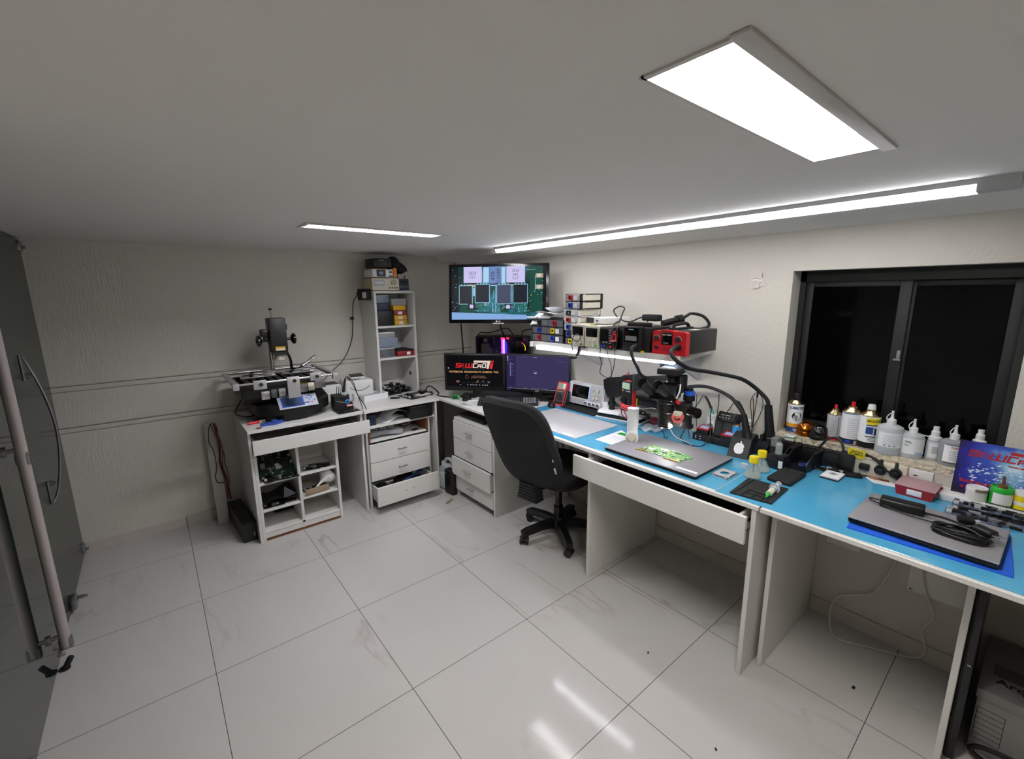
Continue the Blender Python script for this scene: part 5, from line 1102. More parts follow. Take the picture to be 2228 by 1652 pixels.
t = thing('white_bin', 'white ribbed cup behind the black arm post at the wall', 'cup', (-.06, -1.72, Z0))
MB(M.white_plastic).lathe([(0, 0), (.036, 0), (.044, .085), (.041, .085), (.034, .004), (0, .004)], 26).build('body', t)
b = MB(M.clear); b.grid(lambda u, v: (-.09 + .18 * u, -.06 + .12 * v, .012 + .012 * math.sin(11 * u + 2) * math.sin(9 * v)), 14, 10, .004)
tag(b.build('plastic_bag', loc=(-.13, -2.13, Z0)), 'crumpled clear plastic bag on the blue mat behind the white tube', 'bag')
b = MB(M.dark_red); b.box(-.05, -.03, 0, .05, .03, .04, .004)
tag(b.build('parts_box', loc=(-.055, -2.11, Z0 + .0), rz=FW), 'dark red box almost hidden behind the microscope at the wall', 'box')
b = MB(M.black); b.box(-.10, -.02, 0, .10, .025, .05, .004)
tag(b.build('power_brick', loc=(-.045, -2.0, Z0 + .10), rz=FW), 'black flat box behind red meter, resting above the white device', 'box')
t = thing('white_tube', 'upright white tube with round lens cap near its foot beside the laptop', 'lamp', (-.432, -2.19, Z0 + .0005), FW + .55)
b = MB(M.white_plastic); b.cyl((0, 0, 0), (0, 0, .19), .028, .030, n=30); b.build('tube', t)
b = MB(M.white_plastic); b.cyl((0, -.02, .036), (0, -.040, .036), .034, n=30); b.build('cap', t); b = MB(M.cream); b.cyl((0, -.040, .036), (0, -.042, .036), .027, n=28); b.m(M.grey); b.tube([(.02 * math.cos(a), -.0425, .036 + .02 * math.sin(a)) for a in [PI + i * PI / 8 for i in range(9)]], .0022, 5, 2); b.build('lens', t)
b = MB(M.black); b.box(-.05, -.03, .0, -.034, -.022, .012, .003); b.build('clip', t)
# ---------------------------------------------------------------- microscope on its arm
t = thing('microscope', 'black trinocular microscope with camera hanging over the green board', 'microscope', (-.455, -2.395, 0), FW + .22)
b = MB(M.black); b.lathe([(0, .905), (.034, .905), (.036, .925), (.034, .95), (.034, .962), (.041, .968), (.043, 1.0), (.041, 1.01), (.05, 1.018), (.052, 1.03), (0, 1.03)], 30); b.build('zoom_body', t)
b = MB(M.black_gloss); b.box(-.066, -.058, 1.028, .056, .045, 1.062, .016, 3); b.prism([(-.07, 1.04), (.045, 1.04), (.045, 1.095), (.02, 1.115), (-.02, 1.115), (-.07, 1.07)], -.06, .055, 'x'); b.build('head', t)
letters('lettering', 'A-STREP', .013, M.light_grey, t, (.026, -.046, 1.089), rot=(.42, 0, 0), bold=.0004)
b = MB(M.light_grey); b.box(.0505, -.035, 1.05, .0515, .015, 1.062, .0004); b.build('name_strip', t)
for s in (-1, 1):
    b = MB(M.black_matte); b.cyl((s * .036 - .012, -.035, 1.058), (s * .038 - .026, -.085, 1.088), .024, .021, n=24); b.cyl((s * .038 - .026, -.085, 1.088), (s * .038 - .034, -.115, 1.110), .0225, .0235, n=24, caps=True)
    e = b.build('eyepiece', t)
    b = MB(M.black_matte); b.cyl((s * .038 - .033, -.108, 1.105), (s * .038 - .038, -.130, 1.121), .0245, .025, n=24, caps=False); b.m(M.black_gloss); b.cyl((s * .038 - .034, -.115, 1.1105), (s * .038 - .0345, -.1165, 1.1117), .019, n=20); b.build('eye_cup', e)
b = MB(M.black); b.lathe([(0, 1.10), (.026, 1.10), (.026, 1.115), (.022, 1.12), (.022, 1.135), (.026, 1.14), (.026, 1.155), (0, 1.155)], 26, .012, .02); b.build('camera_port', t)
b = MB(M.black_matte); b.box(-.042, -.035, 1.155, .062, .065, 1.182, .002); cm = b.build('camera', t)
b = MB(M.red); b.box(-.012, .005, 1.1822, .035, .022, 1.1828); b.box(.0, .022, 1.1822, .02, .034, 1.1828); b.build('emblem', cm)
b = MB(M.steel); b.cyl((.062, .04, 1.172), (.085, .045, 1.176), .0025, n=8); b.build('screw', cm)
b = MB(M.black); b.cyl((.05, .02, 1.155), (.062, .0, 1.11), .004); b.m(M.white_plastic); b.tube([(.062, 0, 1.11), (.066, -.02, 1.08), (.056, -.03, 1.045)], .004); b.build('camera_cable', t)
b = MB(M.black); b.lathe([(.028, .892), (.036, .892), (.037, .908), (.028, .908)], 30); b.build('ring_lamp', t)
b = MB(M.ring_light)
for k in range(6): b.cyl((.031 * math.cos(k * PI / 3 + .4), .031 * math.sin(k * PI / 3 + .4), .8935), (.031 * math.cos(k * PI / 3 + .4), .031 * math.sin(k * PI / 3 + .4), .8905), .0045, n=10)
b.build('lamp_lens', t)
b = MB(M.ring_light); b.sph((.034, -.018, .903), .0085, 12); b.build('side_lamp', t)
# focus block
b = MB(M.black); b.box(.052, -.02, .935, .115, .045, 1.02, .006); b.box(.035, -.01, .985, .07, .03, 1.015, .004); b.box(.075, .0, .90, .115, .045, .94, .004); b.build('focus_block', t)
b = MB(M.red_bright); b.cyl((.058, -.012, 1.02), (.062, -.012, 1.028), .013, n=14); b.build('lock_knob', t)
b = MB(M.black_gloss); b.cyl((.115, .0, .985), (.155, -.018, .985), .025, n=26); b.cyl((.155, -.018, .985), (.16, -.02, .985), .022, n=26); b.build('focus_knob', t)
b = MB(M.pink); b.cyl((.07, -.025, .957), (.07, -.045, .957), .027, n=28); b.m(M.cream); b.box(.05, -.046, .963, .09, -.022, .985, .004); b.m(M.black); b.tube([(.058, -.046, .955), (.07, -.046, .948), (.085, -.046, .955)], .004, 6, 3); b.build('tension_knob', t)
b = MB(M.black); b.cyl((.09, .055, .90), (.09, .055, 1.085), .017, n=22); b.build('post', t)
b = MB(M.black); b.cyl((.09, .055, 1.025), (.09, .055, 1.052), .027, n=26); b.m(M.folder_blue); b.cyl((.09, .055, 1.052), (.09, .055, 1.073), .024, n=26); b.build('stop_collar', t)
b = MB(M.black); b.box(.06, .03, .885, .115, .075, .905, .003); b.build('post_foot', t)
letters('lettering', 'L Tune', .009, M.white_paper, t, (.085, .0293, .895), bold=.0002)
# spring arm reaching from the bench wall to the microscope
t = thing('support_arm', 'wide black spring arm on a post carrying the microscope', 'arm', (0, 0, 0))
A, B_ = Vector((-.085, -1.735, .955)), Vector((-.40, -2.44, 1.115))
dirv = (B_ - A); L_ = math.hypot(dirv.x, dirv.y); ang = math.atan2(dirv.y, dirv.x)
b = MB(M.black); b.X = Matrix.Translation(A) @ Matrix.Rotation(ang, 4, 'Z')
dz = dirv.z
b.prism([(-.01, .028), (0.06, .034 + .02), (L_, dz + .035), (L_, dz - .035), (.20, -.035 + dz * .25), (.17, -.04), (.09, -.075), (.05, -.075), (.0, -.025)], -.024, .024, 'y'); b.build('beam', t)
b = MB(M.light_grey); b.X = Matrix.Translation(A) @ Matrix.Rotation(ang, 4, 'Z'); b.cyl((L_ * .83, -.0245, dz * .83), (L_ * .83, -.027, dz * .83), .008, n=14); b.build('bolt_cap', t)
b = MB(M.dark_grey); b.X = Matrix.Translation(A) @ Matrix.Rotation(ang, 4, 'Z'); b.box(L_ * .46, -.027, dz * .46 - .04, L_ * .485, .027, dz * .46 + .055, .003); b.build('cable_strap', t)
b = MB(M.black); pz = A + Vector((math.cos(ang) * .07, math.sin(ang) * .07, 0)); b.cyl((pz.x, pz.y, .785), (pz.x, pz.y, .90), .019, n=22); b.cyl((pz.x, pz.y, Z0), (pz.x, pz.y, .79), .034, .030, n=24); b.cyl((pz.x, pz.y, .83), (pz.x, pz.y, .85), .025, n=22); b.build('arm_post', t)
e = A + Vector((math.cos(ang) * (L_ - .01), math.sin(ang) * (L_ - .01), dz)); b = MB(M.black); b.cyl((e.x, e.y, e.z - .05), (e.x, e.y, e.z + .03), .03, n=22); b.build('arm_joint', t)
# red multimeter hanging from the arm
t = thing('multimeter', 'black and red multimeter hanging from the microscope arm with wound red leads', 'multimeter', (-.255, -2.01, .855), rot=(0, 0, FW - .12))
t.scale = (1.1, 1.1, 1.1)
b = MB(M.black); b.box(-.034, -.001, .0, .034, .012, .165, .006); b.build('face_plate', t)
b = MB(M.red); b.box(-.036, .008, -.002, .036, .045, .17, .012, 3); b.build('holster', t)
b = MB(M.lcd_green); b.box(-.026, -.0035, .122, .026, -.0005, .155); b.build('display', t)
b = MB(M.black_gloss); b.cyl((-.012, 0, .06), (-.012, -.009, .06), .017, n=20); b.build('dial', t)
for i, m in enumerate((M.mustard, M.dark_grey, M.light_grey, M.sky_label)):
    b = MB(m); b.box(-.027 + .015 * i, -.003, .108, -.018 + .015 * i, 0, .114, .001); b.build('button', t)
for z in (.03, .025, .015, .038):
    b = MB(M.red_bright); b.tube([(.042 * math.cos(a), .02 + .034 * math.sin(a), z + .003 * math.sin(2 * a)) for a in [i * PI / 6 for i in range(12)]], .003, 6, 3, closed=True); b.build('test_lead', t)
b = MB(M.dark_red); b.tube([(-.03, .0, .01), (-.02, -.005, -.02), (.01, -.005, -.035), (.03, 0, -.03), (.02, .01, -.005)], .003); b.tube([(-.01, 0, .0), (.02, -.004, -.03), (.035, 0, -.02), (.03, .01, .005)], .003); b.build('test_lead', t)
b = MB(M.teal); b.cyl((.028, .03, .16), (.026, .03, .205), .005, n=10); b.cyl((.027, .03, .18), (.027, .03, .184), .01, n=12); b.build('probe', t)
b = MB(M.red); b.cyl((-.02, .03, .165), (-.022, .035, .205), .004, n=8); b.m(M.steel); b.cyl((-.022, .035, .205), (-.023, .036, .225), .001, n=6); b.build('probe', t)
b = MB(M.black); b.X = Matrix.Translation((-.245, -2.0, 1.005)) @ Matrix.Rotation(FW + .25, 4, 'Z')
b.prism([(-.07, .01), (-.055, .035), (-.02, .06), (.03, .065), (.045, .05), (.045, .02), (.03, .04), (0, .042), (-.03, .03), (-.05, .005)], .0, .035, 'y')
tag(b.build('spring_clamp'), 'black curved clamp over the red meter on the microscope arm', 'clamp')
b = MB(M.yellow); b.cyl((0, 0, 0), (.004, 0, .05), .005, n=8); b.m(M.wire_white); b.tube([(0, 0, 0), (-.02, -.06, .0), (-.03, -.12, .02), (-.06, -.17, .03)], .002)
tag(b.build('yellow_probe', loc=(-.20, -2.045, .88)), 'thin yellow probe lead beside the hanging red meter', 'probe')
b = MB(M.wire_white); b.tube([(-.33, -2.31, .98), (-.33, -2.31, .90), (-.31, -2.335, .84), (-.31, -2.37, .80), (-.28, -2.42, .775), (-.25, -2.43, Z0 + .004)], .0022)
tag(b.build('lamp_wire'), 'thin pale wire curving from the microscope lamp to the bench', 'wire')
b = MB(M.black); b.tube([(-.29, -2.10, .86), (-.28, -2.22, .84), (-.28, -2.28, .80), (-.30, -2.30, Z0 + .01), (-.33, -2.31, Z0 + .003), (-.22, -2.27, Z0 + .01)], .0022)
tag(b.build('test_wire'), 'thin black wire running from red meter down to the bench', 'wire')

# ---------------------------------------------------------------- soldering stations under the shelf
t = thing('soldering_controller', 'long black flat base unit carrying two red rimmed displays at the wall', 'soldering station', (-.115, -2.485, Z0), FW)
MB(M.black).box(-.115, -.02, .0, .115, .10, .038, .003).build('body', t)
b = MB(M.black_matte); b.box(-.11, -.021, .004, .0, -.019, .034); b.build('front_panel', t)
for x, z in ((-.095, .024), (-.095, .014), (-.07, .026), (-.07, .012), (-.05, .024)):
    b = MB(M.light_grey if x < -.06 else M.dark_grey); b.cyl((x, -.021, z), (x, -.0235, z), .0035, n=10); b.build('button', t)
def display_unit(label, loc, rz):
    t = thing('station_display', label, 'soldering station', loc, rz)
    b = MB(M.black); b.prism([(-.03, 0), (.035, 0), (.035, .034), (-.03, .024)], -.032, .032, 'x'); b.build('body', t)
    b = MB(M.red); b.at(0, 0, .030, rx=.152); b.box(-.033, -.031, -.002, .033, .034, .003, .002); b.m(M.sky_label); b.box(-.022, -.018, .003, .022, .016, .0036); b.build('display_rim', t)
    return t
display_unit('small black station block with red rimmed display, beside the microscope foot', (-.10, -2.42, Z0 + .0385), FW)
display_unit('small black station block with red rimmed display, below the apple stand', (-.115, -2.56, Z0 + .0385), FW)
t = thing('soldering_station', 'slanted dark soldering station with buttons between the two red displays', 'soldering station', (-.045, -2.515, Z0 + .0385), FW)
b = MB(M.dark_grey); b.prism([(-.045, 0), (.04, 0), (.04, .115), (.0, .125), (-.03, .085)], -.05, .05, 'x'); b.build('body', t)
b = MB(M.black); b.at(0, -.0235, .1045, rx=.86 + .02); b.box(-.044, -.025, 0, .044, .028, .003, .001); p = b.build('front_panel', t)
for i in range(4):
    b = MB(M.light_grey); b.at(0, -.0235, .1045, rx=.88); b.cyl((-.03 + .016 * i, -.008, .003), (-.03 + .016 * i, -.008, .005), .0035, n=10); b.build('button', p)
b = MB(M.light_grey); b.at(0, -.0235, .1045, rx=.88); b.box(-.03, .006, .003, .02, .010, .0036); b.build('marking', p)
b = MB(M.cream); b.box(-.03, .0, .1215, .03, .018, .1255); b.build('label', t)
def iron_holder(label, loc, rz, side):
    t = thing('iron_holder', label, 'iron holder', loc, rz)
    b = MB(M.white_plastic); b.box(-.024, -.02, 0, .024, .02, .07, .006); b.prism([(-.024, .07), (.024, .07), (.03, .085), (-.018, .085)], -.02, .02, 'y'); b.cyl((0, 0, .075), (.008, 0, .10), .022, .027, n=20); b.build('socket', t)
    b = MB(M.grey); b.cyl((0, -.02, .035), (0, -.026, .035), .017, n=20); b.build('rubber_seal', t)
    b = MB(M.teal); b.cyl((.004, 0, .095), (-.012, 0, .13), .007, n=12); b.m(M.black); b.tube([(-.012, 0, .13), (-.03, .0, .165), (-.048, .0, .19)], .0065, 10, 4); b.build('iron_handle', t)
    b = MB(M.black); b.tube([(-.048, 0, .19), (-.06, -.005, .192), (-.075, -.01, .16), (-.095, -.03, .11), (-.10, -.06, .03), (-.06, -.10, -.055), (.02, -.11, -.06), (.05, -.08, .02), (.04, -.03, .15), (.02, .01, .215)], .0024, 6); b.build('iron_cord', t)
    return t
iron_holder('white iron holder with black and teal iron left of the slanted station', (-.055, -2.435, Z0 + .04), FW, 1)
iron_holder('white iron holder with black iron behind the apple stand hose', (-.03, -2.60, Z0 + .04), FW + .1, 1)
b = MB(M.blue_ring); b.cyl((0, 0, 0), (0, 0, .035), .020, n=20); b.m(M.copper_wool); b.sph((0, 0, .035), .017, 12, 1, 1, .5)
tag(b.build('tip_cleaner', loc=(-.075, -2.575, Z0 + .075)), 'blue tip cleaner pot with copper wool behind the red display', 'pot')
for nm, lb, pts in (('sensor_wire', 'thin upright wire with a black sleeve beside the blue capped post', [(-.05, -2.27, 1.00), (-.05, -2.272, .93), (-.05, -2.29, .90)]),
                    ('sensor_loop', 'thin wire loop standing at the wall left of the two irons', [(-.06, -2.20, .90), (-.05, -2.24, .97), (-.05, -2.28, 1.01), (-.05, -2.33, .98), (-.06, -2.34, .92), (-.06, -2.35, .80)]),
                    ('whip_wire', 'thin wire whisk shaped loop standing between the two hot air handles', [(-.06, -2.645, .86), (-.05, -2.63, .93), (-.05, -2.622, 1.0), (-.05, -2.65, 1.045), (-.05, -2.68, 1.0), (-.05, -2.67, .93), (-.06, -2.645, .86)])):
    b = MB(M.black); b.tube(pts, .0018, 6)
    if nm == 'whip_wire': b.m(M.brown_board); b.cyl((-.06, -2.645, .86), (-.05, -2.65, 1.02), .002, n=6); b.m(M.black); b.cyl((-.05, -2.65, 1.02), (-.05, -2.652, 1.05), .005, n=8)
    if nm == 'sensor_wire': b.cyl((-.05, -2.27, .985), (-.05, -2.27, 1.005), .005, n=8)
    tag(b.build(nm), lb, 'wire')
# stand with fruit emblem and its hot air handle
t = thing('handle_stand', 'dark grey sloped stand with white apple emblem holding a hot air handle', 'stand', (-.165, -2.648, Z0), FW + .12)
b = MB(M.dark_grey); b.prism([(-.075, 0), (.07, 0), (.095, .078), (.05, .1), (-.02, .085)], -.046, .046, 'x'); b.build('body', t)
b = MB(M.white_paper); b.X = Matrix.Translation((.0, -.0485, .041)) @ Matrix.Rotation(-.575, 4, 'X'); apple(0, 0, .027, -.0012, .0012, b); b.build('emblem', t)
t = thing('hot_air_gun', 'black hot air handle standing in the apple emblem stand with thick hose', 'hot air handle', (0, 0, 0))
b = MB(M.black); b.cyl((-.155, -2.668, .825), (-.150, -2.660, .85), .021, n=22); b.cyl((-.150, -2.66, .85), (-.145, -2.632, .945), .018, .015, n=22); b.build('handle', t)
b = MB(M.rubber); b.tube([(-.145, -2.632, .945), (-.14, -2.60, .98), (-.12, -2.552, 1.013), (-.10, -2.47, 1.035), (-.10, -2.393, 1.043), (-.10, -2.30, 1.025), (-.12, -2.259, 1.01), (-.20, -2.20, 1.04), (-.30, -2.168, 1.084), (-.38, -2.185, 1.12), (-.425, -2.199, 1.16), (-.47, -2.197, 1.22), (-.468, -2.19, 1.262), (-.43, -2.19, 1.275)], .0088, 12); b.build('hose', t)
t = thing('hot_air_gun', 'black hot air handle standing upright in the grey clip by the window', 'hot air handle', (0, 0, 0))
b = MB(M.black); b.cyl((-.09, -2.74, .845), (-.09, -2.738, .87), .024, n=22); b.cyl((-.09, -2.738, .87), (-.095, -2.722, 1.0), .021, .017, n=22); b.build('handle', t)
b = MB(M.rubber); b.tube([(-.095, -2.722, 1.0), (-.098, -2.712, 1.03), (-.12, -2.669, 1.078), (-.16, -2.635, 1.115), (-.20, -2.602, 1.135), (-.3, -2.525, 1.162), (-.39, -2.49, 1.18), (-.455, -2.477, 1.203), (-.50, -2.457, 1.235), (-.505, -2.435, 1.268), (-.45, -2.42, 1.285), (-.41, -2.418, 1.287)], .0095, 12); b.build('hose', t)
t = thing('handle_clip', 'grey clip bracket holding the hot air handle by the window', 'stand', (-.09, -2.742, Z0), FW)
b = MB(M.dark_grey); b.box(-.045, -.03, 0, .045, .05, .07, .004); b.build('bracket', t); b = MB(M.dark_grey); b.box(-.035, -.03, .07, -.024, .03, .105, .003); b.build('jaw', t); b = MB(M.grey); b.box(.02, -.04, .062, .048, .02, .105, .004); b.build('jaw', t)
t = thing('metal_tray', 'dark open grey tray beside the apple emblem stand at the wall', 'tray', (-.055, -2.70, Z0 + .0))
b = MB(M.dark_grey); b.box(-.06, -.03, 0, .05, .03, .004); b.box(-.06, -.03, 0, -.055, .03, .055); b.box(.045, -.03, 0, .05, .03, .055); b.box(-.06, .026, 0, .05, .03, .055); b.build('body', t)

# ================================================================ WALL SHELF AND ITS INSTRUMENTS
SZ = 1.238
t = thing('wall_shelf', 'white wall shelf with a glowing light strip under its front edge', 'shelf', (-.2, -1.91, SZ))
b = MB(M.melamine); b.prism([(-.285, .49), (-.27, .475), (-.205, -.50), (-.195, -.51), (.198, -.46), (.198, .50), (-.27, .50)], -.03, 0); b.build('board', t)
b = MB(M.led_strip); b.prism([(-.274, .44), (-.250, .44), (-.180, -.475), (-.204, -.475)], -.044, -.0302); b.build('light_strip', t)
for y in (.30, -.40):
    b = MB(M.light_grey); b.prism([(.198, -.03), (-.10, -.03), (-.10, -.04), (.185, -.18), (.198, -.18)], y - .012, y + .012, 'y'); b.build('bracket', t)
b = MB(M.sky_label); b.box(-.004, -2.285, 1.105, -.001, -2.08, 1.20); b.m(M.dust_grey); b.prism([(-2.22, 1.17), (-2.26, 1.15), (-2.27, 1.14), (-2.25, 1.14), (-2.23, 1.155)], -.0046, -.004, 'x')
tag(b.build('wall_poster'), 'pale paper sheet on the wall below the shelf end', 'poster')
b = MB(M.chrome); b.box(-.02, -.014, 0, .0, .014, .15)
tag(b.build('bracket_post', loc=(-.003, -2.09, 1.065)), 'short metal post at the wall between shelf and microscope camera', 'post')
def drawer_unit(label, loc, w, h, rows, frame, rz=FW, d=.2, front=None, side=None):
    """rows: list (top to bottom) of lists of (handle material, has paper label)"""
    t = thing('drawer_unit', label, 'drawer unit', loc, rz); n = len(rows); rh = h / n; k = .006
    b = MB(frame)
    for i in range(n + 1): b.box(-w / 2, 0, i * rh - (k / 2 if i else 0), w / 2, d, i * rh + (k / 2 if i < n else 0))
    b.box(-w / 2, 0, 0, -w / 2 + k, .02, h); b.box(w / 2 - k, 0, 0, w / 2, .02, h); b.box(-w / 2, d - .02, 0, -w / 2 + k, d, h); b.box(w / 2 - k, d - .02, 0, w / 2, d, h); b.box(-w / 2, d - .004, 0, w / 2, d, h)
    b.build('frame', t)
    if side is not None:
        for i in range(n):
            b = MB(side); b.box(w / 2 - .004, .02, h - (i + 1) * rh + .006, w / 2 - .0025, d - .02, h - i * rh - .006); b.build('side_window', t)
    for i, row in enumerate(rows):
        z0 = h - (i + 1) * rh + k / 2 + .001; z1 = h - i * rh - k / 2 - .001; dw = (w - 2 * k) / len(row)
        for j, (hm, lab) in enumerate(row):
            x0 = -w / 2 + k + j * dw + .001; x1 = x0 + dw - .002; cx = (x0 + x1) / 2
            b = MB(front or M.smoke); b.box(x0, -.003, z0, x1, .0, z1, .001); b.box(x0, .0, z0, x1, d - .03, z0 + .003); b.box(x0, 0, z0, x0 + .002, d - .03, z1 - .004); b.box(x1 - .002, 0, z0, x1, d - .03, z1 - .004); dr = b.build('drawer', t)
            hx = cx - (.014 if lab else 0); zc = (z0 + z1) / 2; hh = (z1 - z0) * .42
            b = MB(hm); P = [(hx - .014, zc + hh), (hx + .014, zc + hh), (hx + .0135, zc - hh * .5), (hx + .008, zc - hh), (hx - .008, zc - hh), (hx - .0135, zc - hh * .5)]
            Q = [(hx + (x - hx) * .62, zc + (z - zc) * .55) for x, z in P]
            for q in range(6): b.prism([P[q], P[(q + 1) % 6], Q[(q + 1) % 6], Q[q]], -.013, -.003, 'y')
            b.m(M.dark_grey if hm is not M.black else M.light_grey); b.prism(Q, -.006, -.003, 'y'); b.build('pull', dr)
            if lab:
                b = MB(M.white_paper); b.box(cx + .006, -.0042, zc - hh * .8, min(cx + .036, x1 - .002), -.003, zc + hh * .8); b.build('label', dr)
    return t
K = M
drawer_unit('wide black drawer unit with six smoky drawers at the shelf end by the television', (-.41, -1.505, SZ), .288, .145, [[(K.dark_grey, 0), (K.red, 0)], [(K.blue, 0), (K.yellow, 1)], [(K.red, 0), (K.blue, 1)]], M.black)
drawer_unit('narrow black two drawer unit at the bottom of the tall stack', (-.405, -1.707, SZ), .104, .083, [[(K.blue, 1)], [(K.yellow, 0)]], M.black)
drawer_unit('white three drawer unit in the middle of the tall stack', (-.405, -1.702, SZ + .084), .118, .125, [[(K.black, 1)], [(K.red, 1)], [(K.blue, 1)]], M.white_plastic, d=.2, front=M.frosted, side=M.cream)
drawer_unit('narrow black two drawer unit topmost on the tall stack', (-.40, -1.712, SZ + .21), .12, .09, [[(K.red, 1)], [(K.blue, 1)]], M.black, front=M.clear_neutral, side=M.cream)
t = thing('loose_papers', 'loose white folded papers lying on the wide black drawer unit', 'papers', (-.36, -1.475, SZ + .146), FW)
for k, (x, y, w, d, rz, f) in enumerate([(-.07, .0, .12, .12, .35, -.05), (.0, .02, .16, .16, -.2, .02), (.06, .07, .2, .15, .1, .035)]):
    b = MB(M.white_paper); b.at(x, y, .008 + .012 * k, rz=rz); b.grid(lambda u, v: (-w / 2 + w * u, -d / 2 + d * v, f * (1 - v) ** 2 * (1 if k else 1.0) + .008 * math.sin(3 * u) + (.02 if k == 0 else 0) * v), 6, 8, .001); b.build('sheet', t)
tag(MB(M.white_plastic).box(-.012, -.04, 0, .012, .04, .012, .005).build('paper_clip', loc=(-.43, -1.382, SZ + .146), rz=.3), 'small white stick hanging at the corner of the wide drawer unit', 'gadget')
def psu(label, loc, w, h, body, face, on):
    t = thing('bench_supply', label, 'power supply', loc, FW)
    b = MB(body); b.box(-w / 2, .003, .004, w / 2, .24, h, .003); b.m(face); b.box(-w / 2 + .001, 0, .004, w / 2 - .001, .003, h - .002); b.build('casing', t)
    b = MB(M.black_gloss); b.box(-w / 2 + .008, -.002, h * .50, w / 2 - .008, .001, h * .90, .001); b.build('display', t)
    for s in (-1, 1):
        b = MB(face if on else M.dark_grey); b.cyl((s * w * .2, 0, h * .32), (s * w * .2, -.012, h * .32), .010, .008, n=18); b.build('knob', t)
    for i, m in enumerate((M.cream, M.light_grey, M.cream, M.green if on else M.red)):
        b = MB(m); b.cyl((-w * .33 + w * .22 * i, 0, h * .12), (-w * .33 + w * .22 * i, -.008, h * .12), .0045, n=12); b.build('terminal', t)
    return t
psu('cream bench power supply beside the tall drawer stack', (-.45, -1.80, SZ), .098, .128, M.cream, M.cream, 1)
psu('cream bench power supply beside the black power supply', (-.45, -1.905, SZ), .098, .124, M.cream, M.cream, 1)
t = thing('bench_supply', 'slim black bench power supply with small buttons between cream and black units', 'power supply', (-.45, -2.01, SZ), FW)
MB(M.black).box(-.046, 0, .004, .046, .22, .12, .003).build('casing', t); MB(M.black_gloss).box(-.042, -.002, .045, .012, 0, .11).build('display', t)
for i in range(6):
    b = MB(M.light_grey); b.box(.018, -.0025, .105 - .014 * i, .032, -.0003, .108 - .014 * i); b.build('button', t)
for x, m in ((-.03, M.blue), (-.01, M.blue), (.012, M.dark_grey), (.032, M.red)):
    b = MB(m); b.cyl((x, 0, .018), (x, -.01, .018), .006, n=12); b.build('terminal', t)
for x in (-.015, .005):
    b = MB(M.light_grey); b.cyl((x, 0, .04), (x, -.006, .04), .004, n=10); b.build('knob', t)
t = thing('white_console', 'white flat box with dark front end on the cream power supplies', 'box', (-.28, -1.84, SZ + .129), FW - .1)
MB(M.white_plastic).box(-.06, -.07, 0, .09, .14, .035, .004).build('body', t); MB(M.dark_grey).box(-.06, -.072, .003, .0, -.069, .033).build('front_panel', t); MB(M.dark_grey).box(.02, -.0715, .012, .035, -.0695, .02).build('jack', t)
b = MB(M.steel); b.box(-.02, -.012, 0, .02, .012, .010, .002); b.m(M.yellow); b.box(-.018, -.0125, .002, .012, -.0118, .008)
tag(b.build('adapter_plug', loc=(-.41, -1.89, SZ + .126), rz=FW), 'small metal adapter with yellow front on the cream power supply', 'adapter')
t = thing('hot_air_station', 'black upright hot air station with pale display in the middle of the shelf', 'hot air station', (-.43, -2.155, SZ), FW)
b = MB(M.black); b.box(-.10, .02, .004, .10, .26, .128, .008); b.box(-.055, 0, .004, .060, .03, .132, .004); b.build('casing', t)
b = MB(M.black_gloss); b.box(-.042, -.002, .05, .045, 0, .125); b.m(M.grey); b.box(-.034, -.003, .058, .036, -.002, .082); b.m(M.sky_label); b.box(-.015, -.003, .114, .015, -.002, .119); b.build('display', t)
b = MB(M.dark_grey); b.box(-.05, -.001, .042, .055, .001, .046); b.build('seam', t)
b = MB(M.black); b.cyl((0, .0, .036), (0, -.02, .036), .012, n=18); b.build('hose_socket', t); b = MB(M.light_grey); b.cyl((.022, 0, .03), (.022, -.003, .03), .004, n=10); b.build('screw', t)
b = MB(M.black); b.box(-.07, .06, .128, .07, .085, .15, .003); b.build('handle_rail', t)
t = thing('spare_handle', 'black hot air gun resting across the tops of black and red stations', 'hot air gun', (0, 0, 0))
b = MB(M.black); b.cyl((-.31, -2.26, SZ + .146), (-.22, -2.285, SZ + .16), .016, .018, n=18); b.cyl((-.22, -2.285, SZ + .16), (-.19, -2.295, SZ + .165), .024, n=20); b.build('handle', t)
b = MB(M.rubber); b.tube([(-.19, -2.295, SZ + .165), (-.15, -2.30, SZ + .18), (-.10, -2.30, SZ + .19), (-.05, -2.335, SZ + .177), (-.025, -2.36, SZ + .14), (-.03, -2.355, SZ + .115), (-.06, -2.34, SZ + .11)], .008, 10); b.build('hose', t)
t = thing('black_pouch', 'small black folded case on top of the black hot air station', 'case', (-.26, -2.16, SZ + .152), FW - .15)
MB(M.black_matte).box(-.055, -.02, 0, .05, .03, .035, .008).build('body', t)
b = MB(M.white_paper); b.box(-.06, -.03, 0, .06, .03, .0015); b.m(M.blue); b.box(-.075, -.025, .0005, -.02, .0, .004)
tag(b.build('note_card', loc=(-.34, -2.15, SZ + .1325), rz=FW), 'white card with blue edge on the black hot air station', 'card')
t = thing('hot_air_station', 'bright red fronted hot air station with two dials at the shelf end', 'hot air station', (-.40, -2.355, SZ), FW)
b = MB(M.dark_grey); b.box(-.085, .035, .004, .087, .31, .118, .004); b.build('casing', t)
b = MB(M.red); b.prism([(-.09, .0), (.092, .0), (.092, .108), (.082, .116), (.03, .116), (.022, .121), (-.04, .121), (-.048, .116), (-.082, .116), (-.09, .108)], .0, .036, 'y'); b.build('front_frame', t)
b = MB(M.black_gloss); b.box(-.038, -.003, .05, .020, 0, .11, .001); b.build('display', t)
letters('lettering', 'Quick  861DW', .008, M.white_paper, t, (-.009, -.0034, .098), bold=.0002); letters('lettering', 'LEAD FREE', .0055, M.white_paper, t, (-.014, -.0034, .058), bold=.0001)
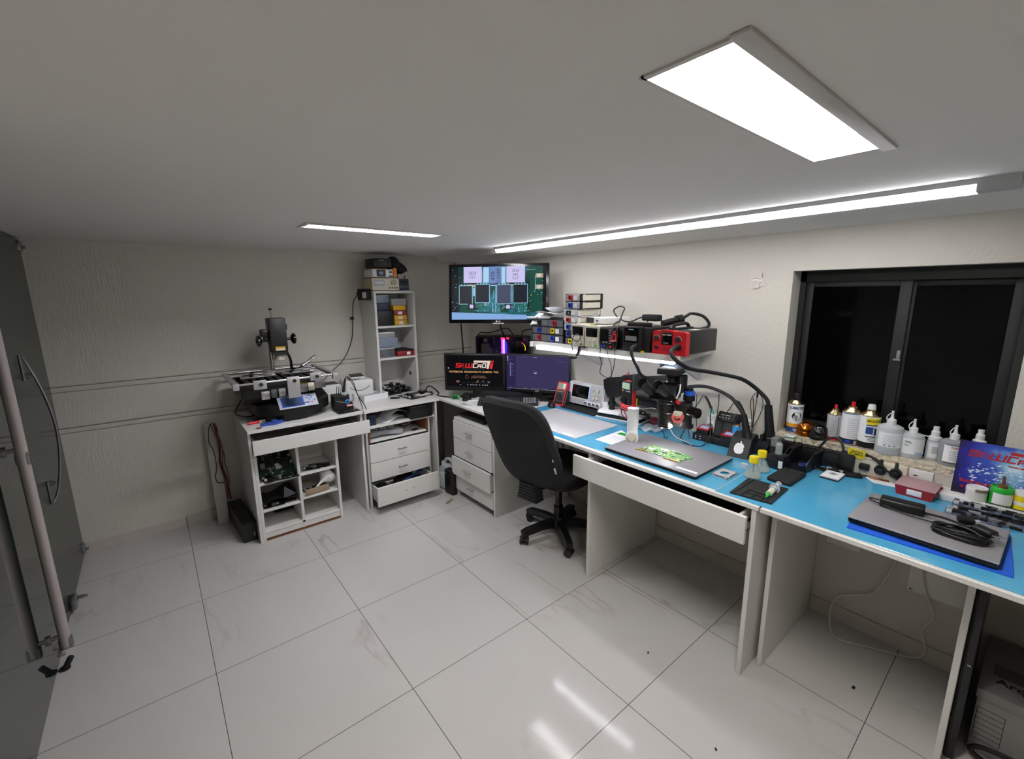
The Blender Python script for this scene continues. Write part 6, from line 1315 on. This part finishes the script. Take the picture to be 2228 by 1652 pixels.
for x in (-.066, .052):
    b = MB(M.dark_grey); b.cyl((x, 0, .08), (x, -.012, .08), .0125, .0115, n=22); b.build('dial', t)
    b = MB(M.white_paper); b.tube([(x + .0155 * math.cos(k), -.0005, .08 + .0155 * math.sin(k)) for k in [-.3 + i * .35 for i in range(11)]], .0007, 5, 1); b.build('dial_scale', t)
b = MB(M.black); b.box(-.078, -.003, .027, -.056, 0, .040, .001); b.build('switch', t)
for x in (-.022, .0):
    for z in (.025, .035):
        b = MB(M.dark_red); b.box(x - .006, -.002, z - .003, x + .006, 0, z + .003, .001); b.build('button', t)
b = MB(M.black); b.cyl((.058, 0, .040), (.058, -.02, .042), .014, n=18); b.build('hose_socket', t)
b = MB(M.black); b.box(-.04, .06, .118, -.01, .25, .126, .003); b.tube([(-.03, .06, .122), (-.03, .09, .14), (-.03, .2, .145), (-.03, .24, .122)], .009); b.build('carry_handle', t)
b = MB(M.cream); b.box(.03, .12, .118, .07, .18, .1192); b.build('label', t)
tag(MB(M.yellow).box(-.01, -.008, 0, .01, .008, .008, .002).build('yellow_bit', loc=(-.415, -2.215, SZ + .0005)), 'tiny yellow plug lying on the shelf edge before the red station', 'plug')
t = thing('headset_hook', 'black clip on lamp bracket hanging from the shelf front edge', 'clip', (-.455, -1.83, SZ - .002), FW + .1)
b = MB(M.black_matte); b.box(-.012, -.01, .0, .035, .04, .006, .002); b.prism([(.0, .004), (-.01, -.03), (-.022, -.05), (-.012, -.052), (.004, -.03), (.018, .002)], -.022, -.004, 'y'); b.build('bracket', t)
b = MB(M.black_matte); b.sph((-.04, -.02, -.06), .016, 14, 2.1, 1, .62); b.build('lamp_head', t)
for lb, pts, m, r in (('thin black lead hanging in a loop below the shelf and back up', [(-.462, -1.985, SZ + .02), (-.47, -1.985, SZ - .03), (-.45, -1.98, 1.157), (-.43, -1.955, 1.105), (-.42, -1.965, 1.085), (-.42, -2.012, 1.078), (-.43, -2.045, 1.12), (-.46, -2.08, 1.20), (-.475, -2.09, 1.24), (-.465, -2.095, 1.31), (-.45, -2.08, 1.36), (-.40, -2.05, SZ + .137)], M.black, .0022),
                      ('second thin lead hanging straight down below the shelf', [(-.462, -2.02, SZ + .02), (-.48, -2.05, SZ - .03), (-.44, -2.04, 1.15), (-.42, -2.03, 1.08)], M.black, .0018),
                      ('thin black lead looping over the front of the first cream power supply', [(-.30, -1.73, SZ + .14), (-.40, -1.75, SZ + .135), (-.475, -1.755, SZ + .10), (-.475, -1.775, SZ + .05), (-.48, -1.82, SZ + .03), (-.48, -1.85, SZ + .06), (-.48, -1.82, SZ + .075), (-.48, -1.79, SZ + .05), (-.485, -1.79, SZ + .0), (-.485, -1.80, SZ - .03)], M.black, .0022),
                      ('thick black cable loop rising behind the black power supplies', [(-.40, -2.02, SZ + .13), (-.33, -1.98, SZ + .140), (-.25, -1.945, SZ + .146), (-.2, -1.867, SZ + .18), (-.2, -1.86, SZ + .205), (-.2, -1.90, SZ + .225), (-.2, -1.935, SZ + .215), (-.22, -1.935, SZ + .18), (-.25, -1.955, SZ + .15), (-.25, -2.017, SZ + .142), (-.22, -2.06, SZ + .165), (-.2, -2.09, SZ + .16), (-.22, -2.11, SZ + .145)], M.black, .004)):
    tag(MB(m).tube(pts, r).build('lead_cable'), lb, 'cable')
b = MB(M.red); b.tube([(-.485, -2.095, 1.345), (-.485, -2.08, 1.325), (-.485, -2.075, 1.30), (-.485, -2.09, 1.295), (-.485, -2.10, 1.32), (-.485, -2.085, 1.335)], .004, 6); b.cyl((-.485, -2.065, 1.292), (-.485, -2.105, 1.297), .005, n=8)
tag(b.build('red_clip'), 'red test lead clips hanging in front of the slim black supply', 'clip')
# ================================================================ WINDOW SILL
SI = WZ0 + .0005
def spray_can(label, loc, r, h, body, bands, top, cap, nozzle, rz=0):
    t = thing('spray_can', label, 'spray can', loc, rz, 'spray cans on the window sill')
    b = MB(M.tin); b.lathe([(0, 0), (r * .97, 0), (r, .004), (r * .98, .006)], 30); b.build('tin_base', t); b = MB(M.tin); b.lathe([(r * .98, h), (r, h + .003), (r * .93, h + .008), (r * .55, h + .02), (r * .50, h + .024), (r * .50, h + .029), (0, h + .029)], 30); b.build('tin_shoulder', t)
    b = MB(body); b.lathe([(r, .005), (r, h)], 32); b.build('body', t)
    for z0, z1, m in bands:
        b = MB(m); b.lathe([(r * 1.004, z0), (r * 1.004, z1)], 32); b.build('band', t)
    b = MB(cap)
    if nozzle == 'cap': b.lathe([(0, h + .02), (r * .6, h + .02), (r * .6, h + .05), (r * .55, h + .054), (0, h + .054)], 24)
    else: b.lathe([(0, h + .028), (r * .22, h + .028), (r * .2, h + .046), (0, h + .046)], 16)
    if nozzle == 'wide': b.lathe([(0, h + .024), (r * .42, h + .026), (r * .40, h + .04), (r * .34, h + .05), (0, h + .052)], 20)
    b.build('cap' if nozzle == 'cap' else 'nozzle', t)
    return t
def wrap(t, name, m, r, a0, a1, z0, z1, n=10):
    """a label patch wrapped on a cylinder; angle 0 faces the room"""
    b = MB(m); P = [(PI + a0 + (a1 - a0) * i / n) for i in range(n + 1)]
    vs = [(rr * math.cos(a), rr * math.sin(a), z) for rr in (r, r + .0006) for z in (z0, z1) for a in P]; k = n + 1
    fs = [(i, i + 1, k + i + 1, k + i) for i in range(n)] + [(2 * k + i, 3 * k + i, 3 * k + i + 1, 2 * k + i + 1) for i in range(n)]
    b.add(vs, fs); return b.build(name, t)
def disc(t, name, m, r, a, z, rad, n=20):
    b = MB(m); P = [(PI + a + rad * math.cos(q) / r, z + rad * math.sin(q)) for q in [2 * PI * i / n for i in range(n)]]
    vs = [(rr * math.cos(p), rr * math.sin(p), zz) for rr in (r - .0004, r + .0004) for p, zz in P]
    b.add(vs, [tuple(range(n)), tuple(range(n, 2 * n))] + [(i, (i + 1) % n, n + (i + 1) % n, n + i) for i in range(n)]); return b.build(name, t)
def curved_text(t, s, size, m, r, a, z, bold=.0003, sx=1.0):
    o = letters('lettering', s, size, m, t, (0, 0, 0), bold=bold, sx=1.0, ext=0)
    me = o.data
    for v in me.vertices:
        x, y = v.co.x * sx, v.co.y; q = PI + a + x / r      # local x runs to the viewer's right
        v.co = ((r + .0009) * math.cos(q), (r + .0009) * math.sin(q), z + y)
    o.rotation_euler = (0, 0, 0); return o
V = -.12   # the cans are seen a little from their side: labels turn towards the room
t = spray_can('white spray can with black cap and orange and blue bands at the window corner', (.062, -2.790, SI), .034, .145, M.white_paper, [(.006, .032, M.label_navy), (.032, .05, M.amber_label)], 0, M.black, 'cap', .55)
curved_text(t, 'LUBRITEC', .016, M.label_navy, .034, .0, .128, .0006); 
b = MB(M.black)
disc(t, 'round_picture', M.black, .0343, 0, .088, .021); disc(t, 'picture_detail', M.dust_grey, .0347, -.1, .084, .009); wrap(t, 'small_print', M.white_paper, .0346, -.35, .35, .02, .024); wrap(t, 'small_print', M.white_paper, .0346, -.25, .3, .012, .016)
t = spray_can('slim white spray can with red nozzle and red foot band', (.062, -2.955, SI), .029, .125, M.light_grey, [(.006, .022, M.red)], 0, M.red_bright, 'thin', .6)
for i in range(7): wrap(t, 'print', M.dust_grey, .0292, -.7, .0, .035 + .011 * i, .037 + .011 * i)
wrap(t, 'stripe', M.grey, .0293, .15, .3, .02, .115)
t = spray_can('wider white spray can with red nozzle and dark foot band', (.058, -3.020, SI), .037, .150, M.white_paper, [(.006, .03, M.navy), (.145, .149, M.label_navy)], 0, M.red_bright, 'thin', .62)
for i in range(10): wrap(t, 'print', M.light_grey, .0372, -.7, .6, .038 + .0095 * i, .040 + .0095 * i)
wrap(t, 'blue_patch', M.blue, .0375, -.7, -.25, .01, .026); wrap(t, 'barcode', M.light_grey, .0375, .1, .5, .008, .024)
t = spray_can('white air duster can with yellow label panel and white nozzle', (.052, -3.088, SI), .037, .148, M.white_paper, [(.006, .033, M.black)], 0, M.white_plastic, 'wide', .66)
wrap(t, 'yellow_panel', M.yellow, .0372, -.75, .75, .115, .143); curved_text(t, 'AIR DUSTER', .0125, M.black, .0376, 0, .130, .0004, .82)
wrap(t, 'black_bar', M.black, .0373, -.75, .75, .109, .113); wrap(t, 'blue_picture', M.label_navy, .0373, -.75, -.05, .072, .103); wrap(t, 'dark_picture', M.navy, .0373, .05, .7, .068, .10); wrap(t, 'black_bar', M.black, .0373, -.75, .75, .058, .062)
for i in range(3): wrap(t, 'print', M.grey, .0373, -.5, .5, .040 + .006 * i, .042 + .006 * i)
def wool_pot(label, loc, m, wool, rz):
    t = thing('tip_cleaner', label, 'pot', loc, rz)
    b = MB(m); b.lathe([(0, 0), (.034, 0), (.036, .004), (.036, .018), (.034, .022), (.036, .026), (.033, .044), (.024, .056), (.0, .056)], 30)
    b.X = Matrix.Translation((-.014, 0, .043)) @ Matrix.Rotation(-.75, 4, 'Y'); b.lathe([(.021, -.01), (.027, .0), (.027, .018), (.023, .02), (.021, .016), (.020, -.008)], 28); b.build('pot', t)
    b = MB(M.black_gloss); b.X = Matrix.Translation((-.014, 0, .043)) @ Matrix.Rotation(-.75, 4, 'Y'); b.lathe([(0, .004), (.021, .004), (.021, .008), (0, .008)], 24); b.build('opening', t)
    b = MB(wool); b.X = Matrix.Translation((-.014, 0, .043)) @ Matrix.Rotation(-.75, 4, 'Y'); q = random.Random(3)
    for i in range(12): b.tube([(q.uniform(-.014, .014), q.uniform(-.014, .014), q.uniform(.007, .014)) for k in range(4)], .0014, 5, 3)
    b.build('wool', t); return t
wool_pot('copper coloured tip cleaner pot with brass wool on the sill', (.045, -2.845, SI), M.copper, M.copper_wool, .6)
wool_pot('black tip cleaner pot with silver wool on the sill', (.03, -2.905, SI), M.black, M.steel, .6)
def bottle(label, loc, r, h, m, lab, rz=.65, cap='spout'):
    t = thing('squeeze_bottle', label, 'bottle', loc, rz, 'squeeze bottles on the window sill')
    b = MB(m); b.lathe([(0, 0), (r * .96, 0), (r, .004), (r, h * .82), (r * .93, h * .92), (r * .6, h * .985), (r * .36, h), (0, h)], 30); b.build('body', t)
    if lab: wrap(t, 'label', M.white_paper, r + .0003, -1.35, 1.35, lab[0], lab[1], 16)
    b = MB(M.white_plastic)
    if cap == 'spout':
        b.lathe([(0, h - .002), (r * .36, h - .002), (r * .36, h + .02), (r * .2, h + .024), (.006, h + .03), (.0035, h + .052), (0, h + .052)], 20)
        b.build('cap', t)
        b = MB(M.white_plastic); b.tube([(0, .0, h + .05), (0, .01, h + .045), (0, .02, h + .03), (0, .016, h + .014)], .0018, 6); b.cyl((0, 0, h + .050), (0, 0, h + .058), .0045, n=10); b.build('cap_strap', t)
    else:
        b.lathe([(0, h - .002), (r * .9, h - .002), (r * .9, h + .012), (r * .6, h + .016), (r * .6, h + .034), (r * .42, h + .04), (r * .42, h + .055), (0, h + .055)], 20); b.build('cap', t)
    return t
t = bottle('large frosted squeeze bottle next to the air duster can', (.04, -3.163, SI), .046, .128, M.frosted, (.035, .098))
for i in range(6): wrap(t, 'print', M.light_grey, .0468, -.9, .7, .05 + .007 * i, .0515 + .007 * i)
for a in (-.8, -.45, -.1): wrap(t, 'hazard_mark', M.grey, .0468, a, a + .12, .04, .046)
t = bottle('medium frosted squeeze bottle between large bottle and small spray bottle', (.055, -3.235, SI), .039, .105, M.frosted, (.02, .085), .7)
curved_text(t, 'COL', .011, M.black, .0396, -.85, .07); wrap(t, 'green_line', M.green, .0398, -1.2, -.8, .055, .058); wrap(t, 'barcode', M.sky_label, .0398, -.2, .5, .02, .03)
t = bottle('small slim white spray bottle between two squeeze bottles', (.08, -3.300, SI), .0235, .085, M.frosted, (.012, .072), .75, 'pump')
wrap(t, 'print', M.light_grey, .0242, -.8, .6, .03, .06)
t = bottle('squeeze bottle with red lettering half behind the poster', (.062, -3.358, SI), .041, .105, M.dust_grey, (.018, .088), .8)
curved_text(t, 'FLUXO PARA SOLDA', .0095, M.red, .0416, .15, .078, .0003, .9); wrap(t, 'black_line', M.black, .0417, -1.3, 1.3, .087, .089); wrap(t, 'black_line', M.black, .0417, -1.3, 1.3, .015, .017)
for i in range(5): wrap(t, 'print', M.dust_grey, .0417, -.9, -.1, .03 + .008 * i, .0315 + .008 * i); wrap(t, 'print', M.dust_grey, .0417, .1, .8, .03 + .008 * i, .0315 + .008 * i)
bottle('white pump topped bottle showing above the blue poster', (.085, -3.425, SI), .022, .10, M.frosted, None, .8, 'pump')
b = MB(M.white_plastic); b.tube([(0, 0, 0), (0, -.08, -.006), (0, -.13, -.016)], .0022); b.box(-.006, -.155, -.03, .006, -.13, -.018, .002)
tag(b.build('white_cable', loc=(.095, -3.18, SI + .098)), 'white cable with plug hanging behind the medium squeeze bottle', 'cable')
t = thing('round_box', 'small white box with green lid line on the sill edge', 'box', (-.012, -2.805, Z0 + .075))
b = MB(M.white_plastic); b.box(-.02, -.022, 0, .02, .022, .02, .007); b.m(M.green); b.box(-.0205, -.0225, .016, .0205, .0225, .0185, .001); b.m(M.white_plastic); b.box(-.02, -.022, .0185, .02, .022, .027, .006); b.build('body', t)
# power strip and things along the wall under the sill
t = thing('power_strip', 'long black ridged power strip running along the wall under the sill', 'power strip', (-.026, -2.905, Z0 + .0), FW)
MB(M.black).box(-.14, -.02, 0, .15, .022, .068, .004).build('body', t)
for i in range(9):
    b = MB(M.black_matte); b.box(-.135 + .031 * i, -.022, .068, -.108 + .031 * i, .024, .074, .002); b.build('cover_rib', t)
t = thing('black_adapter', 'black power adapter plugged in beside the yellow tag', 'adapter', (-.035, -3.045, Z0), FW)
MB(M.black).box(-.03, -.025, .0, .03, .03, .085, .006).build('body', t)
b = MB(M.black); b.tube([(-.02, 0, .08), (-.025, .01, .11), (-.05, .02, .135), (-.085, .02, .125), (-.11, .015, .085), (-.12, .01, .07)], .005, 8); b.build('cord', t)
b = MB(M.black); b.tube([(.0, 0, .085), (.05, -.0, .10), (.10, -.02, .085), (.15, -.03, .05), (.19, -.03, .02)], .004, 8); b.tube([(.02, 0, .08), (.08, .0, .09), (.12, .0, .07), (.125, -.005, .045)], .004, 8); b.build('cord', t)
t = thing('cable_tag', 'yellow warning tag with black lettering tied to the black adapter', 'tag', (-.05, -3.075, Z0 + .098), rot=(.15, 0, FW + .1))
MB(M.yellow).prism([(-.03, .01), (-.022, .02), (.034, .012), (.032, -.022), (.014, -.028), (-.026, -.014)], -.0008, .0, 'y').build('tag_sheet', t)
letters('lettering', 'NAPOLIS\nACUMULA', .0105, M.black, t, (.003, -.0012, -.002), rot=(PI / 2, .12, 0), bold=.0003)
t = thing('socket_box', 'cream wall socket box with black plugs above the flyer', 'socket', (-.022, -3.165, Z0), FW)
MB(M.cream).box(-.10, -.015, 0, .085, .021, .075, .01).build('body', t)
for x in (-.055, .0, .05):
    b = MB(M.black)
    if x < -.03: b.box(x - .018, -.035, .03, x + .018, -.012, .055, .004)
    else: b.cyl((x, -.015, .045), (x, -.03, .042), .021, n=18); b.box(x - .014, -.042, .03, x + .014, -.02, .055, .006); b.cyl((x, -.03, .06), (x, -.02, .09), .006, n=10)
    b.build('plug', t)
t = thing('white_conduit', 'white cable trunking with small black mark behind the red box', 'trunking', (-.012, -3.265, Z0), FW)
MB(M.white_plastic).box(-.015, -.002, 0, .06, .011, .07, .002).build('channel', t); MB(M.black).box(.0, -.003, .045, .014, -.001, .048).build('mark', t)
t = thing('white_ledge', 'low white ledge along the wall under the poster', 'ledge', (-.022, -3.46, Z0), FW)
MB(M.white_plastic).box(-.135, -.075, 0, .3, .021, .025, .002).build('channel', t)
pcb('circuit_board', 'dark board with metal connectors lying before the black power strip', .16, .05, (-.092, -2.99, Z0), FW + .12, M.pcb_dark, 41, 18, .02)
b = MB(M.black); b.box(-.02, -.03, 0, .02, .03, .014, .004); b.m(M.steel); b.cyl((.0, -.02, .012), (.0, -.045, .008), .008, .003, n=10)
tag(b.build('cable_plug', loc=(-.085, -3.085, Z0), rz=.4), 'black cable plug with metal nose lying at the end of dark board', 'plug')
t = thing('flyer', 'white printed flyer with hand picture under the wall sockets', 'flyer', (-.055, -3.14, Z0))
MB(M.white_paper).prism([(.045, .06), (-.045, -.02), (-.03, -.105), (.04, -.09)], 0, .0008).build('sheet', t)
b = MB(M.flyer_photo); b.prism([(.04, .045), (-.005, .0), (.005, -.06), (.04, -.055)], .0008, .0011); b.m(M.hand_skin); b.prism([(.02, .02), (.005, 0), (.012, -.03), (.022, -.01)], .0011, .0013); b.build('picture', t)
b = MB(M.dust_grey); b.tube([(-.022 + .008 * math.cos(a), -.035 + .02 * math.sin(a), .001) for a in [i * PI / 8 for i in range(16)]], .0006, 5, 1, closed=True); b.build('stamp_ring', t)
t = thing('organizer_box', 'flat red parts organizer with cloudy lid on the bench under the poster', 'organizer', (-.10, -3.295, Z0), FW - .02)
b = MB(M.dark_red); b.prism([(-.052, 0), (.052, 0), (.06, .036), (-.06, .036)], -.055, .065, 'y'); b.box(.055, -.03, .028, .066, -.01, .036, .003); b.box(.055, .04, .028, .066, .055, .036, .003); b.build('tray', t)
b = MB(M.clear_red); b.box(-.061, -.057, .036, .061, .067, .042, .003)
for i in range(7): b.box(-.055, -.048 + .016 * i, .042, .055, -.044 + .016 * i, .0425)
b.build('lid', t); b = MB(M.white_paper); b.box(-.022, -.057, .008, .022, -.0545, .03, .001); b.build('label', t)
# poster leaning on the wall
t = thing('poster', 'blue printed shop poster with red lettering leaning on the wall under window', 'poster', (-.035, -3.381, Z0 + .0255), rot=(math.radians(-6), 0, FW))
MB(M.poster_print).box(0, 0, 0, .30, .003, .205).build('sheet', t)
b = MB(M.red); logo(b, .026, .148, .0265, M.red, M.red, -.0008, .0005); b.build('logo', t)
b = MB(M.poster_white); q = random.Random(8)
for i in range(220):
    a = q.uniform(0, 2 * PI); rr = q.uniform(.015, .135); x, z = .15 + rr * 1.1 * math.cos(a), .095 + rr * .75 * math.sin(a)
    if .008 < x < .29 and .01 < z < .135:
        s = q.uniform(.002, .006); k = q.uniform(0, 1); b.prism([(x - s, z), (x, z + s * .6), (x + s, z + s * k * .3), (x, z - s * .6)], -.0006, .0, 'y')
b.build('sparkle', t)
letters('lettering', 'Soluções criativas', .0165, M.red, t, (.018, -.0012, .052), align='LEFT', bold=.0007); letters('lettering', 'a preço justo', .0165, M.red, t, (.024, -.0012, .030), align='LEFT', bold=.0007)
letters('lettering', 'TRADE & SERVICE', .007, M.red, t, (.16, -.0012, .136), bold=.0003)
# jars
JZ = Z0 + .0258; BZ = Z0
def jar(label, loc, r, h, m_body, m_lid, lid_h, bands=(), cat='jar'):
    t = thing('paste_jar', label, cat, loc, .6)
    b = MB(m_body); b.lathe([(0, 0), (r * .96, 0), (r * .97, h - lid_h), (0, h - lid_h)], 30); b.build('body', t)
    b = MB(m_lid); b.lathe([(0, h - lid_h), (r, h - lid_h), (r, h - .003), (r * .95, h), (r * .86, h), (r * .84, h - .003), (0, h - .003)], 30); b.build('lid', t)
    for z0, z1, m in bands: wrap(t, 'label', m, r * .975, -1.3, 1.3, z0, z1, 16)
    return t
t = jar('white paste jar with brown label strip under the poster', (-.066, -3.452, JZ), .030, .048, M.white_plastic, M.white_plastic, .016)
wrap(t, 'brown_strip', M.tape_label, .0302, -.7, .7, .035, .046)
t = jar('green lidded paste jar with a brush in front of the poster', (-.068, -3.512, JZ), .030, .070, M.green, M.green, .018, [(.010, .050, M.white_paper)])
b = MB(M.brown_board); b.lathe([(0, .067), (.013, .067), (.012, .076), (0, .078)], 16); b.cyl((0, 0, .076), (.002, 0, .108), .005, .004, n=10); b.build('brush', t)
jar('yellow and white paste jar, lower of the stacked pair', (-.066, -3.566, JZ), .023, .034, M.yellow, M.white_plastic, .014)
jar('yellow and white paste jar, upper of the stacked pair', (-.066, -3.564, JZ + .0345), .023, .036, M.yellow, M.white_plastic, .016)
pcb('circuit_board', 'blue grey laptop board on top of the other boards before the jars', .20, .045, (-.135, -3.50, BZ + .017), FW + .05, M.pcb_blue, 51, 26, .018)
pcb('circuit_board', 'long blue grey laptop board lying nearest the silver laptop', .22, .06, (-.195, -3.50, BZ), FW + .04, M.pcb_blue, 52, 22, .014)
pcb('circuit_board', 'blue grey board lowest of the pile before the white jar', .20, .06, (-.135, -3.50, BZ), FW + .02, M.pcb_blue, 53, 18, .014)
b = MB(M.white_plastic); b.box(-.075, -.006, 0, .075, .006, .005); b.m(M.dark_grey); b.box(-.075, -.003, .005, .075, .003, .007)
tag(b.build('slot_strip', loc=(-.13, -3.555, BZ + .038), rz=FW), 'white and dark slot strip lying across the blue grey boards', 'strip')
b = MB(M.black); b.tube([(-.25, -3.45, BZ + .003), (-.235, -3.47, BZ + .003), (-.25, -3.50, BZ + .003), (-.22, -3.53, BZ + .003), (-.20, -3.52, BZ + .003)], .0025)
tag(b.build('thin_cable'), 'thin dark cable on the blue mat between laptop and boards', 'cable')
# ================================================================ UNDER THE BENCH
t = thing('junction_box', 'larger white cover plate on the wall under the bench by the cable', 'wall box', (-.004, -3.40, .352), FW)
MB(M.melamine).box(-.095, -.012, -.06, .10, .004, .07, .003).build('cover', t)
b = MB(M.black); b.cyl((-.083, -.012, -.05), (-.083, -.0135, -.05), .0035, n=10); b.build('screw', t)
t = thing('junction_box', 'smaller white cover plate on the wall under the bench', 'wall box', (-.004, -3.07, .415), FW)
MB(M.melamine).box(-.065, -.008, -.04, .065, .004, .06, .003).build('cover', t)
t = thing('wall_outlet', 'small white outlet on the wall between the two cover plates', 'outlet', (-.004, -3.275, .44), FW)
MB(M.white_plastic).box(-.03, -.010, -.04, .03, .004, .03, .003).build('plate', t); b = MB(M.black); b.cyl((.012, -.010, -.02), (.012, -.0115, -.02), .004, n=10); b.build('socket', t)
b = MB(M.wire_white); b.tube([(-.02, -3.265, .44), (-.02, -3.245, .34), (-.02, -3.20, .215), (-.025, -3.12, .16), (-.03, -3.08, .13), (-.05, -3.065, .07), (-.12, -3.09, .012), (-.15, -3.135, .005), (-.09, -3.26, .005), (-.03, -3.37, .006), (-.02, -3.395, .06), (-.02, -3.375, .14), (-.02, -3.40, .22), (-.02, -3.36, .33), (-.02, -3.34, .45), (-.02, -3.338, .60)], .0038, 8)
tag(b.build('white_cable'), 'white cable hanging in a wide loop to the floor under the bench', 'cable')
t = thing('computer_case', 'thin black computer case standing beside the right bench leg', 'computer case', (-.28, -3.526, 0))
MB(M.black_gloss).box(-.20, -.013, 0, .25, .012, .70, .003).build('case', t)
b = MB(M.light_grey); b.box(-.201, -.008, .36, -.1995, .0, .364); b.build('mark', t)
t = thing('archive_box', 'grey cardboard archive box with printed word Arquivo beside the black case', 'box', (-.20, -3.685, 0))
MB(M.carton).box(-.18, -.122, 0, .17, .125, .235, .003).build('body', t)
MB(M.carton).box(-.184, -.126, .205, .174, .129, .24, .003).build('lid', t)
letters('lettering', 'Arquivo', .048, M.carton_ink, t, (-.1812, -.02, .12), rot=(PI / 2, PI / 2, -PI / 2), bold=.0012); letters('lettering', 'Arquivo', .044, M.carton_ink, t, (-.10, .02, .2404), rot=(0, 0, -PI / 2), bold=.001)
b = MB(M.carton_ink)
for i in range(7): b.box(-.1808, .055, .05 + .02 * i, -.1803, .12, .0515 + .02 * i)
b.box(-.1808, .055, .05, -.1803, .0565, .17); b.box(-.1808, .1185, .05, -.1803, .12, .17); b.build('printed_form', t)
b = MB(M.carton_ink)
for i in range(6): b.box(-.07 + .012 * i, -.1, .2404, -.066 + .012 * i, .1, .2407)
b.build('printed_lines', t)
b = MB(M.black); b.tube([(-.43, -3.80, .02), (-.425, -3.70, .07), (-.42, -3.60, .06), (-.42, -3.57, .03), (-.43, -3.62, .012), (-.45, -3.65, .012)], .008, 8); b.cyl((-.44, -3.63, .012), (-.46, -3.66, .012), .014, n=14)
tag(b.build('black_cable'), 'thick black cable looping in front of the archive box', 'cable')
for i, (x, y, s) in enumerate([(-.396, -3.247, .008), (-.868, -2.628, .005), (-1.05, -3.02, .005)]):
    b = MB(M.black); b.box(-s, -s * .6, 0, s, s * .6, .004, .001)
    tag(b.build('debris_crumb', loc=(x, y, 0), rz=.4 * i), ['black crumb on the floor under the window bench', 'tiny dark crumb on the floor where the bench shadow ends', 'tiny dark crumb beside the lamp reflection on the floor'][i], 'crumb')

b = MB(M.black); b.tube([(-.13, -2.345, .85), (-.16, -2.32, .76), (-.185, -2.333, .754), (-.235, -2.388, .753), (-.245, -2.435, .753), (-.205, -2.468, .753), (-.15, -2.475, .80), (-.13, -2.46, .90), (-.10, -2.45, .94)], .0028, 7)
tag(b.build('iron_lead'), 'black iron cord looping on the blue mat before the base unit', 'cord')
# ================================================================ REPEATS SHARE A GROUP
GROUPS = {'drawer_unit': 'small parts drawer units on the wall shelf', 'bench_supply': 'bench power supplies on the wall shelf', 'iron_holder': 'iron holders at the wall',
          'station_display': 'red rimmed station displays', 'storage_bin': 'black parts bins', 'monitor': 'monitors on the corner worktop', 'recessed_light': 'recessed ceiling lights', 'junction_box': 'cover plates under the bench',
          'paste_jar': 'paste jars under the poster', 'work_bench': 'blue topped workbenches', 'bench_mat': 'blue bench mats', 'laptop': 'closed laptops on the benches', 'multimeter': 'red multimeters', 'hot_air_gun': 'hot air handles with hoses',
          'hot_air_station': 'hot air stations on the wall shelf', 'lead_cable': 'leads around the wall shelf', 'tip_cleaner': 'tip cleaner pots', 'circuit_board': 'loose circuit boards', 'graphics_card': 'loose graphics cards', 'marker_pen': 'markers on the left desk',
          'organizer_box': 'parts organizers', 'clear_tub': 'clear tubs in the tower', 'debris_crumb': 'dark crumbs on the floor', 'video_cable': 'television cables', 'soldering_station': 'soldering stations', 'paper_sheet': 'papers on the cabinet shelf'}
import re
for o in list(SC.objects):
    st = re.sub(r'[.][0-9]+$', '', o.name)
    if o.parent is None and 'category' in o and 'group' not in o and st in GROUPS: o['group'] = GROUPS[st]
# ================================================================ CAMERA AND WORLD
wd = bpy.data.worlds.new('night'); SC.world = wd; wd.use_nodes = True
wd.node_tree.nodes['Background'].inputs[0].default_value = (0, 0, 0, 1)
cam = bpy.data.cameras.new('camera'); co = bpy.data.objects.new('camera', cam); COL.objects.link(co); SC.camera = co
cam.sensor_fit = 'HORIZONTAL'; cam.sensor_width = 36.0; cam.lens = 36.0 * 965.863 / 2228; cam.clip_start = .02
yaw, pit, rol = math.radians(39.03815), math.radians(-10.99732), math.radians(-.60353)
cy, sy, cp, sp = math.cos(yaw), math.sin(yaw), math.cos(pit), math.sin(pit)
fw = Vector((sy * cp, cy * cp, sp)); rt = Vector((cy, -sy, 0)); up = rt.cross(fw)
cr, sr = math.cos(rol), math.sin(rol)
r2 = rt * cr + up * sr; u2 = up * cr - rt * sr
co.matrix_world = Matrix(((r2.x, u2.x, -fw.x, -2.37117), (r2.y, u2.y, -fw.y, -3.55991), (r2.z, u2.z, -fw.z, 1.54556), (0, 0, 0, 1)))
vs = SC.view_settings
SC.display_settings.display_device = 'sRGB'
vs.view_transform = 'Standard'; vs.look = 'None'; vs.exposure = 1.4; vs.gamma = 1.0; vs.use_curve_mapping = False
SC.cycles.max_bounces = 10; SC.cycles.diffuse_bounces = 5; SC.cycles.glossy_bounces = 4; SC.cycles.transmission_bounces = 8; SC.cycles.transparent_max_bounces = 12
SC.cycles.caustics_reflective = False; SC.cycles.caustics_refractive = False; SC.cycles.sample_clamp_indirect = 6.0
SC.cycles.use_denoising = True
